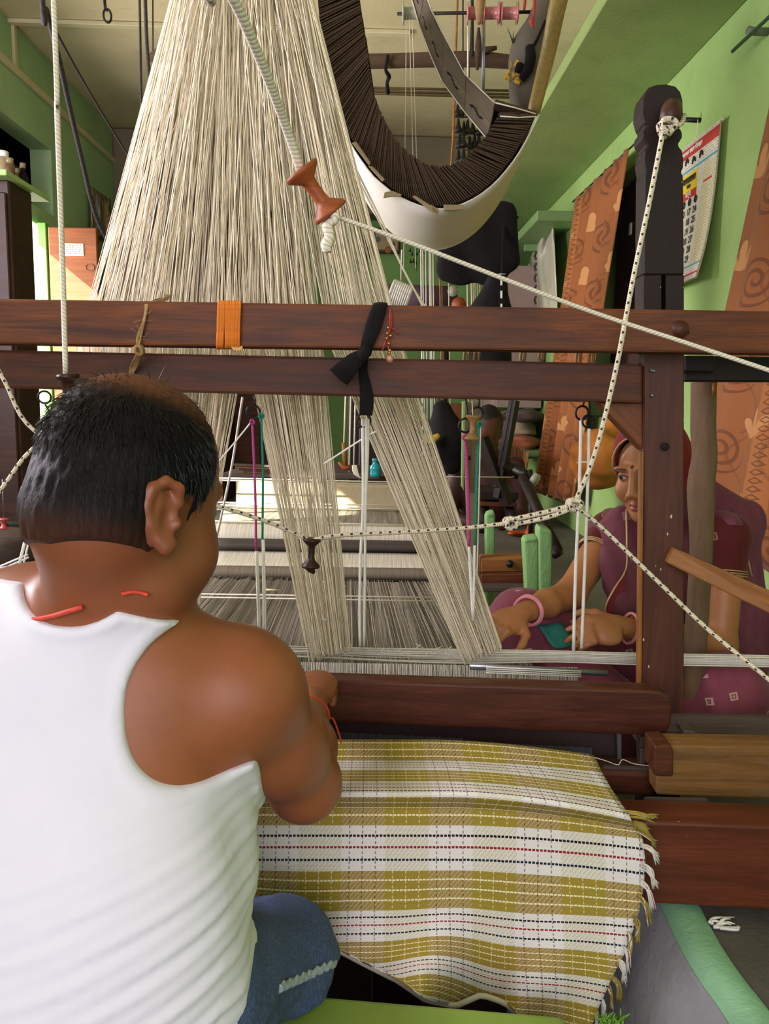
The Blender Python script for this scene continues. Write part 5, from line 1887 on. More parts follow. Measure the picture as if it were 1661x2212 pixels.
def resample(px, n):
    p = smooth_path([V((x, y, 0)) for x, y in px], 12)
    s = [0]
    for a, b in zip(p[:-1], p[1:]):
        s.append(s[-1] + (b - a).length)
    tt = np.linspace(0, s[-1], n)
    return [(float(np.interp(k, s, [q.x for q in p])), float(np.interp(k, s, [q.y for q in p]))) for k in tt]


NCARD = 165
o_s, i_s = resample(OUT, NCARD), resample(INN, NCARD)
DN, DEP = 2.12, 0.50
card_me = None
for k in range(NCARD):
    o_, i_ = L(o_s[k][0], o_s[k][1], DN), L(i_s[k][0] + rng.uniform(-1.5, 1.5), i_s[k][1] + rng.uniform(-3, 3), DN)
    ax = (i_ - o_).normalized()
    w = (i_ - o_).length
    if card_me is None:
        card_me = bpy.data.meshes.new('punched_card')
        x0, x1, y0, y1, z0, z1 = 0, 1, 0, 1, -0.5, 0.5
        card_me.from_pydata([(0, 0, -.5), (1, 0, -.5), (1, 0, .5), (0, 0, .5), (0, 1, -.5), (1, 1, -.5), (1, 1, .5), (0, 1, .5)], [], HEX_F)
        fix_normals(card_me)
        card_me.materials.append(M_CARD)
    nrm = ax.cross(EY).normalized()
    basis = Matrix((ax, EY, nrm)).transposed()
    c = link_mesh('punched_card', card_me, None, cc, o_ - ax * 0.002 + EY * rng.uniform(-0.003, 0.003), basis)
    c.scale = (w, DEP, 0.0032)
# the open loop of larger cards going back up to the machine
BL = [(1052, 300, 2.14), (1003, 241, 2.20), (955, 176, 2.26), (926, 108, 2.32), (905, 52, 2.38), (884, -20, 2.44), (868, -110, 2.50)]
BR = [(1070, 224, 2.16), (1006, 163, 2.22), (958, 74, 2.28), (932, 20, 2.34), (918, -20, 2.40), (906, -70, 2.46), (896, -140, 2.52)]
for k in range(len(BL) - 1):
    q = [L(*BL[k + 1]), L(*BR[k + 1]), L(*BR[k]), L(*BL[k])]
    nrm = (q[1] - q[0]).cross(q[3] - q[0]).normalized()
    ins = [p + (sum(q, V((0, 0, 0))) / 4 - p) * 0.015 for p in q]
    hexa('large_card', ins, nrm * 0.004, M_CARDF, cc, 0.0008)
    # lacing along both edges and a few punched holes
    tube('lacing', [q[1] + nrm * -0.003, q[2] + nrm * -0.003], 0.0016, M_STITCH, cc, 5)
    tube('lacing', [q[0] + nrm * -0.003, q[3] + nrm * -0.003], 0.0016, M_STITCH, cc, 5)
    g = Geo()
    for h in range(7):
        u_, v_ = 0.25 + 0.07 * h, 0.35 + 0.05 * math.sin(h)
        p = q[0].lerp(q[1], v_).lerp(q[3].lerp(q[2], v_), u_)
        dr = (q[3] - q[0]).normalized() * 0.006
        g.tube([p - dr - nrm * 0.0012, p + dr - nrm * 0.0012], 0.0016, 4)
    g.build('punched_hole', M_DARKHOLE, cc, kind='stuff')
# folded pair of cards at the right end
for a in (((1071, 214), (1158, 240), (1156, 248), (1068, 224)), ((1078, 243), (1156, 247), (1156, 253), (1078, 250))):
    hexa('large_card', [L(x, y, DN - 0.005) for x, y in a], EY * 0.42, M_CARD, cc, 0.001)
prism_px('card_end', [(1080, 252), (1154, 254), (1130, 312), (1116, 300)], DN + 0.02, 0.40, M_CARD, cc, 0.001)
tube('lacing', [L(1070, 222, DN - 0.01), L(1110, 232, DN - 0.01), L(1157, 246, DN - 0.01)], 0.0018, M_STITCH, cc, 5)
tube('lacing', [L(1080, 251, DN - 0.01), L(1120, 254, DN - 0.01), L(1156, 252, DN - 0.01)], 0.0018, M_STITCH, cc, 5)
# cradle cloth
t = NT('cradle_cloth')
n1 = t.noise(t.coord('Object'), 7, 4, 0.5)
n2 = t.noise(t.coord('Object', (300, 300, 300)), 1.0, 2)
M_CRADLE = t.done(t.mix(n1, '#cfccb8', '#e2e1d4'), 0.8, 0, n2, 0.1, 0.0006, 0.2)
cr = thing('card_cradle', L(940, 445, 2.2), 'pale cloth cradle slung under the dark punched cards', 'cloth')
o_n = resample([(676, -45)] + OUT[1:], 40)
rows = []
for k in range(9):
    f = k / 8
    d = DN + 0.004 + f * 0.56
    r = []
    for j, (x, y) in enumerate(o_n):
        p = L(x, y, DN)
        sag = -0.012 - 0.035 * math.sin(f * math.pi) * math.exp(-((j - 20) / 12) ** 2)
        side = (j / 39 - 0.5)
        r.append(p + EY * (d - DN) + V((0.010 * side * 2 * 1.0 - 0.004 * (1 if side < 0 else 0), 0, sag * (1 - abs(side) * 1.1))))
    rows.append(r)
grid_surface('cradle', rows, M_CRADLE, cr, thick=0.003)
for a in (((831, 415), (848, 412), (868, 420), (866, 424), (848, 424), (828, 427)), ((890, 424), (897, 422), (948, 455), (943, 465)), ((958, 442), (1002, 442), (1001, 452), (959, 455)), ((760, 308), (770, 306), (800, 350), (798, 358)), ((795, 358), (806, 360), (832, 388), (826, 392)), ((930, 441), (948, 452), (945, 462), (935, 458))):
    prism_px('tape', a, DN - 0.012, 0.006, M_TAPE, cr, 0.0008)
# two loose tie strings hanging from the cradle's left rim
for pts in ([(745, 330, 1.97), (790, 420, 1.95), (850, 540, 1.92), (915, 665, 1.75)], [(752, 330, 1.97), (830, 490, 1.93), (880, 600, 1.85), (922, 668, 1.75)]):
    tube('tie_string', [L(*p) for p in pts], 0.0022, M_CREAM, cr, 6, n=5)
# ------------------------------------------------------------------ ropes, bobbins, rings and ties on the loom
M_BOB1 = wood('orange_bobbin_wood', '#a5572c', '#7a3b1c', 0.45, 2.0)
M_BOB2 = wood('dark_bobbin_wood', '#3b2017', '#20110c', 0.35, 2.0)
M_BOB3 = wood('pale_bobbin_wood', '#9c7a46', '#6e5128', 0.45, 2.0)


def tl(name, label, cat, pts, r, mat, group=None, sides=8, n=6):
    o = tube(name, pts, r, mat, None, sides, n=n)
    return tag(o, label, cat, group)


BOB = [(0.0, 0.0), (0.0, 0.95), (0.04, 1.0), (0.09, 0.96), (0.26, 0.40), (0.34, 0.36), (0.66, 0.36), (0.74, 0.42), (0.91, 0.96), (0.96, 1.0), (1.0, 0.93), (1.0, 0.0)]

# upper left rope with its orange-brown bobbin
b1 = thing('bobbin_pulley', L(682, 412, 1.18), 'orange-brown wooden bobbin dangling on a thick grey rope before the harness cords', 'bobbin')
lathe('bobbin', L(648, 366, 1.17), L(716, 462, 1.19), [(a, b * 0.0275) for a, b in BOB[1:-1]], M_BOB1, b1, 24)
tube('rope', [V((-0.30, 0.72, 2.94)), L(400, -380, 0.86), L(470, -80, 0.92), L(520, 30, 0.97), L(575, 160, 1.05), L(620, 280, 1.13), L(650, 370, 1.17)], 0.0065, M_ROPE, b1, 8, n=6)
tube('rope_tail', [L(716, 460, 1.185), L(708, 487, 1.18), L(712, 510, 1.18), L(706, 528, 1.18), L(706, 545, 1.18)], [0.006, 0.0085, 0.0075, 0.009, 0.006], M_ROPE, b1, 8, n=6, label='frayed white rope end below the bobbin')
tube('knot', [L(716, 462, 1.175), L(726, 470, 1.17), L(718, 480, 1.175), L(708, 474, 1.18), L(716, 464, 1.185)], 0.006, M_ROPE, b1, 8, n=5)
tl('pull_rope', 'white rope slanting from the orange-brown bobbin down past the carved post', 'rope', [L(722, 466, 1.185), L(900, 530, 1.20), L(1240, 660, 1.22), L(1480, 740, 1.20), L(1661, 800, 1.18), L(1900, 880, 1.15), L(2500, 1090, 1.08)], 0.0033, M_ROPE)

# the rope with black flecks from the post's peg, its knots and the small spool
KN = L(1240, 1090, 1.33)
pr = thing('tracer_rope', KN, 'black-flecked rope from the carved post\'s peg down to a knot and across the loom', 'rope')
tube('rope', [L(1434, 275, 1.40), L(1402, 440, 1.37), L(1368, 600, 1.35), L(1330, 800, 1.34), L(1285, 980, 1.33), KN], 0.0043, M_TRACER, pr, 8, n=6)
tube('rope', [KN, L(1185, 1105, 1.33), L(1100, 1124, 1.33)], 0.0046, M_TRACER, pr, 8, n=6)
tube('rope', [KN + V((0, 0, -0.005)), L(1185, 1117, 1.325), L(1106, 1134, 1.33)], 0.0040, M_TRACER, pr, 8, n=6)
tube('rope', [L(1100, 1130, 1.33), L(1000, 1141, 1.32), L(860, 1150, 1.31), L(740, 1156, 1.30), L(690, 1163, 1.30), L(676, 1168, 1.30)], 0.0038, M_TRACER, pr, 8, n=6)
tube('rope', [L(668, 1168, 1.30), L(645, 1156, 1.30), L(580, 1128, 1.30), L(520, 1108, 1.30), L(468, 1092, 1.30), L(300, 1030, 1.30), L(80, 935, 1.30), L(0, 805, 1.30), L(-120, 600, 1.30)], 0.0036, M_TRACER, pr, 8, n=6)
tube('rope', [KN, L(1300, 1140, 1.33), L(1420, 1255, 1.30), L(1530, 1360, 1.27), L(1661, 1468, 1.22), L(1800, 1590, 1.16), L(2250, 1985, 1.02)], 0.0036, M_TRACER, pr, 8, n=6)

tube('rope', [L(120, 930, 1.30), L(55, 985, 1.30), L(0, 1060, 1.29), L(-120, 1210, 1.27)], 0.0036, M_TRACER, pr, 8, n=5)


def knot(c, r, rr, parent, mat, seed):
    q = random.Random(seed)
    pts = []
    for k in range(16):
        a = k * 1.35
        pts.append(V(c) + V((math.cos(a) * r * q.uniform(.7, 1.1), math.sin(a * 0.7) * r * 0.7, math.sin(a) * r * q.uniform(.7, 1.1))))
    tube('knot', pts, rr, mat, parent, 7, n=4)


knot(KN, 0.011, 0.0042, pr, M_TRACER, 1)
knot(L(1103, 1130, 1.325), 0.010, 0.0042, pr, M_TRACER, 2)
knot(L(1440, 274, 1.392), 0.012, 0.0048, pr, M_TRACER, 3)
tube('loop', [L(1440, 274, 1.395), L(1458, 275, 1.39), L(1472, 266, 1.41), L(1478, 250, 1.46)], 0.0042, M_TRACER, pr, 8, n=5)
tube('rope_end', [L(1436, 276, 1.39), L(1426, 272, 1.388), L(1424, 266, 1.388)], 0.004, M_TRACER, pr, 8, n=4)

s2 = thing('small_spool', L(672, 1200, 1.305), 'small dark wooden spool hanging from the flecked rope before the middle bundle', 'spool')
lathe('spool', L(674, 1163, 1.30), L(671, 1226, 1.30), [(a, b * 0.0158) for a, b in BOB[1:-1]], M_BOB2, s2, 22)
tube('knob', [L(671, 1225, 1.30), L(673, 1232, 1.30), L(679, 1238, 1.298)], [0.010, 0.006, 0.003], M_BOB2, s2, 10)

# left rope with bobbin behind the weaver's head
b3 = thing('hanging_bobbin', L(147, 840, 1.28), 'brown bobbin on a thin cream rope hanging just over the weaver\'s head', 'bobbin')
_t = L(114, -60, 1.22)
tube('rope', [V((_t.x, _t.y, 2.94)), L(114, -60, 1.22), L(124, 250, 1.24), L(136, 600, 1.27), L(142, 812, 1.28)], 0.0042, M_ROPE, b3, 8, n=6)
lathe('bobbin', L(146, 808, 1.28), L(153, 880, 1.28), [(0, 0.016), (0.03, 0.0185), (0.14, 0.0185), (0.2, 0.011), (0.8, 0.010), (0.88, 0.017), (1.0, 0.016)], M_BOB2, b3, 20)

tl('cable', 'black braided cable running slantwise from the ceiling beside the harness cords', 'cable', [V((L(80, -120, 1.88).x, 1.9, 2.94)), L(88, -60, 1.9), L(100, 20, 1.95), L(128, 130, 2.0), L(150, 230, 2.1), L(178, 350, 2.2), L(205, 460, 2.3), L(245, 560, 2.4), L(255, 700, 2.45)], 0.0065, M_BLACKROPE)
tl('cable', 'thin brown cable slanting under the ceiling towards the door', 'cable', [P(84, -10, 2.4), P(125, 75, 2.6), P(200, 210, 3.0), P(285, 350, 3.6)], 0.004, M_BLACKROPE)
for i, (x0, x1, x2) in enumerate(((300, 304, 307), (312, 322, 338))):
    tl('cable', ('straight' if i == 0 else 'thicker twisted') + ' dark cable hanging at the left edge of the fan of harness cords', 'cable', [V((L(x0, -60, 2.3).x, L(x0, -60, 2.3).y, 2.94)), L(x0, -60, 2.3), L(x1, 160, 2.25), L(x2, 330, 2.2), L(x2 + 8, 470, 2.15)], 0.0035 if i == 0 else 0.005, M_BLACKROPE)

# ring hung on the ceiling
rg = thing('iron_ring', P(232, 30, 3.0), 'small iron ring hanging from a hook in the cream ceiling', 'ring')
c = P(232, 34, 4.05)
tube('ring', [c + V((0.016 * math.cos(a * 0.4189), 0.008 * math.cos(a * .4189), 0.030 * math.sin(a * 0.4189))) for a in range(16)], 0.005, M_IRON, rg, 8)
tube('hook', [c + V((0, 0, 0.03)), c + V((-0.01, 0, 0.05)), V((c.x - 0.02, c.y, ZC))], 0.007, M_IRON, rg, 6, n=4)


def ring(name, px, py, d, rad, parent, mat=M_IRON, r=0.0021, turn=0.3):
    c = L(px, py, d)
    ex = (EX * math.cos(turn) + EY * math.sin(turn))
    return tube(name, [c + ex * (rad * math.cos(a * 0.3307)) + EZ * (rad * math.sin(a * 0.3307)) for a in range(20)], r, mat, parent, 8)


# shedding cords: iron rings under the cross beam, coloured cords and white strings below
def shed(label, ringpx, cords, d, group='shedding cords under the cross beam'):
    t_ = thing('shedding_cord', L(ringpx[0][0], ringpx[0][1], d), label, 'cord', None)
    for (x, y, rad) in ringpx:
        ring('ring', x, y, d, rad, t_)
        tube('hook', [L(x + 2, y - rad * 1700 / d + 1, d), L(x + 5, y - rad * 1700 / d - 12, d), L(x, 856, d + 0.005)], 0.0018, M_IRON, t_, 6)
    for pts, r, mt in cords:
        nm = {M_PINKROPE: 'magenta_cord', M_TEALROPE: 'teal_cord'}.get(mt, 'white_string')
        tube(nm, [L(x, y, d) for x, y in pts], r, mt, t_, 7, n=4)
        if mt in (M_PINKROPE, M_TEALROPE):
            x, y = pts[0]
            knot(L(x, y + 4, d - 0.003), 0.0045, 0.0022, t_, mt, int(x))
    return t_


shed('magenta and teal shedding cords on one iron ring, left of the middle cord bundle', [(547, 890, 0.0135)],
     [([(545, 908), (549, 1000), (552, 1090), (553, 1190)], 0.0026, M_PINKROPE), ([(564, 895), (566, 960), (568, 1020), (567, 1165)], 0.0024, M_TEALROPE),
      ([(553, 1190), (556, 1290), (559, 1362)], 0.0020, M_WHITE), ([(556, 1190), (560, 1290), (562, 1362)], 0.0016, M_CREAM), ([(567, 1165), (569, 1290), (569, 1368)], 0.0022, M_WHITE), ([(570, 1165), (573, 1290), (573, 1368)], 0.0018, M_WHITE)], 1.56)
shed('white double shedding cord on the ring below the black rag', [(786, 908, 0.0135)],
     [([(783, 905), (784, 1000), (784, 1100), (779, 1200), (777, 1300), (778, 1395)], 0.0030, M_WHITE), ([(790, 905), (791, 1000), (789, 1120), (788, 1250), (786, 1395)], 0.0030, M_WHITE), ([(796, 905), (794, 1000), (790, 1080)], 0.0024, M_CREAM)], 1.56)
sc_ = shed('magenta and teal shedding cords on two rings beside a pale spool', [(1005, 919, 0.0135), (1031, 893, 0.0120)],
           [([(1004, 940), (1008, 1010), (1012, 1100), (1013, 1180)], 0.0034, M_PINKROPE), ([(1036, 912), (1031, 985), (1028, 1080), (1025, 1180)], 0.0028, M_TEALROPE),
            ([(1013, 1175), (1016, 1240), (1022, 1340)], 0.0030, M_WHITE), ([(1025, 1178), (1024, 1240), (1022, 1340)], 0.0030, M_WHITE), ([(1038, 915), (1034, 1090), (1030, 1250)], 0.0016, M_CREAM)], 1.56)
shed('white shedding strings on two rings in front of the orange curtain', [(1257, 892, 0.0135), (1270, 910, 0.0120)],
     [([(1255, 905), (1253, 1000), (1250, 1090), (1243, 1240), (1239, 1405)], 0.0034, M_WHITE), ([(1272, 926), (1271, 1000), (1268, 1090), (1262, 1250), (1256, 1400)], 0.0034, M_WHITE), ([(1247, 1000), (1262, 998), (1276, 1001)], 0.0018, M_CREAM)], 1.56)
sp3 = thing('pale_spool', L(1023, 920, 1.53), 'pale turned wooden spool hanging between two iron rings', 'spool')
lathe('spool', L(1023, 897, 1.53), L(1019, 950, 1.53), [(a, b * 0.0155) for a, b in BOB[1:-1]], M_BOB3, sp3, 22)
tube('string', [L(1021, 897, 1.53), L(1020, 862, 1.53)], 0.0014, M_CREAM, sp3, 5)
r5 = thing('iron_ring', L(96, 858, 1.56), 'thin iron ring under the cross beam left of the hanging bobbin', 'ring')
ring('ring', 96, 858, 1.56, 0.0120, r5)
tube('twist', [L(97, 874, 1.56), L(102, 880, 1.56), L(105, 886, 1.56)], 0.002, M_IRON, r5, 6)
tl('slant_string', 'white string slanting from the ring to behind the weaver\'s brow', 'string', [L(548, 905, 1.57), L(510, 952, 1.57), L(470, 1000, 1.57)], 0.0016, M_WHITE)
tl('slant_string', 'white string slanting right from the middle bundle to the black rag\'s ring', 'string', [L(700, 1002, 1.58), L(780, 950, 1.57), L(812, 932, 1.57)], 0.0018, M_WHITE)
tl('long_string', 'pale string hanging straight beside the weaver\'s brow', 'string', [L(524, 858, 1.9), L(500, 1010, 1.9), L(468, 1160, 1.9)], 0.0030, M_WHITE)

# ties on the beams
orr = thing('orange_yarn_tie', L(494, 740, 1.40), 'orange yarn wound round the top beam', 'yarn')
M_OYARN = plain('orange_yarn', '#d9791c', 0.8, 0.2, 160)
for k in range(15):
    x0 = 470 + k * 3.3
    sk = rng.uniform(-3, 3)
    tube('yarn_turn', [L(x0 + 3, 652, 1.432), L(x0 + 2 + sk * .4, 657, 1.403), L(x0 + sk * .5, 700, 1.402), L(x0 - 1 + sk, 745, 1.402), L(x0 - 1, 752, 1.425)], 0.0026, M_OYARN, orr, 6, n=3)
for k in range(6):
    tube('yarn_end', [L(500 + k * 4, 749, 1.403), L(508 + k * 3, 756 + rng.uniform(-2, 3), 1.40), L(522, 752 - k, 1.402)], 0.0014, plain('pale_orange_yarn', '#d7b06a', 0.8) if k == 0 else bpy.data.materials['pale_orange_yarn'], orr, 5, n=3)

jt = thing('jute_tie', L(300, 800, 1.40), 'twisted jute strand knotted round both beams', 'jute tie')
M_JUTE = plain('jute_fibre', '#9a7d50', 0.9, 0.25, 120)
for k in range(5):
    q = [rng.uniform(-4, 4) for _ in range(6)]
    tube('strand', [L(318 + q[0], 656, 1.412), L(312 + q[1], 690, 1.402), L(302 + q[2] * 1.6, 730, 1.402), L(300 + q[3] * .5, 758, 1.405), L(290 + q[4] * 1.8, 790, 1.44), L(274 + q[5] * 1.4, 822, 1.45)], 0.0020, M_JUTE, jt, 5, n=4)
knot(L(301, 757, 1.403), 0.008, 0.003, jt, M_JUTE, 9)
for k in range(12):
    y = rng.uniform(670, 810)
    x = np.interp(y, [656, 757, 822], [316, 300, 276])
    a = L(x, y, 1.402 if y < 745 else 1.445)
    tube('fibre', [a, a + V((rng.uniform(-.02, .02), -0.004, rng.uniform(-.008, .02)))], 0.0005, M_JUTE, jt, 3)
g = Geo()
for k in range(14):
    g.tube(smooth_path([L(318, 655, 1.42), L(345 + rng.uniform(-6, 10), 650 + rng.uniform(-6, 2), 1.43), L(366 + rng.uniform(-8, 8), 640 + rng.uniform(-6, 8), 1.44)], 4), 0.0009, 4)
g.build('fibre_tuft', M_JUTE, jt, kind='stuff')

rag = thing('black_rag', L(790, 800, 1.39), 'black cloth rag knotted round both beams', 'rag')
t = NT('black_cotton')
n1 = t.noise(t.coord('Object'), 60, 4)
M_BLACK = t.done(t.mix(n1, '#0b090a', '#1b1818'), 0.9, 0, n1, 0.4, 0.002, 0.2)
for nm, pts, wd in (('strip', [(822, 656, 1.425), (820, 662, 1.398), (806, 705, 1.396), (793, 745, 1.395), (789, 768, 1.41)], [0.013, 0.013, 0.014, 0.011, 0.010]),
                    ('strip', [(789, 764, 1.40), (768, 778, 1.40), (748, 797, 1.40), (731, 815, 1.405)], [0.009, 0.015, 0.018, 0.021]),
                    ('strip', [(786, 760, 1.41), (784, 800, 1.45), (790, 840, 1.452), (792, 868, 1.452), (790, 897, 1.455)], [0.009, 0.008, 0.011, 0.013, 0.012])):
    tube(nm, [L(*p) for p in pts], wd, M_BLACK, rag, 12, n=6, flat=0.22, up=EX)
tube('knot', [L(793, 752, 1.395), L(786, 764, 1.39), L(784, 776, 1.395)], [0.009, 0.012, 0.008], M_BLACK, rag, 12, n=4)

bd = thing('bead_string', L(842, 760, 1.40), 'red thread strung with small gold beads hanging on the top beam', 'beads')
M_REDT = plain('red_thread', '#a5322c', 0.7)
M_GOLD = plain('gold_bead', '#c79a5a', 0.25, 0.1, metal=0.9)
tube('red_thread', [L(843, 664, 1.405), L(842, 700, 1.402), L(838, 735, 1.402), L(842, 772, 1.40)], 0.0014, M_REDT, bd, 6, n=5)
tube('red_thread', [L(843, 664, 1.405), L(846, 700, 1.402), L(832, 740, 1.402), L(826, 756, 1.40)], 0.0012, M_REDT, bd, 6, n=5)
tube('red_thread', [L(846, 708, 1.402), L(854, 714, 1.40), L(861, 720, 1.40)], 0.0014, M_REDT, bd, 6, n=3)


def bead(x, y, d, r, mat, parent, name='bead'):
    a = L(x, y, d)
    return lathe(name, a - EZ * r, a + EZ * r, [(0.5 - 0.5 * math.cos(math.pi * k / 6), max(1e-4, r * math.sin(math.pi * k / 6))) for k in range(7)], mat, parent, 10)


for x, y in ((838, 708), (836, 720), (844, 725), (835, 731), (840, 742), (842, 757), (841, 763)):
    bead(x, y, 1.398, 0.0030, M_GOLD, bd)
bead(842, 775, 1.396, 0.007, plain('pink_bead', '#c8917c', 0.4, metal=0.3), bd)

# strings hanging between the two beams
for k, (x, ln, w) in enumerate(((1008, 18, 'leftmost of the rope loops'), (1030, 20, 'second rope loop from the bead string'), (1130, 16, 'third rope loop from the bead string'), (1170, 15, 'fourth rope loop from the bead string'), (1250, 22, 'second rope loop from the post'), (1278, 22, 'rope loop nearest the post'))):
    tl('rope_loop', w + ', hanging in the gap between the two beams', 'rope loop', [L(x - 4, 760, 1.56), L(x - 6, 760 + ln, 1.56), L(x + 2, 762 + ln * 1.1, 1.56), L(x + 5, 760, 1.56)], 0.003, M_JUTE, 'rope loops between the beams', 6, 4)
# ------------------------------------------------------------------ things round the room
def rbox(name, c, sx, sy, sz, mat, parent=None, rotz=0.0, bevel=0.004, **k):
    c = V(c)
    return box(name, c - V((sx / 2, sy / 2, 0)), c + V((sx / 2, sy / 2, sz)), mat, parent, bevel, rotz=rotz, **k)


# ---- wall calendar
t = NT('calendar_print')
uv = t.n('ShaderNodeTexCoord').outputs['UV']
u, v, _ = t.xyz(uv)
paper = t.mix(t.noise(t.coord('UV'), 6, 2), '#d8d4c4', '#e6e2d6')
fine = t.math('LESS_THAN', t.math('FRACT', t.math('MULTIPLY', v, 52.0)), 0.42)
gap = t.math('GREATER_THAN', t.noise(t.coord('UV', (60, 52, 1)), 1.0, 1), 0.47)
mid = t.math('LESS_THAN', t.math('ABSOLUTE', t.math('SUBTRACT', u, 0.45)), 0.30)
side = t.math('SUBTRACT', 1.0, t.math('MULTIPLY', mid, t.step(v, 0.14, 0.68)))
c = t.mix(t.math('MULTIPLY', t.math('MULTIPLY', fine, gap), t.math('MULTIPLY', side, 0.55)), paper, '#6b675c')
c = t.mix(t.math('MULTIPLY', t.step(v, 0.12, 0.78), t.math('MULTIPLY', t.step(u, 0.76, 0.97), 0.30)), c, '#d9c85a')
for lo, hi, h in ((0.90, 0.975, '#b9322f'), (0.80, 0.815, '#4aa0b8'), (0.035, 0.05, '#b9324a'), (0.10, 0.112, '#4aa0b8')):
    c = t.mix(t.step(v, lo, hi), c, h)
c = t.mix(t.math('MULTIPLY', t.step(v, 0.66, 0.785), t.step(u, 0.34, 0.66)), c, '#e3c62f')
c = t.mix(t.math('MULTIPLY', t.step(v, 0.605, 0.66), t.step(u, 0.36, 0.66)), c, '#c2372f')
c = t.mix(t.math('MULTIPLY', t.step(v, 0.655, 0.67), t.step(u, 0.78, 0.94)), c, '#b9324a')
gr = t.math('MAXIMUM', t.math('LESS_THAN', t.math('FRACT', t.math('MULTIPLY', u, 10.5)), 0.05), t.math('LESS_THAN', t.math('FRACT', t.math('MULTIPLY', v, 14.0)), 0.05))
c = t.mix(t.math('MULTIPLY', t.math('MULTIPLY', gr, t.math('MULTIPLY', t.step(v, 0.14, 0.58), t.step(u, 0.10, 0.74))), 0.35), c, '#8d8a80')
M_CALP = t.done(c, 0.5)
CX0, CYA, CYB = XR - 0.012, PX(1571, 260, XR).y, PX(1471, 330, XR).y       # near and far edge along the wall
CZT = PX(1571, 258, XR).z
CZB = PX(1540, 590, XR).z - 0.02
cal = thing('wall_calendar', (XR - 0.01, (CYA + CYB) / 2, CZB), 'printed paper month calendar with red header hanging on the green wall by the curtain', 'calendar')
CW = CYB - CYA + 0.06


def cal_pt(a, b, off=0.0):
    """a across from the far edge, b up from the bottom"""
    y = CYB + 0.06 - a * CW
    curl = 0.05 * (1 - b) ** 3 * (0.3 + 0.7 * a)
    return V((XR - 0.014 - off - curl, y, CZB + b * (CZT - CZB)))


for s_ in range(4):
    off = 0.001 + 0.004 * (3 - s_)
    rows = [[cal_pt(j / 8 * (1 - 0.010 * s_), i / 12 * (1 - 0.004 * s_) + 0.008 * s_ * (1 - i / 12) * 0, off) for j in range(9)] for i in range(13)]
    uvs = [(j / 8, i / 12) for i in range(13) for j in range(9)]
    grid_surface('page', rows, M_CALP if s_ == 0 else M_PAPER, cal, uv=uvs, thick=0.0008)
DEV = None
M_CALINK = plain('calendar_ink', '#2a2622', 0.6)
M_CALWHITE = plain('calendar_white_ink', '#efe6da', 0.6)
try:
    import os
    _fp = os.path.join(bpy.utils.system_resource('DATAFILES'), 'fonts', 'NotoSansDevanagari-Regular.woff2')
    DEV = bpy.data.fonts.load(_fp)
except Exception:
    DEV = None


TEXTS = []


def text_on(name, s, origin, right, up, size, mat, parent, font=None, bold=0.0, align='CENTER'):
    cu = bpy.data.curves.new(name, 'FONT')
    cu.body = s
    if font: cu.font = font
    cu.size = size
    cu.align_x = align
    cu.align_y = 'CENTER'
    cu.offset = bold
    cu.extrude = 0.0003
    cu.resolution_u = 3
    cu.materials.append(mat)
    right, up = V(right).normalized(), V(up).normalized()
    nrm = right.cross(up)
    o = bpy.data.objects.new(name, cu)
    COL.objects.link(o)
    o.parent = parent
    o.location = V(origin) - world_loc(parent)
    o.rotation_euler = Matrix((right, up, nrm)).transposed().to_euler()
    TEXTS.append(o)
    return o


CR, CU = V((0, -1, 0)), V((0, 0, 1))


def ctext(s, a, b, size, mat=M_CALINK, font=None, bold=0.0, name='print'):
    return text_on(name, s, cal_pt(a, b, 0.0165), CR, CU, size, mat, cal, font, bold)


days = [(None, 3, 10, 17, 24), (None, 4, 11, 18, 25), (None, 5, 12, 19, 26), (None, 6, 13, 20, 27), (None, 7, 14, 21, 28), (1, 8, 15, 22, 29), (2, 9, 16, 23, 30)]
for r, row in enumerate(days[:6]):
    for q, n_ in enumerate(row):
        if n_ is None: continue
        ctext(str(n_), 0.20 + 0.118 * q, 0.505 - 0.068 * r, 0.036, bold=0.0006)
for q in range(5):
    p = cal_pt(0.20 + 0.118 * q, 0.575, 0.016)
    tube('month_seal', [p, p + V((-0.001, 0, 0))], 0.015, M_CALINK, cal, 12)
    ctext('•', 0.20 + 0.118 * q, 0.575, 0.03, M_CALWHITE)
if DEV:
    ctext('मार्च', 0.51, 0.632, 0.050, M_CALWHITE, DEV, 0.001)
    ctext('रामनारायन', 0.50, 0.735, 0.056, M_CALINK, DEV, 0.0018)
    ctext('पंचांग', 0.50, 0.690, 0.030, M_CALINK, DEV, 0.001)
    ctext('रामनारायन पंचांग कैलेण्डर', 0.50, 0.935, 0.040, M_CALWHITE, DEV, 0.0008)
bpy.context.view_layer.update()
_dg = bpy.context.evaluated_depsgraph_get()
for o in TEXTS:
    me = bpy.data.meshes.new_from_object(o.evaluated_get(_dg))
    m_ = link_mesh('print', me, None, None, (0, 0, 0))
    m_.parent, m_.location, m_.rotation_euler = o.parent, o.location, o.rotation_euler
for o in TEXTS:
    bpy.data.objects.remove(o)
for q in range(4):
    for y_ in (0.845, 0.860):
        p = cal_pt(0.26 + 0.14 * q, y_ + 0.012 * math.sin(q * 2), 0.016)
        tube('picture_mark', [p, p + V((0, -0.012, 0.016)), p + V((0, -0.03, 0.004))], 0.003, M_CALINK, cal, 6, n=3)
tube('hanging_rod', [cal_pt(-0.02, 1.0, 0.004), cal_pt(1.02, 1.0, 0.004)], 0.006, M_PAPER, cal, 8)
nl = PX(1513, 260, XR)
pg_ = thing('wall_peg', nl, 'dark peg wound with wire sticking out of the green wall above the calendar', 'peg')
tube('peg', [nl + V((0.004, 0, 0)), nl + V((-0.055, 0.02, 0.008))], 0.010, M_IRON, pg_, 10)
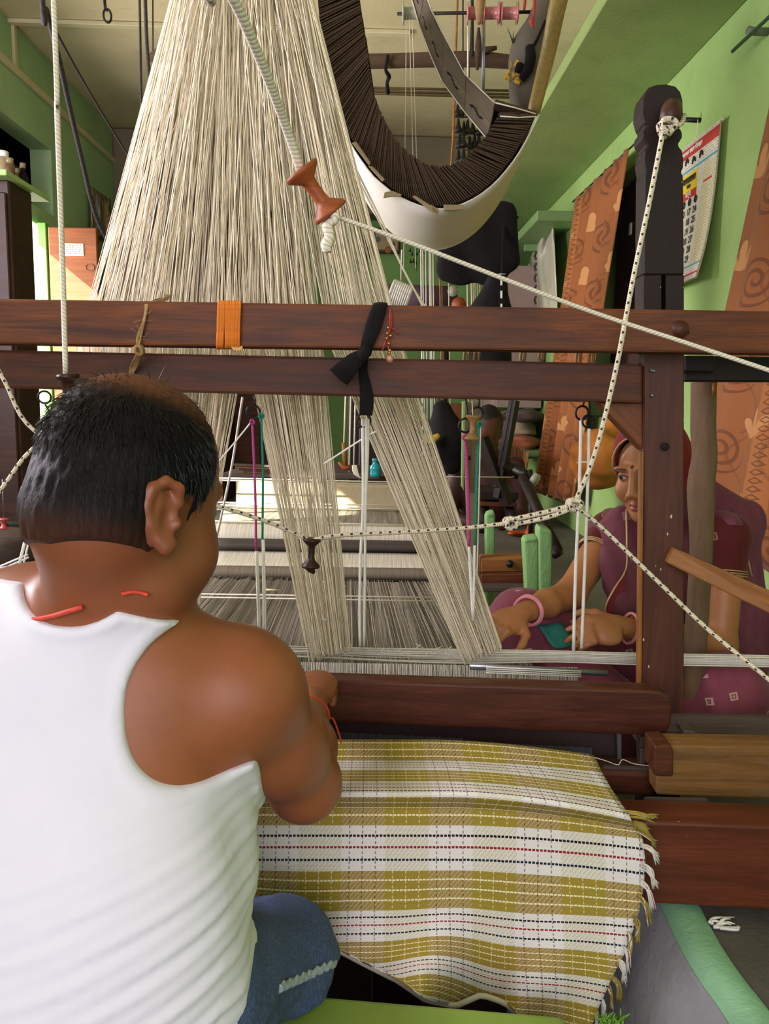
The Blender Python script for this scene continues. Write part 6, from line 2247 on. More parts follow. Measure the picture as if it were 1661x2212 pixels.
tube('wire', [nl + V((-0.012, 0, 0.010)), nl + V((-0.014, -0.01, -0.012)), nl + V((-0.01, 0, -0.05)), V((XR - 0.02, (CYA + CYB) / 2 + .03, CZT))], 0.0016, M_CREAM, pg_, 5)

# ---- curtains
t = NT('orange_scroll_curtain')
uv = t.n('ShaderNodeTexCoord').outputs['UV']
u, v, _ = t.xyz(uv)
nz = t.noise(t.coord('UV', (90, 90, 1)), 3, 2)
base = t.mix(nz, '#7c4620', '#945a2f')
border = t.step(t.math('FRACT', u), 0.80, 0.97)


def cell(su, sv, ou, ov):
    a = t.math('SUBTRACT', t.math('FRACT', t.math('ADD', t.math('MULTIPLY', u, su), ou)), 0.5)
    b = t.math('SUBTRACT', t.math('FRACT', t.math('ADD', t.math('MULTIPLY', v, sv), ov)), 0.5)
    return a, b


# spirals
a, b = cell(2.0, 2.2, 0.0, 0.25)
r_ = t.math('SQRT', t.math('ADD', t.math('MULTIPLY', a, a), t.math('MULTIPLY', b, b)))
th = t.math('ARCTAN2', b, a)
sp = t.math('FRACT', t.math('ADD', t.math('MULTIPLY', r_, 8.5), t.math('DIVIDE', th, 6.2832)))
spm = t.math('MULTIPLY', t.math('LESS_THAN', sp, 0.38), t.step(r_, 0.02, 0.30))
# fans
a, b = cell(2.0, 2.2, 0.5, 0.85)
b2 = t.math('ADD', b, 0.18)
r2 = t.math('SQRT', t.math('ADD', t.math('MULTIPLY', a, a), t.math('MULTIPLY', b2, b2)))
th2 = t.math('ARCTAN2', a, b2)
pet = t.math('ABSOLUTE', t.math('COSINE', t.math('MULTIPLY', th2, 3.5)))
lim = t.math('ADD', 0.15, t.math('MULTIPLY', pet, 0.23))
inside = t.math('MULTIPLY', t.math('LESS_THAN', r2, lim), t.math('LESS_THAN', t.math('ABSOLUTE', th2), 1.45))
outline = t.math('MULTIPLY', inside, t.math('GREATER_THAN', t.math('ADD', r2, 0.030), lim))
# trailing stems
a, b = cell(2.0, 2.2, 0.25, 0.5)
stem = t.math('LESS_THAN', t.math('ABSOLUTE', t.math('SUBTRACT', a, t.math('MULTIPLY', t.math('SINE', t.math('MULTIPLY', b, 7.0)), 0.16))), 0.018)
col = t.mix(t.math('MULTIPLY', spm, 0.75), base, '#5a2f12')
col = t.mix(t.math('MULTIPLY', stem, 0.6), col, '#6b3a18')
col = t.mix(t.math('MULTIPLY', inside, 0.55), col, '#cf9a62')
col = t.mix(t.math('MULTIPLY', outline, 0.8), col, '#6b3715')
# border of small lozenges
a = t.math('ABSOLUTE', t.math('SUBTRACT', t.math('FRACT', u), 0.885))
b = t.math('ABSOLUTE', t.math('SUBTRACT', t.math('FRACT', t.math('MULTIPLY', v, 22.0)), 0.5))
loz = t.math('ADD', t.math('MULTIPLY', a, 9.0), b)
lz = t.math('MULTIPLY', border, t.step(loz, 0.26, 0.44))
col = t.mix(t.math('MULTIPLY', border, 0.30), col, '#c07a3e')
col = t.mix(t.math('MULTIPLY', lz, 0.8), col, '#5a2f14')
M_CURT = t.done(col, 0.75, 0, nz, 0.2, 0.001, 0.25, 0.1)


def curtain(name, label, pts_top, pts_bot, z_top, z_bot, folds, amp, uscale, nz_=26, ncol=90):
    """pts_top / pts_bot: (x, y) of both ends on the floor plan"""
    t_ = thing(name, ((pts_top[0][0] + pts_top[1][0]) / 2, (pts_top[0][1] + pts_top[1][1]) / 2, z_bot), label, 'curtain', 'orange curtains on the green wall')
    rows, uvs = [], []
    for i in range(nz_ + 1):
        f = i / nz_
        r = []
        for j in range(ncol + 1):
            g_ = j / ncol
            a = V((lerp(pts_top[0][0], pts_top[1][0], g_), lerp(pts_top[0][1], pts_top[1][1], g_), 0))
            b = V((lerp(pts_bot[0][0], pts_bot[1][0], g_), lerp(pts_bot[0][1], pts_bot[1][1], g_), 0))
            p = a.lerp(b, f)
            w = math.sin(g_ * folds * 2 * math.pi + 0.8 * math.sin(f * 2.0 + g_ * 5)) * amp * (0.55 + 0.6 * f)
            p.x -= w + amp
            p.z = lerp(z_top, z_bot, f) + 0.012 * math.sin(g_ * folds * 6.28) * f
            r.append(p)
            uvs.append((g_ * uscale, (1 - f) * (z_top - z_bot) * 1.6))
        rows.append(r)
    grid_surface('fabric', rows, M_CURT, t_, uv=uvs, thick=0.002)
    return t_


c1_ = curtain('curtain', 'orange scroll-patterned curtain beside the calendar, nearest the photographer', [(XR - 0.015, 1.75), (XR - 0.015, 2.64)], [(XR - 0.015, 1.80), (XR - 0.02, 3.15)], 1.90, 0.28, 4, 0.018, 1.55)
rod_a, rod_b = PX(1582, 111, XR - 0.06), PX(1668, 40, XR - 0.06)
tube('rod', [V((XR - 0.06, 1.3, rod_b.z)), V((XR - 0.06, rod_a.y, rod_a.z))], 0.006, plain('green_rod', '#2e4a2e', 0.5), c1_, 8)
rk = PX(1627, 68, XR - 0.05)
tube('bracket', [V((XR, rk.y, rk.z)), rk, rk + V((-0.02, 0, 0.004))], 0.013, plain('grey_bracket', '#6e7a66', 0.5), c1_, 10)
c2_ = curtain('curtain', 'orange scroll-patterned curtain in the doorway beyond the post, drawn to its far side', [(XR - 0.04, 4.02), (XR - 0.04, 5.08)], [(XR - 0.06, 4.55), (XR - 0.16, 5.25)], 2.03, 0.20, 6, 0.022, 1.0)
tube('rod', [(XR - 0.05, 3.95, 2.035), (XR - 0.05, 5.15, 2.045)], 0.005, M_IRON, c2_, 6)
# doorway: maroon hanging cloth, painted dark depth, orange bundle
M_MAROON = plain('maroon_cloth', '#3c1612', 0.85, 0.25, 20)
hg = thing('maroon_panel', (XR + 0.10, 3.55, 1.1), 'dark maroon panel with white tabs hanging in the doorway behind the post', 'panel')
box('panel', (XR + 0.08, 3.84, 0.98), (XR + 0.11, 4.60, 1.97), M_MAROON, hg, 0.004)
for k, (px, y0, y1) in enumerate(((1382, 370, 395), (1379, 403, 428), (1378, 436, 462), (1362, 483, 507))):
    p = PX(px, (y0 + y1) / 2, XR + 0.075)
    h = (y1 - y0) / 1700 * p.y
    box('white_tab', (XR + 0.070, p.y - 0.016, p.z - h / 2), (XR + 0.078, p.y + 0.016, p.z + h / 2), M_WHITE, hg, 0.001)
box('painted_depth', (XR + 0.50, 3.84, 0.73), (XR + 0.54, 5.03, 1.97), M_DARKHOLE, hg, 0)  # black sheet paints the darkness at the back of the doorway
sk = thing('orange_bundle', PX(1280, 1060, XR - 0.12), 'orange cloth bundle hanging from the wall behind the woman\'s head', 'bundle')
SFd = Field(axis_coords([(XR - 0.36, XR + 0.02, 0.012)]), axis_coords([(3.05, 4.05, 0.014)]), axis_coords([(0.25, 0.95, 0.012)]))
c = np.array(PX(1285, 1000, XR - 0.14))
SFd.add(*ball(c, (0.13, 0.26, 0.13)), k=0.03)
SFd.add(*ball(c + np.array((-0.03, -0.16, 0.05)), (0.10, 0.17, 0.12)), k=0.05)
SFd.add(*limb(c + np.array((0.05, 0.0, 0.08)), c + np.array((0.10, 0.0, 0.26)), 0.09, 0.04), k=0.05)
X_, Y_, Z_ = SFd.grid(tuple(slice(0, len(a)) for a in SFd.ax))
SFd.f = SFd.f + (0.012 * np.sin(26 * (Y_ + Z_ * 0.9)) + 0.006 * np.sin(50 * (Z_ - Y_ * 0.4))).astype(np.float32)
skin_object('cloth', SFd, plain('orange_cloth', '#c97a2c', 0.8, 0.2, 12), sk, None, 1)

# ---- loft and ceiling things
bp_ = thing('bamboo_pole', P(1180, 120, 2.55), 'pale yellow bamboo pole hanging upright beside the loft edge', 'pole')
tube('pole', [L(1238, -120, 2.25), L(1205, 10, 2.35), L(1185, 110, 2.45), L(1152, 245, 2.56)], [0.026, 0.024, 0.022, 0.020], plain('bamboo_yellow', '#a8914f', 0.5, 0.25, 14, stretch=(8, 8, 1)), bp_, 14, n=5)
M_BAG = plain('grey_bag_cloth', '#5b5548', 0.7, 0.2, 14)
bg = thing('grey_bag', L(1150, 220, 2.75), 'limp grey bag with dark straps hanging under the ceiling beside the bamboo pole', 'bag')
gf = Field(axis_coords([(0.40, 0.85, 0.010)]), axis_coords([(2.50, 3.00, 0.012)]), axis_coords([(1.65, 2.45, 0.010)]))
gf.add(*limb(L(1176, 20, 2.75), L(1150, 110, 2.75), 0.040, 0.055), k=0.06)
gf.add(*limb(L(1150, 110, 2.75), L(1138, 195, 2.75), 0.058, 0.050), k=0.06)
gf.add(*limb(L(1140, 150, 2.75), L(1134, 218, 2.75), 0.048, 0.036), k=0.05)
skin_object('body', gf, M_BAG, bg, None, 1)
tube('strap', [L(1178, 45, 2.66), L(1160, 85, 2.665), L(1140, 120, 2.675), L(1128, 165, 2.69)], [0.012, 0.013, 0.012, 0.010], M_BLACK, bg, 8, n=4, flat=0.35)
tube('handle', [L(1144, 102, 2.66), L(1146, 125, 2.65), L(1140, 150, 2.66), L(1126, 172, 2.67)], [0.014, 0.017, 0.017, 0.012], M_BLACK, bg, 10, n=4)
tube('buckle', [L(1124, 138, 2.67), L(1119, 155, 2.67)], 0.012, M_BLACK, bg, 8)
db = thing('dark_boards', V((0.88, 2.5, 2.275)), 'bundle of dark boards and papers lying on the loft edge', 'boards')
for k, (x, z, w, m_) in enumerate(((0.835, 2.275, 0.03, M_POSTTOP), (0.80, 2.30, 0.02, M_PAPER), (0.86, 2.33, 0.03, M_BEAM2))):
    box('board' if m_ is not M_PAPER else 'paper_sheet', (x, 1.7 + 0.15 * k, z), (x + 0.10, 3.2 - 0.2 * k, z + w), m_, db, 0.003, rotz=0.03 * (k - 1))
fl = thing('yellow_flowers', L(1106, 180, 2.72), 'small bunch of yellow artificial flowers beside the grey bag', 'flowers')
M_YEL = plain('yellow_petal', '#c9a32e', 0.6)
for k in range(9):
    a = k * 2.4
    c = L(1107 + 5 * math.cos(a), 160 + 16 * math.sin(a * 0.7), 2.70)
    tube('petal', [c, c + V((0.020 * math.cos(a), -0.01, 0.020 * math.sin(a)))], [0.004, 0.009], M_YEL, fl, 6, flat=0.3)
for k in range(3):
    c = L(1108, 92, 2.72)
    tube('leaf', [c, c + V((0.02 * (k - 1), 0, 0.045 - 0.01 * k))], [0.008, 0.001], plain('dark_leaf', '#26321c', 0.6) if k == 0 else bpy.data.materials['dark_leaf'], fl, 6, flat=0.3)

rb = thing('bobbin_rod', L(1020, 28, 2.6), 'dark iron rod carrying one grey and three pink plastic bobbins under the ceiling', 'rod')
tube('rod', [L(858, 30, 2.75), L(1200, 25, 2.75)], 0.0055, M_IRON, rb, 8)
M_PINKPL = plain('pink_plastic', '#b06a68', 0.35)
M_GREYPL = plain('grey_plastic', '#9a9a86', 0.35)
BB = [(0, 0.030), (0.08, 0.034), (0.10, 0.018), (0.90, 0.018), (0.92, 0.034), (1.0, 0.030)]
for x0, x1, m_ in ((869, 912, M_GREYPL), (1008, 1043, M_PINKPL), (1043, 1079, M_PINKPL), (1081, 1119, M_PINKPL)):
    lathe('bobbin', L(x0, 29, 2.75), L(x1, 28, 2.75), BB, m_, rb, 16)
for k, (x, y1, x2) in enumerate(((878, 380, 872), (884, 380, 898), (890, 300, 905))):
    tube('hanging_thread', [L(x, 32, 2.74), L(x2, y1 + 200, 2.74)], 0.0012, M_CREAM, rb, 4)
M_REDR = plain('red_ribbon', '#b23a30', 0.7)
tube('ribbon', [L(1137, -30, 2.6), L(1132, 20, 2.59)], 0.005, M_REDR, rb, 6)
tube('ribbon', [L(1155, -30, 2.6), L(1153, 30, 2.59), L(1148, 45, 2.58), L(1152, 60, 2.58)], [0.006, 0.004, 0.008, 0.003], M_REDR, rb, 6, n=4)
tube('rope_end', [L(1040, -40, 2.62), L(1036, 20, 2.58), L(1034, 52, 2.58)], [0.012, 0.014, 0.006], M_JUTE, rb, 8, n=4)

M_LOG = NT('rough_log')
_n = M_LOG.noise(M_LOG.coord('Object', (2, 14, 14)), 3, 5, 0.65)
M_LOG = M_LOG.done(M_LOG.mix(_n, '#251a10', '#5a4326'), 0.85, 0, _n, 0.6, 0.006)
lg = thing('ceiling_log', L(900, 130, 3.0), 'crooked dark log slung level under the cream ceiling', 'log')
tube('log', [L(322, 126, 3.0), L(345, 120, 3.0), L(360, 116, 3.0), L(420, 118, 3.0), L(520, 118, 3.0), L(640, 128, 3.0), L(760, 133, 3.0), L(900, 130, 3.0), L(1000, 128, 3.0), L(1060, 130, 3.0), L(1120, 136, 3.0)], [0.012, 0.026, 0.036, 0.032, 0.024, 0.026, 0.025, 0.024, 0.026, 0.025, 0.022], M_LOG, lg, 12, n=4)
tube('branch_stub', [L(1030, 118, 2.98), L(1050, 108, 2.97), L(1073, 103, 2.96)], [0.016, 0.012, 0.007], M_LOG, lg, 8)
tube('hanger', [L(1020, 120, 2.96), L(1020, -40, 2.96)], 0.006, M_BLACKROPE, lg, 6)
tube('hanger', [L(500, 110, 2.96), L(500, -120, 2.96)], 0.006, M_BLACKROPE, lg, 6)
for k, x in enumerate((1012, 1044, 1047)):
    tube('rod', [L(x, -40, 2.9), L(x - 2, 230, 2.9)], 0.0035, M_STEEL if k else M_CREAM, lg, 6)
tube('spindle', [L(1034, 60, 2.88), L(1033, 100, 2.88), L(1031, 150, 2.88)], [0.004, 0.012, 0.005], M_LOG, lg, 10, n=3)
rl = thing('ceiling_rail', L(800, 195, 3.2), 'pair of thin dark rails running level just below the crooked log', 'rail')
for dy in (0, 8, 15):
    tube('rail', [L(326, 180 + dy * .5, 3.2), L(1112, 196 + dy, 3.2)], 0.005, plain('rail_brown', '#6b5b3c', 0.6) if dy == 0 else bpy.data.materials['rail_brown'], rl, 6)
for x in (330, 1000):
    tube('hanger', [L(x, 182, 3.2), L(x, -100, 3.2)], 0.003, M_IRON, rl, 5)
bl = thing('black_tie', L(838, 190, 3.15), 'black looped strap dangling from the crooked log over the rails', 'strap')
tube('strap', [L(838, 118, 2.96), L(833, 150, 2.98), L(840, 165, 3.0), L(836, 180, 3.05), L(838, 200, 3.1)], [0.006, 0.006, 0.008, 0.006, 0.009], M_BLACK, bl, 8, n=4)


def chime(label, px, py, d, rows_, s):
    t_ = thing('bell_chime', L(px, py, d), label, 'chime')
    tp = L(px, py - 95 * s, d)
    tube('chain', [V((tp.x, tp.y, ZC if d < 5 else 2.325)), tp, L(px, py + 60 * s, d)], 0.002, M_IRON, t_, 5)
    q = random.Random(int(px))
    for r in range(rows_):
        for k in range(5):
            c = L(px + (k - 2) * 11 * s + q.uniform(-3, 3), py - 70 * s + r * 32 * s + q.uniform(-5, 5), d + q.uniform(-.04, .04))
            e = V((0, 0, 0.026 * s))
            lathe('bell', c + e, c - e, [(0, 0.003 * s), (0.2, 0.006 * s), (0.5, 0.008 * s), (0.8, 0.016 * s), (1, 0.019 * s)], M_IRON, t_, 8)


chime('chime of small dark bells hanging inside the U of punched cards', 1012, 310, 3.4, 5, 1.0)
chime('chime of dark bells hanging on the back wall beside the printed tray', 900, 548, 6.9, 4, 0.62)
bb = thing('bamboo_strip', L(985, 300, 3.0), 'thin orange-brown strip hanging left of the upper bell chime', 'strip')
_tp = L(981, 230, 3.0)
tube('strip', [V((_tp.x, _tp.y, ZC)), L(981, 230, 3.0), L(976, 330, 3.0), L(968, 460, 3.0)], [0.004, 0.012, 0.010, 0.004], M_STICK, bb, 6, n=3, flat=0.4)

# ---- hanging dark garments
gm = thing('black_garment', L(1020, 590, 3.6), 'black garment hanging from a line below the card cradle', 'garment')
gf = Field(axis_coords([(0.10, 0.85, 0.012)]), axis_coords([(3.2, 4.0, 0.014)]), axis_coords([(1.15, 1.90, 0.012)]))
for a, b, ra, rb_ in (((1060, 470), (1070, 560), 0.085, 0.10), ((1000, 480), (975, 575), 0.09, 0.07), ((960, 590), (1060, 590), 0.035, 0.05), ((1030, 500), (1050, 590), 0.10, 0.05), ((1090, 470), (1090, 515), 0.05, 0.045)):
    gf.add(*limb(L(a[0], a[1], 3.6), L(b[0], b[1], 3.6), ra, rb_, 0.5, (0, 1, 0)), k=0.05)
X_, Y_, Z_ = gf.grid(tuple(slice(0, len(a)) for a in gf.ax))
gf.f = gf.f + (0.010 * np.sin(40 * X_ + 6 * np.sin(5 * Z_))).astype(np.float32)
skin_object('cloth', gf, M_BLACK, gm, None, 1)
tube('line', [L(930, 452, 3.6), L(1120, 470, 3.6)], 0.006, M_IRON, gm, 5)
bgk = thing('black_bag', L(1066, 660, 3.5), 'black bag with a white buckle strap hanging under the black garment', 'bag')
gf = Field(axis_coords([(0.30, 0.75, 0.012)]), axis_coords([(3.2, 3.8, 0.014)]), axis_coords([(0.80, 1.45, 0.012)]))
gf.add(*limb(L(1072, 615, 3.5), L(1058, 690, 3.5), 0.05, 0.09), k=0.05)
gf.add(*limb(L(1058, 690, 3.5), L(1060, 780, 3.5), 0.09, 0.09), k=0.05)
skin_object('body', gf, M_BLACK, bgk, None, 1)
for k in range(3):
    hexa('strap_stitch', quad_px((1081, 600 + 28 * k), (1085, 600 + 28 * k), (1085, 616 + 28 * k), (1081, 616 + 28 * k), 3.38), EY * 0.004, M_WHITE, bgk, 0)
hexa('strap', quad_px((1078, 590), (1091, 590), (1090, 690), (1076, 690), 3.39), EY * 0.004, M_BLACK, bgk, 0)
tube('hanging_loop', [L(1084, 615, 3.45), L(1086, 540, 3.5), L(1088, 467, 3.6), L(1092, 462, 3.61)], [0.006, 0.006, 0.014, 0.012], M_BLACK, bgk, 8)
tube('buckle', [L(1078, 592, 3.385), L(1092, 592, 3.385), L(1092, 599, 3.385), L(1078, 599, 3.385), L(1078, 592, 3.385)], 0.002, M_WHITE, bgk, 5)

# ---- shelf on the right wall and what stands beneath
sh_ = thing('wall_shelf', (XR - 0.1, 6.1, 1.90), 'green painted slab shelf jutting from the right wall', 'shelf')
M_SHELF = plaster('green_shelf_paint', '#7d9f66', '#6d8d58', '#506940')
box('slab', (XR - 0.27, 5.15, 1.93), (XR, 7.05, 1.99), M_SHELF, sh_, 0.004)
box('bracket', (XR - 0.20, 5.9, 1.88), (XR, 5.94, 1.93), M_SHELF, sh_, 0.004)
M_LIDGREEN = plain('dark_green_tin', '#2f4a38', 0.5)
for y in (5.9, 6.6):
    box('flange', (XR - 0.30, y, 1.955), (XR - 0.255, y + 0.22, 1.985), M_LIDGREEN, sh_, 0.002)
pb = thing('pink_cupboard', (XR - 0.15, 6.2, 1.0), 'dusty pink painted cupboard side under the green shelf', 'cupboard')
box('side', (XR - 0.36, 5.92, 0.75), (XR - 0.02, 6.95, 1.78), plaster('dusty_pink_paint', '#a58d86', '#8f7972', '#6b5a52'), pb, 0.005)
pl_ = thing('plastic_bag', PX(1180, 640, XR - 0.10), 'white printed plastic bag hanging between the shelf and the orange curtain', 'bag')
M_PLAST = plain('milky_plastic', '#b9b7a4', 0.35, 0.15, 16)
rows = []
for i in range(15):
    f = i / 14
    r = []
    for j in range(13):
        g_ = j / 12
        x = lerp(lerp(1196, 1142, g_), lerp(1205, 1150, g_), f)
        if f < 0.35:
            x = lerp(1198, x, 0.35 + f * 1.86)
        y = lerp(486, 690, f) + (6 * math.sin(g_ * 6)) * f
        r.append(PX(x, y, XR - 0.10 - 0.02 * math.sin(g_ * 9 + f * 4)))
    rows.append(r)
grid_surface('bag', rows, M_PLAST, pl_, thick=0.002)
for k in range(5):
    p = PX(1157, 560 + 24 * k, XR - 0.128)
    tube('print_mark', [p, p + V((0, 0.05, 0.03)), p + V((-0.0, 0.0, 0.05))], 0.008, M_INK, pl_, 5, n=2)
tube('neck_tie', [PX(1196, 488, XR - 0.10), PX(1192, 470, XR - 0.05), PX(1196, 462, XR)], 0.004, M_WHITE, pl_, 6)

# ---- back wall things
tr = thing('printed_tray', P(828, 545, YB - 0.03), 'cream tray printed with flowers hanging on the back wall', 'tray')
p0, p1 = P(806, 492, YB - 0.04), P(864, 548, YB - 0.04)
box('frame', (p0.x, YB - 0.05, p1.z), (p1.x, YB - 0.005, p0.z), plain('tray_brown', '#4a2c20', 0.5), tr, 0.01)
box('face', (p0.x + 0.02, YB - 0.058, p1.z + 0.025), (p1.x - 0.02, YB - 0.048, p0.z - 0.02), plain('tray_cream', '#a8946c', 0.5), tr, 0.002)
for x, y, r, h in ((816, 517, 0.022, '#5c7f96'), (838, 540, 0.030, '#b0764a'), (836, 512, 0.016, '#96603c'), (848, 528, 0.020, '#3d4a30')):
    a = P(x, y, YB - 0.061)
    tube('flower', [a, a + V((0, 0.004, 0))], r, plain('tray_flower_' + h[1:], h, 0.6), tr, 12)
fr2 = thing('framed_picture', P(796, 548, YB - 0.03), 'dark framed picture beside the printed tray on the back wall', 'frame')
p0, p1 = P(784, 508, YB - 0.04), P(805, 560, YB - 0.04)
box('frame', (p0.x, YB - 0.04, p1.z), (p1.x, YB - 0.005, p0.z), M_POSTTOP, fr2, 0.006)
box('picture', (p0.x + 0.02, YB - 0.046, p1.z + 0.02), (p1.x - 0.02, YB - 0.039, p0.z - 0.02), M_BEAM2, fr2, 0.002)
rlx = thing('thread_reel', L(866, 640, 2.3), 'big reel of white thread hanging behind the top beam', 'reel')
lathe('thread', L(843, 628, 2.3), L(886, 644, 2.3), [(0, 0.030), (0.04, 0.036), (0.1, 0.033), (0.9, 0.030), (0.96, 0.034), (1, 0.030)], M_CREAM, rlx, 20)
for k in range(9):
    f = 0.1 + 0.1 * k
    c = L(843 + 43 * f, 628 + 16 * f, 2.3)
    ax_ = (L(886, 644, 2.3) - L(843, 628, 2.3))
    tube('thread_turn', [V(q) for q in around(np.array(c), np.array(ax_), 0.0325, 16)], 0.0022, M_WHITE, rlx, 5)
tube('string', [L(866, 608, 2.3), L(868, 540, 2.25)], 0.002, M_CREAM, rlx, 5)
cr2 = thing('purple_roll', P(905, 650, 5.6), 'long dusky purple roll lying on a rack before the back wall', 'roll')
tube('roll', [P(832, 640, 5.6), P(985, 646, 5.6)], 0.085, plain('dusky_purple', '#4a3340', 0.7), cr2, 16)
tube('stand', [P(850, 655, 5.62), V((P(850, 655, 5.62).x, 5.7, 0))], 0.03, M_POSTTOP, cr2, 8)
tube('stand', [P(965, 655, 5.62), V((P(965, 655, 5.62).x, 5.7, 0))], 0.03, M_POSTTOP, cr2, 8)
tube('knob', [P(978, 629, 5.4), P(978, 629, 5.45)], 0.035, M_GREYPL, cr2, 14)
wd = thing('wooden_disc', P(991, 655, 5.3), 'round orange wooden disc leaning on the purple roll', 'disc')
tube('disc', [P(991, 658, 5.455), P(991, 658, 5.505)], 0.050, M_BOB1, wd, 24)
# distant hanging cords
fc = thing('far_harness', L(905, 700, 4.2), 'sparse white harness cords of another loom in front of the back wall', 'harness')
for xs, y0, y1, d, m_ in (((911, 915, 921), 530, 1000, 4.2, M_WHITE), ((929, 932, 937), 530, 1000, 4.2, M_WHITE), ((952, 956), 600, 880, 4.4, M_JUTE), ((971,), 600, 980, 4.4, M_CREAM), ((1011,), 590, 1000, 4.4, M_WHITE), ((1020, 1024, 1028, 1033, 1038), 590, 1000, 4.5, M_CREAM)):
    for x in xs:
        tube('far_cord', [L(x - 2, y0, d), L(x + 3, y1, d)], 0.0035, m_, fc, 4)
tube('heald_bar', [L(900, 1000, 4.25), L(1050, 1002, 4.25)], 0.008, M_GREYW, fc, 6)
for x, y1 in ((756, 1030), (766, 1030), (745, 960)):
    tube('far_cord', [L(x + 2, 840, 3.9), L(x - 2, y1, 3.9)], 0.004, M_CREAM, fc, 4)

# far woven things under the beams
bt = thing('teal_bottle', L(812, 1030, 3.7), 'teal plastic bottle standing on the far plank between the cord bundles', 'bottle')
a, b = L(811, 1030, 3.70), L(811, 992, 3.70)
lathe('body', a, b, [(0, 0.020), (0.05, 0.026), (0.2, 0.027), (0.3, 0.024), (0.45, 0.027), (0.6, 0.025), (0.75, 0.014), (0.82, 0.012), (1, 0.013)], plain('teal_plastic', '#128f9a', 0.2), bt, 18)
lathe('cap', L(811, 998, 3.70), L(811, 990, 3.70), [(0, 0.015), (1, 0.0145)], plain('teal_cap', '#0e7f8c', 0.35), bt, 16)
hm = thing('small_hammer', L(745, 1010, 3.8), 'small wooden-handled hammer hanging on a cord above the far plank', 'hammer')
tube('handle', [L(742, 956, 3.8), L(746, 1008, 3.8)], 0.010, M_STICK, hm, 8)
tube('head', [L(731, 998, 3.8), L(742, 1010, 3.8), L(756, 1010, 3.8)], [0.004, 0.014, 0.014], M_BOB1, hm, 8)
hk = thing('yarn_hank', L(768, 1028, 3.75), 'loose hank of cream yarn drooping on the far plank', 'yarn')
for k in range(8):
    tube('strand', [L(762 + k, 1005, 3.74), L(764 + k * 1.6, 1022 + k, 3.72), L(776 + k * .8, 1030 + k * .3, 3.73)], 0.004, M_CREAM, hk, 5, n=3)
gp = thing('green_partition', P(735, 1000, 5.2), 'dark door-like board standing before the green back wall', 'board')
box('board', (P(752, 900, 5.0).x, 5.0, 0.0), (P(800, 900, 5.0).x, 5.05, 1.2), M_POSTTOP, gp, 0.005)
dk = thing('dark_chest', P(860, 980, 5.0), 'low dark chest in front of the back wall', 'chest')
box('body', (P(775, 950, 4.9).x, 4.9, 0.02), (P(1000, 950, 4.9).x, 5.35, 0.62), M_POSTTOP, dk, 0.01)
box('lid', (P(772, 950, 4.88).x, 4.88, 0.62), (P(1003, 950, 4.88).x, 5.37, 0.66), M_BEAM2, dk, 0.008)
op = thing('orange_plank', P(985, 980, 4.6), 'orange brown plank leaning upright beside the dark chest', 'plank')
hexa('plank', quad_px((970, 870), (1003, 872), (1001, 1060), (968, 1060), 4.4), EY * 0.03, M_DOORLEAF, op, 0.004)
hb = thing('hanging_sack', L(960, 960, 4.0), 'black sack with a yellow cloth hanging behind the right cord bundle', 'sack')
gf = Field(axis_coords([(0.05, 0.75, 0.014)]), axis_coords([(3.6, 4.4, 0.016)]), axis_coords([(0.30, 0.95, 0.014)]))
gf.add(*limb(L(955, 885, 4.0), L(965, 950, 4.0), 0.05, 0.10), k=0.06)
gf.add(*limb(L(965, 950, 4.0), L(975, 1000, 4.0), 0.10, 0.06), k=0.06)
skin_object('body', gf, M_BLACK, hb, None, 1)
tube('yellow_cloth', [L(916, 945, 3.85), L(932, 950, 3.84), L(948, 940, 3.85)], [0.015, 0.022, 0.012], M_YEL, hb, 8, n=3)

# pole with slots, green posts, timber blocks
ps = thing('slotted_pole', L(1012, 1200, 2.4), 'pale weathered upright pole with square slots behind the magenta cord', 'pole')
hexa('pole', quad_px((1000, 866), (1034, 866), (1030, 1240), (1012, 1240), 2.45), EY * 0.03, wood('pale_grey_pole', '#8a7a5c', '#5e5038', 0.6, 0.8), ps, 0.003, along=EZ)
hexa('pole', quad_px((998, 866), (1006, 866), (1002, 1060), (996, 1050), 2.43), EY * 0.015, plain('green_stained_wood', '#7a9a5c', 0.6), ps, 0.002, along=EZ)
for y in (925, 985):
    hexa('slot', quad_px((1012, y), (1017, y), (1017, y + 9), (1012, y + 9), 2.446), EY * 0.004, M_DARKHOLE, ps, 0)
M_GPOST = plaster('painted_mud_post', '#83b06c', '#72a05c', '#4b6b3c', 3.0)
for nm, lb, a, b, c, d_, dist, dep in (('green_post', 'small green painted post standing on the dark floor right of the magenta cord', (1049, 1112), (1070, 1108), (1069, 1210), (1050, 1212), 2.9, 0.07),
                                        ('green_post', 'thick green painted post end beside the woman\'s forearm, front one of the pair', (1130, 1165), (1164, 1162), (1166, 1290), (1150, 1290), 2.25, 0.06),
                                        ('green_post', 'taller green painted post with worn top, behind the front one', (1162, 1140), (1194, 1150), (1194, 1300), (1170, 1300), 2.40, 0.08)):
    fl_ = PZ((c[0] + d_[0]) / 2, c[1], 0)
    bz = L((c[0] + d_[0]) / 2, c[1], dist)
    ext = 60 + 1700 * bz.z / dist
    c, d_ = (c[0], c[1] + ext - 60), (d_[0], d_[1] + ext - 60)
    t_ = thing(nm, V((bz.x, bz.y, 0)), lb, 'post', 'green painted posts')
    o = hexa('post', quad_px(a, b, (c[0], c[1] + 60), (d_[0], d_[1] + 60), dist), EY * dep, M_GPOST, t_, 0.012, 3)
    hexa('worn_top', quad_px((a[0] + 2, a[1] - 3), (b[0] - 2, b[1] - 4), (b[0] - 2, b[1] + 10), (a[0] + 2, a[1] + 10), dist - 0.003), EY * dep, M_GPOST, t_, 0.01, 2)
tb = thing('timber_block', L(1085, 1262, 2.4), 'split brown timber block lying between the green posts', 'timber')
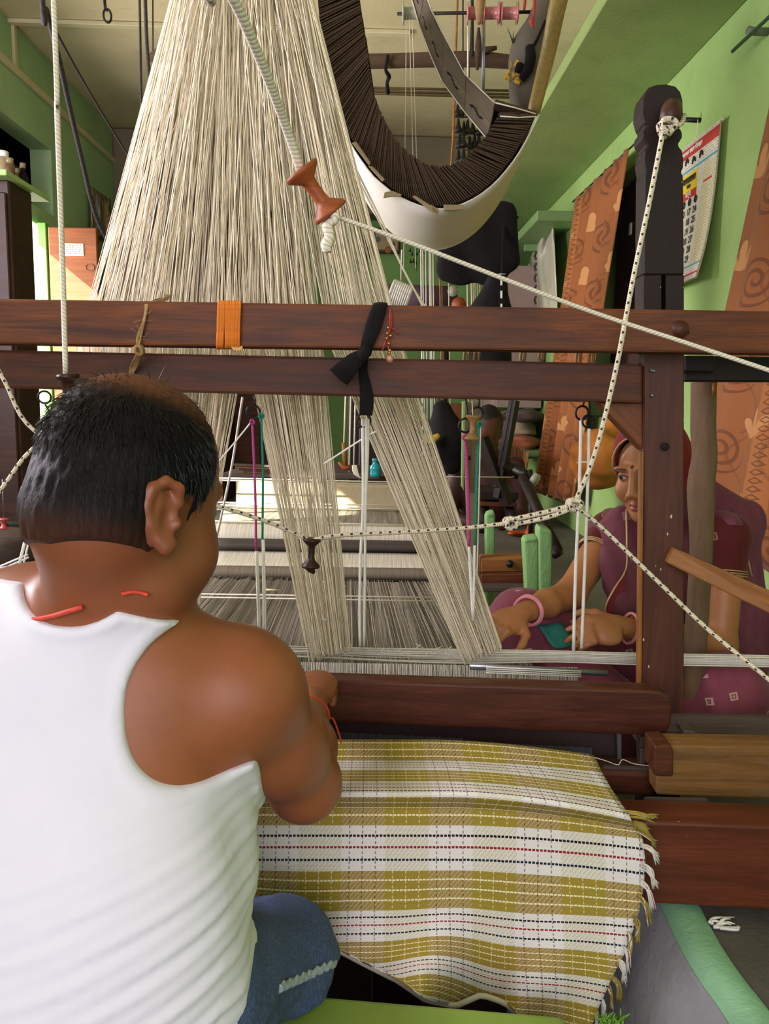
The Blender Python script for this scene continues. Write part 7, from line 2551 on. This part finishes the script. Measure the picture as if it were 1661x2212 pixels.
hexa('block', quad_px((1038, 1207), (1132, 1204), (1132, 1236), (1038, 1238), 2.45), EY * 0.08, M_STICK, tb, 0.005)
hexa('block', quad_px((1038, 1240), (1134, 1238), (1134, 1262), (1038, 1266), 2.43), EY * 0.1, M_BEAM, tb, 0.005)
tube('bolt', [L(1101, 1218, 2.44), L(1101, 1218, 2.46)], 0.012, M_IRON, tb, 10)
bo = thing('low_board', L(1080, 1278, 2.35), 'pale board edge lying on the floor below the timber block', 'board')
hexa('board', quad_px((1010, 1268), (1140, 1268), (1140, 1278), (1010, 1280), 2.36), EY * 0.05, M_GREYW, bo, 0.002)

# winding frame: crossed dark timbers on a bench
wfm = thing('winding_frame', P(1085, 1100, 4.0), 'dark crossed timber winding frame standing beyond the green posts', 'frame')
for a, b, w in (((1042, 945), (1096, 1090), 0.028), ((1112, 865), (1075, 1075), 0.022), ((1105, 865), (1070, 1050), 0.012), ((1085, 1008), (1122, 1022), 0.03)):
    tube('timber', [L(a[0], a[1], 3.4), L(b[0], b[1], 3.4)], w, M_POSTTOP, wfm, 4, smooth=False)
tube('axle', [L(1112, 1012, 3.35), L(1155, 1036, 3.30)], 0.020, M_IRON, wfm, 10)
tube('axle_cap', [L(1150, 1033, 3.28), L(1160, 1039, 3.27)], 0.028, M_GREYPL, wfm, 12)
tube('strut', [L(1130, 1030, 3.3), L(1165, 1110, 3.1), L(1205, 1192, 2.95)], 0.022, M_POSTTOP, wfm, 6)
tube('strut', [L(1146, 1015, 3.3), L(1146, 1160, 3.2)], 0.010, M_IRON, wfm, 6)
tube('strut_foot', [L(1198, 1180, 2.94), L(1206, 1194, 2.93), L(1198, 1196, 2.9)], 0.02, M_POSTTOP, wfm, 6)
hexa('bench', quad_px((1036, 1062), (1122, 1064), (1118, 1082), (1036, 1080), 3.5), EY * 0.3, M_POSTTOP, wfm, 0.004)
hexa('bench', quad_px((1036, 1084), (1118, 1086), (1116, 1096), (1036, 1094), 3.5), EY * 0.3, M_BEAM2, wfm, 0.004)
tube('leg', [L(1100, 1094, 3.55), L(1112, 1140, 3.5)], 0.025, M_POSTTOP, wfm, 6)
tube('leg', [L(1045, 1094, 3.55), L(1045, 1150, 3.5)], 0.025, M_POSTTOP, wfm, 6)
tl('stretched_thread', 'thin pale thread stretched level to the winding frame', 'thread', [L(960, 1030, 3.0), L(1090, 1031, 3.2), L(1110, 1030, 3.3)], 0.0025, M_CREAM)
so = thing('orange_slipper', PZ(1135, 1150, 0.02), 'orange slipper on the dark floor behind the green posts', 'slipper')
gf = Field(axis_coords([(0.55, 1.05, 0.008)]), axis_coords([(3.9, 4.9, 0.012)]), axis_coords([(-0.02, 0.10, 0.006)]))
pz_ = np.array(PZ(1130, 1152, 0.02))
gf.ax = (axis_coords([(pz_[0] - 0.2, pz_[0] + 0.2, 0.008)]), axis_coords([(pz_[1] - 0.2, pz_[1] + 0.2, 0.010)]), axis_coords([(-0.02, 0.12, 0.006)]))
gf = Field(*gf.ax)
gf.add(*limb(pz_ + np.array((-0.06, 0, 0.0)), pz_ + np.array((0.07, 0.02, 0.0)), 0.035, 0.04, 0.4, (0, 0, 1)), k=0.02)
gf.add(*limb(pz_ + np.array((0.03, -0.03, 0.01)), pz_ + np.array((0.05, 0.05, 0.03)), 0.018, 0.02), k=0.02)
skin_object('slipper', gf, plain('orange_rubber', '#b2471f', 0.5), so, None, 1)

# somebody sitting in the dark by the frame
sp_ = thing('person', L(1050, 1100, 4.1), 'person with black hair in dark red clothes, sitting in shadow behind the winding frame', 'person')
hc = np.array(L(1055, 915, 4.1))
cA = (hc[0] - 0.32, hc[0] + 0.30)
gf = Field(axis_coords([(cA[0], cA[1], 0.010)]), axis_coords([(hc[1] - 0.30, hc[1] + 0.35, 0.011)]), axis_coords([(0.10, hc[2] + 0.20, 0.010)]))
qr, qf, qu = frame(205, 15)
QA = (qr, qf, qu)
gf.add(*ball(hc, (0.075, 0.095, 0.10), QA), k=0.02)
gf.add(*ball(hc + qf * 0.05 - qu * 0.05, (0.05, 0.05, 0.06), QA), k=0.02)
gf.add(*ball(hc + qf * 0.10 - qu * 0.03, (0.012, 0.016, 0.02), QA), k=0.012)
nb_ = hc + np.array((0.01, 0.03, -0.16))
gf.add(*limb(hc + np.array((0, 0.01, -0.06)), nb_, 0.05, 0.055), k=0.03)
gf.add(*ball(nb_ + np.array((0, 0.03, -0.20)), (0.16, 0.11, 0.21)), k=0.05)
gf.add(*limb(nb_ + np.array((-0.15, 0.02, -0.06)), nb_ + np.array((-0.20, -0.05, -0.32)), 0.05, 0.04), k=0.04)
gf.add(*limb(nb_ + np.array((0.15, 0.02, -0.06)), nb_ + np.array((0.18, -0.05, -0.32)), 0.05, 0.04), k=0.04)
gf.add(*limb(nb_ + np.array((-0.20, -0.05, -0.32)), nb_ + np.array((-0.06, -0.22, -0.34)), 0.04, 0.028), k=0.03)
gf.add(*limb(nb_ + np.array((0.18, -0.05, -0.32)), nb_ + np.array((0.05, -0.22, -0.34)), 0.04, 0.028), k=0.03)


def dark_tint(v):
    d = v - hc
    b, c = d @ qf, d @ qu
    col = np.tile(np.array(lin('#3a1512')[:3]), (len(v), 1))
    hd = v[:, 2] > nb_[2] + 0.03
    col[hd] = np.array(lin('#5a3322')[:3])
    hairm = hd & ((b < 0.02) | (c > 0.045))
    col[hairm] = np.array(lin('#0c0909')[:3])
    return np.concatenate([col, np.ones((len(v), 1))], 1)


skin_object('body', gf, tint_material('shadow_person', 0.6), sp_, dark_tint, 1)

# alcove heap of clothes and a checked cloth on the right wall
al = thing('clothes_heap', PX(1105, 985, XR - 0.2), 'heap of folded clothes piled on a ledge of the right wall', 'clothes')
box('ledge', (XR - 0.34, 5.4, 0.42), (XR, 6.9, 0.46), M_SHELF, al, 0.004)
for k, (px, py, m_) in enumerate(((1110, 905, '#6b5a48'), (1115, 925, '#8a7a60'), (1105, 948, '#2a2a2c'), (1120, 955, '#a0583a'), (1110, 972, '#5c4a2e'), (1125, 900, '#4a3a34'))):
    c = np.array(PX(px, py, XR - 0.18))
    gf = Field(axis_coords([(c[0] - 0.2, c[0] + 0.16, 0.014)]), axis_coords([(c[1] - 0.55, c[1] + 0.55, 0.02)]), axis_coords([(c[2] - 0.12, c[2] + 0.12, 0.010)]))
    gf.add(*ball(c, (0.14, 0.42, 0.06)), k=0.03)
    gf.add(*ball(c + np.array((-0.03, -0.2, 0.02)), (0.09, 0.18, 0.05)), k=0.03)
    X_, Y_, Z_ = gf.grid(tuple(slice(0, len(a)) for a in gf.ax))
    gf.f = gf.f + (0.014 * np.sin(60 * Z_ + 8 * Y_ + k)).astype(np.float32)
    skin_object('folded_garment', gf, plain('garment_' + m_[1:], m_, 0.85, 0.2, 12), al, None, 1)
t = NT('black_orange_check')
_u, _v, _ = t.xyz(t.coord('Object', (26, 26, 26)))
_s = t.math('LESS_THAN', t.math('FRACT', t.math('ADD', _v, t.math('MULTIPLY', _u, 0.2))), 0.5)
M_CHK = t.done(t.mix(_s, '#a56a30', '#2a2018'), 0.85)
ch = thing('checked_cloth', PX(1110, 1005, XR - 0.3), 'orange and black striped cloth draped below the heap of clothes', 'cloth')
rows = [[PX(1094 + j * 6 - i * 0.6, 960 + i * 6 + j * 2.2 + 3 * math.sin(j * 1.3), XR - 0.36 + 0.004 * j) for j in range(9)] for i in range(9)]
grid_surface('cloth', rows, M_CHK, ch, thick=0.004)

# ---- left side: almirah, shelf jars, foil hanging, dark chair back
M_ALM = wood('almirah_wood', '#3f2516', '#24130b', 0.5, 0.5)
am = thing('wooden_almirah', V((-1.75, 3.5, 0)), 'tall dark wooden almirah standing by the left wall', 'almirah')
ax0, ax1 = P(-130, 700, 3.25).x, P(78, 700, 3.25).x
top = P(20, 388, 3.25).z
ax1 = P(33, 700, 3.25).x
box('body', (ax0, 3.25, 0.0), (ax1, 3.46, top), M_ALM, am, 0.006)
box('door_panel', (ax0 + 0.03, 3.235, 0.12), (P(28, 700, 3.25).x, 3.25, top - 0.05), M_ALM, am, 0.004)
prj = thing('green_ledge', P(10, 380, 3.0), 'small green painted ledge above the almirah carrying jars', 'ledge')
box('ledge', (P(-90, 380, 3.22).x, 3.18, P(0, 384, 3.22).z), (P(24, 384, 3.22).x, 3.6, P(0, 371, 3.22).z), M_GREEN, prj, 0.003)
zl = P(0, 371, 3.22).z
M_JAR = plain('cloudy_jar', '#8d7d5e', 0.3)
M_JAR2 = plain('brown_jar', '#5a4128', 0.35)
for k, (px, h, r, m_, lb) in enumerate(((6, 0.085, 0.030, M_JAR, 'pale jar with white lid nearest the photographer on the green ledge'), (20, 0.06, 0.022, M_JAR2, 'squat brown jar beside the pale jar on the green ledge'))):
    c = P(px, 371, 3.30)
    t_ = thing('jar', V((c.x, 3.30, zl)), lb, 'jar', 'jars above the almirah')
    a, b = V((c.x, 3.30, zl)), V((c.x, 3.30, zl + h))
    lathe('glass', a, b, [(0, r * .9), (0.08, r), (0.75, r), (0.88, r * 0.75), (1, r * 0.75)], m_, t_, 16)
    lathe('lid', b - V((0, 0, 0.01)), b + V((0, 0, 0.012)), [(0, r * 0.82), (1, r * 0.80)], M_WHITE if k == 0 else M_JAR, t_, 16)
for k, (px, y, h, r, lb) in enumerate(((36, 3.42, 0.07, 0.020, 'brown bottle standing on top of the almirah beside the ledge'), (50, 3.45, 0.10, 0.020, 'dark bottle with pale cap on top of the almirah'))):
    c = P(px, 380, y)
    t_ = thing('bottle', V((c.x, y, top)), lb, 'bottle', 'jars above the almirah')
    a, b = V((c.x, y, top)), V((c.x, y, top + h))
    lathe('glass', a, b, [(0, r * .9), (0.08, r), (0.6, r), (0.8, r * 0.5), (1, r * 0.5)], M_JAR2 if k == 0 else M_BLACK, t_, 14)
    lathe('cap', b - V((0, 0, 0.004)), b + V((0, 0, 0.016)), [(0, r * 0.6), (1, r * 0.58)], M_JAR, t_, 12)
ck = thing('dark_bundle', V((XL - 0.15, 4.2, NZ0)), 'dark crumpled bundle stored in the recess over the door', 'bundle')
gf = Field(axis_coords([(XL - 0.36, XL + 0.0, 0.016)]), axis_coords([(3.7, 5.3, 0.02)]), axis_coords([(NZ0 - 0.03, NZ0 + 0.35, 0.014)]))
for k in range(5):
    gf.add(*ball((XL - 0.060, 3.95 + 0.28 * k, NZ0 + 0.09), (0.07, 0.2, 0.10 + 0.02 * (k % 2))), k=0.05)
X_, Y_, Z_ = gf.grid(tuple(slice(0, len(a)) for a in gf.ax))
gf.f = np.maximum(gf.f + (0.012 * np.sin(40 * Y_ + 30 * Z_)).astype(np.float32), (NZ0 + 0.003 - Z_)).astype(np.float32)
skin_object('cloth', gf, plain('dusty_dark_cloth', '#2b2a20', 0.9, 0.3, 14), ck, None, 1)
fo = thing('foil_banner', PX(215, 460, XL + 0.05), 'shiny printed foil sheet hanging on the left wall above the door leaf', 'banner')
t = NT('printed_foil')
_s = t.noise(t.coord('Object', (9, 9, 2)), 1.5, 3, 0.6, 1.2)
t_mat = t.done(t.ramp(_s, [(0.30, '#20343e'), (0.42, '#c9d2d6'), (0.5, '#5a3a2a'), (0.6, '#b39a3a'), (0.72, '#2f5a6a')]), 0.2, 0.5)
rows = [[PX(196 + j * 6.2, 402 + j * 4.2 + i * 12 + (0 if i else 0), XL + 0.03 + 0.015 * math.sin(j * 2.2)) for j in range(8)] for i in range(9)]
grid_surface('sheet', rows, t_mat, fo, thick=0.002)
hd_ = thing('dark_wardrobe', P(300, 900, 5.8), 'dark brown wardrobe with a rounded top behind the harness cords', 'wardrobe')
wx0, wx1 = P(232, 700, 5.8).x, P(480, 700, 5.8).x
pts = []
zt = P(300, 418, 5.8).z
zs = P(232, 470, 5.8).z
prof = [(wx0, 0.002), (wx0, zs)] + [(wx0 + (wx1 - wx0) * k / 8, zs + (zt - zs) * math.sin(math.pi * (0.12 + 0.5 * k / 8)) ) for k in range(1, 9)] + [(wx1, 0.002)]
f = [V((x, 5.8, z)) for x, z in prof]
b = [p + V((0, 0.5, 0)) for p in f]
n = len(f)
o = mesh('carcass', f + b, [tuple(range(n)), tuple(range(2 * n - 1, n - 1, -1))] + [(i, i + n, (i + 1) % n + n, (i + 1) % n) for i in range(n)], M_ALM, hd_)
fix_normals(o.data, 0.01)
mx = (wx0 + wx1) / 2
for s in (-1, 1):
    box('door', (mx + s * 0.01 if s > 0 else wx0 + 0.04, 5.785, 0.12), (wx1 - 0.04 if s > 0 else mx - 0.01, 5.80, zs - 0.06), M_ALM, hd_, 0.004)
    tube('handle', [(mx + s * 0.04, 5.775, 0.9), (mx + s * 0.04, 5.775, 1.02)], 0.008, M_STEEL, hd_, 8)
cb2 = thing('second_wardrobe', P(560, 800, 6.3), 'plain dark cupboard against the back wall behind the harness cords', 'cupboard')
x0, x1 = P(486, 800, 6.3).x, P(645, 800, 6.3).x
box('carcass', (x0, 6.34, 0.002), (x1, 6.8, P(560, 470, 6.3).z), M_ALM, cb2, 0.008)
for s in (0, 1):
    box('door', (x0 + 0.02 + s * (x1 - x0) / 2, 6.325, 0.12), (x0 - 0.02 + (s + 1) * (x1 - x0) / 2, 6.34, P(560, 480, 6.3).z), M_BEAM2, cb2, 0.004)

# ---- lower left corner
gr_ = thing('green_rod', L(20, 1132, 1.9), 'short dark green rod with a red spool on a wire at the left edge', 'rod')
tube('rod', [L(-40, 1128, 1.9), L(42, 1132, 1.9)], 0.006, plain('dark_green_rod', '#23402e', 0.4), gr_, 10)
lathe('red_spool', L(8, 1120, 1.88), L(8, 1142, 1.88), [(0, 0.011), (0.12, 0.012), (0.2, 0.006), (0.8, 0.006), (0.88, 0.012), (1, 0.011)], plain('red_plastic', '#b23a3a', 0.4), gr_, 14)
tube('wire', [L(5, 1035, 1.88), L(8, 1122, 1.88)], 0.001, M_STEEL, gr_, 5)
dm = thing('dark_drum', PZ(-30, 1250, 0.0), 'dark round stone base standing on the floor at the left edge', 'drum')
lathe('drum', L(-10, 1205, 1.98), L(-10, 1150, 1.98), [(0, 0.09), (0.1, 0.10), (0.8, 0.10), (1, 0.085)], M_MUD, dm, 24)
sc3 = thing('white_cord_frame', L(40, 1240, 1.75), 'white cords crossing at the left edge behind the weaver\'s neck', 'cords')
for a, b in (((62, 1140), (36, 1250)), ((66, 1152), (42, 1260)), ((60, 1140), (30, 1262)), ((-20, 1232), (60, 1198)), ((-20, 1240), (62, 1204))):
    tube('cord', [L(a[0], a[1], 1.75), L(b[0], b[1], 1.75)], 0.0024, M_WHITE, sc3, 6)
hexa('cap', quad_px((53, 1136), (63, 1136), (63, 1148), (55, 1148), 1.74), EY * 0.01, M_CREAM, sc3, 0.001)

# ---- the seat board he sits on
M_SEAT = plain('green_seat_paint', '#7f9a3e', 0.55, 0.15, 8)
se = thing('seat_board', V((-0.3, 0.95, 0.0)), 'green painted seat board across the pit under the weaver', 'seat')
sa, sb_ = PZ(300, 2128, 0.004), PZ(1225, 2212, 0.004)
hexa('board', [V((-1.12, 0.62, 0.006)), V((sb_.x + 0.02, 0.60, 0.006)), PZ(1215, 2195, 0.006), PZ(200, 2110, 0.006)], V((0, 0, -0.035)), M_SEAT, se, 0.006, 2)
for k, x in enumerate((-0.8, 0.1)):
    box('batten', (x, 0.64, -0.06), (x + 0.08, 0.90, -0.029), M_GREYW, se, 0.003)
gt = thing('green_rag', PZ(1335, 2205, 0.0), 'scrap of green fluffy cloth at the end of the seat board', 'rag')
g = Geo()
for k in range(60):
    c = PZ(1318 + rng.uniform(-25, 30), 2205 + rng.uniform(-8, 20), 0.005)
    g.tube([c, c + V((rng.uniform(-.01, .01), rng.uniform(-.006, .006), rng.uniform(0.005, 0.014)))], [0.0022, 0.0008], 4)
g.build('fluff', plain('bright_green_cloth', '#6c9a3a', 0.9), gt, kind='stuff')
ls = thing('cotton_lint', PZ(1560, 1995, 0.01), 'wisp of white cotton lint on the dark floor under the breast beam', 'lint')
for k in range(7):
    c = PZ(1525 + rng.uniform(0, 30), 2000 + rng.uniform(-6, 4), 0.008)
    tube('fibre', [c, c + V((rng.uniform(0.0, .03), rng.uniform(-.004, .01), rng.uniform(-.002, 0.006))), c + V((rng.uniform(.01, .05), rng.uniform(-.005, .02), 0.002))], [0.003, 0.0025, 0.0006], M_WHITE, ls, 5, n=3)
pt = thing('pale_warp_strip', L(1540, 1757, 1.30), 'pale grey warp threads passing level under the yellow plank', 'threads')
for k in range(14):
    y = 1738 + k * 2.6
    tube('thread', [PZ(1338, y - 4, 0.135 - 0.0008 * k), PZ(1720, y + 10, 0.135 - 0.0008 * k)], 0.0013, M_CREAM if k % 3 else M_GREYPL, pt, 5)
# necklace and wrist thread of the weaver
tube('neck_thread', nk, 0.0026, M_ORANGE, man, 6, n=5)
tube('neck_thread', nk2, 0.0022, M_ORANGE, man, 6, n=4)
wv_ = np.array(WRR) - np.array(ELR)
wc_ = np.array(ELR) * 0.18 + np.array(WRR) * 0.82
tube('wrist_thread', around(wc_, wv_, 0.0335, 24, 0.95), 0.0020, M_ORANGE, man, 6)
tube('wrist_thread', [V(wc_) + V((0.030, -0.012, -0.004)), V(wc_) + V((0.040, -0.02, 0.004)), V(wc_) + V((0.050, -0.022, -0.02)), V(wc_) + V((0.054, -0.022, -0.036))], 0.0015, M_ORANGE, man, 5, n=4)
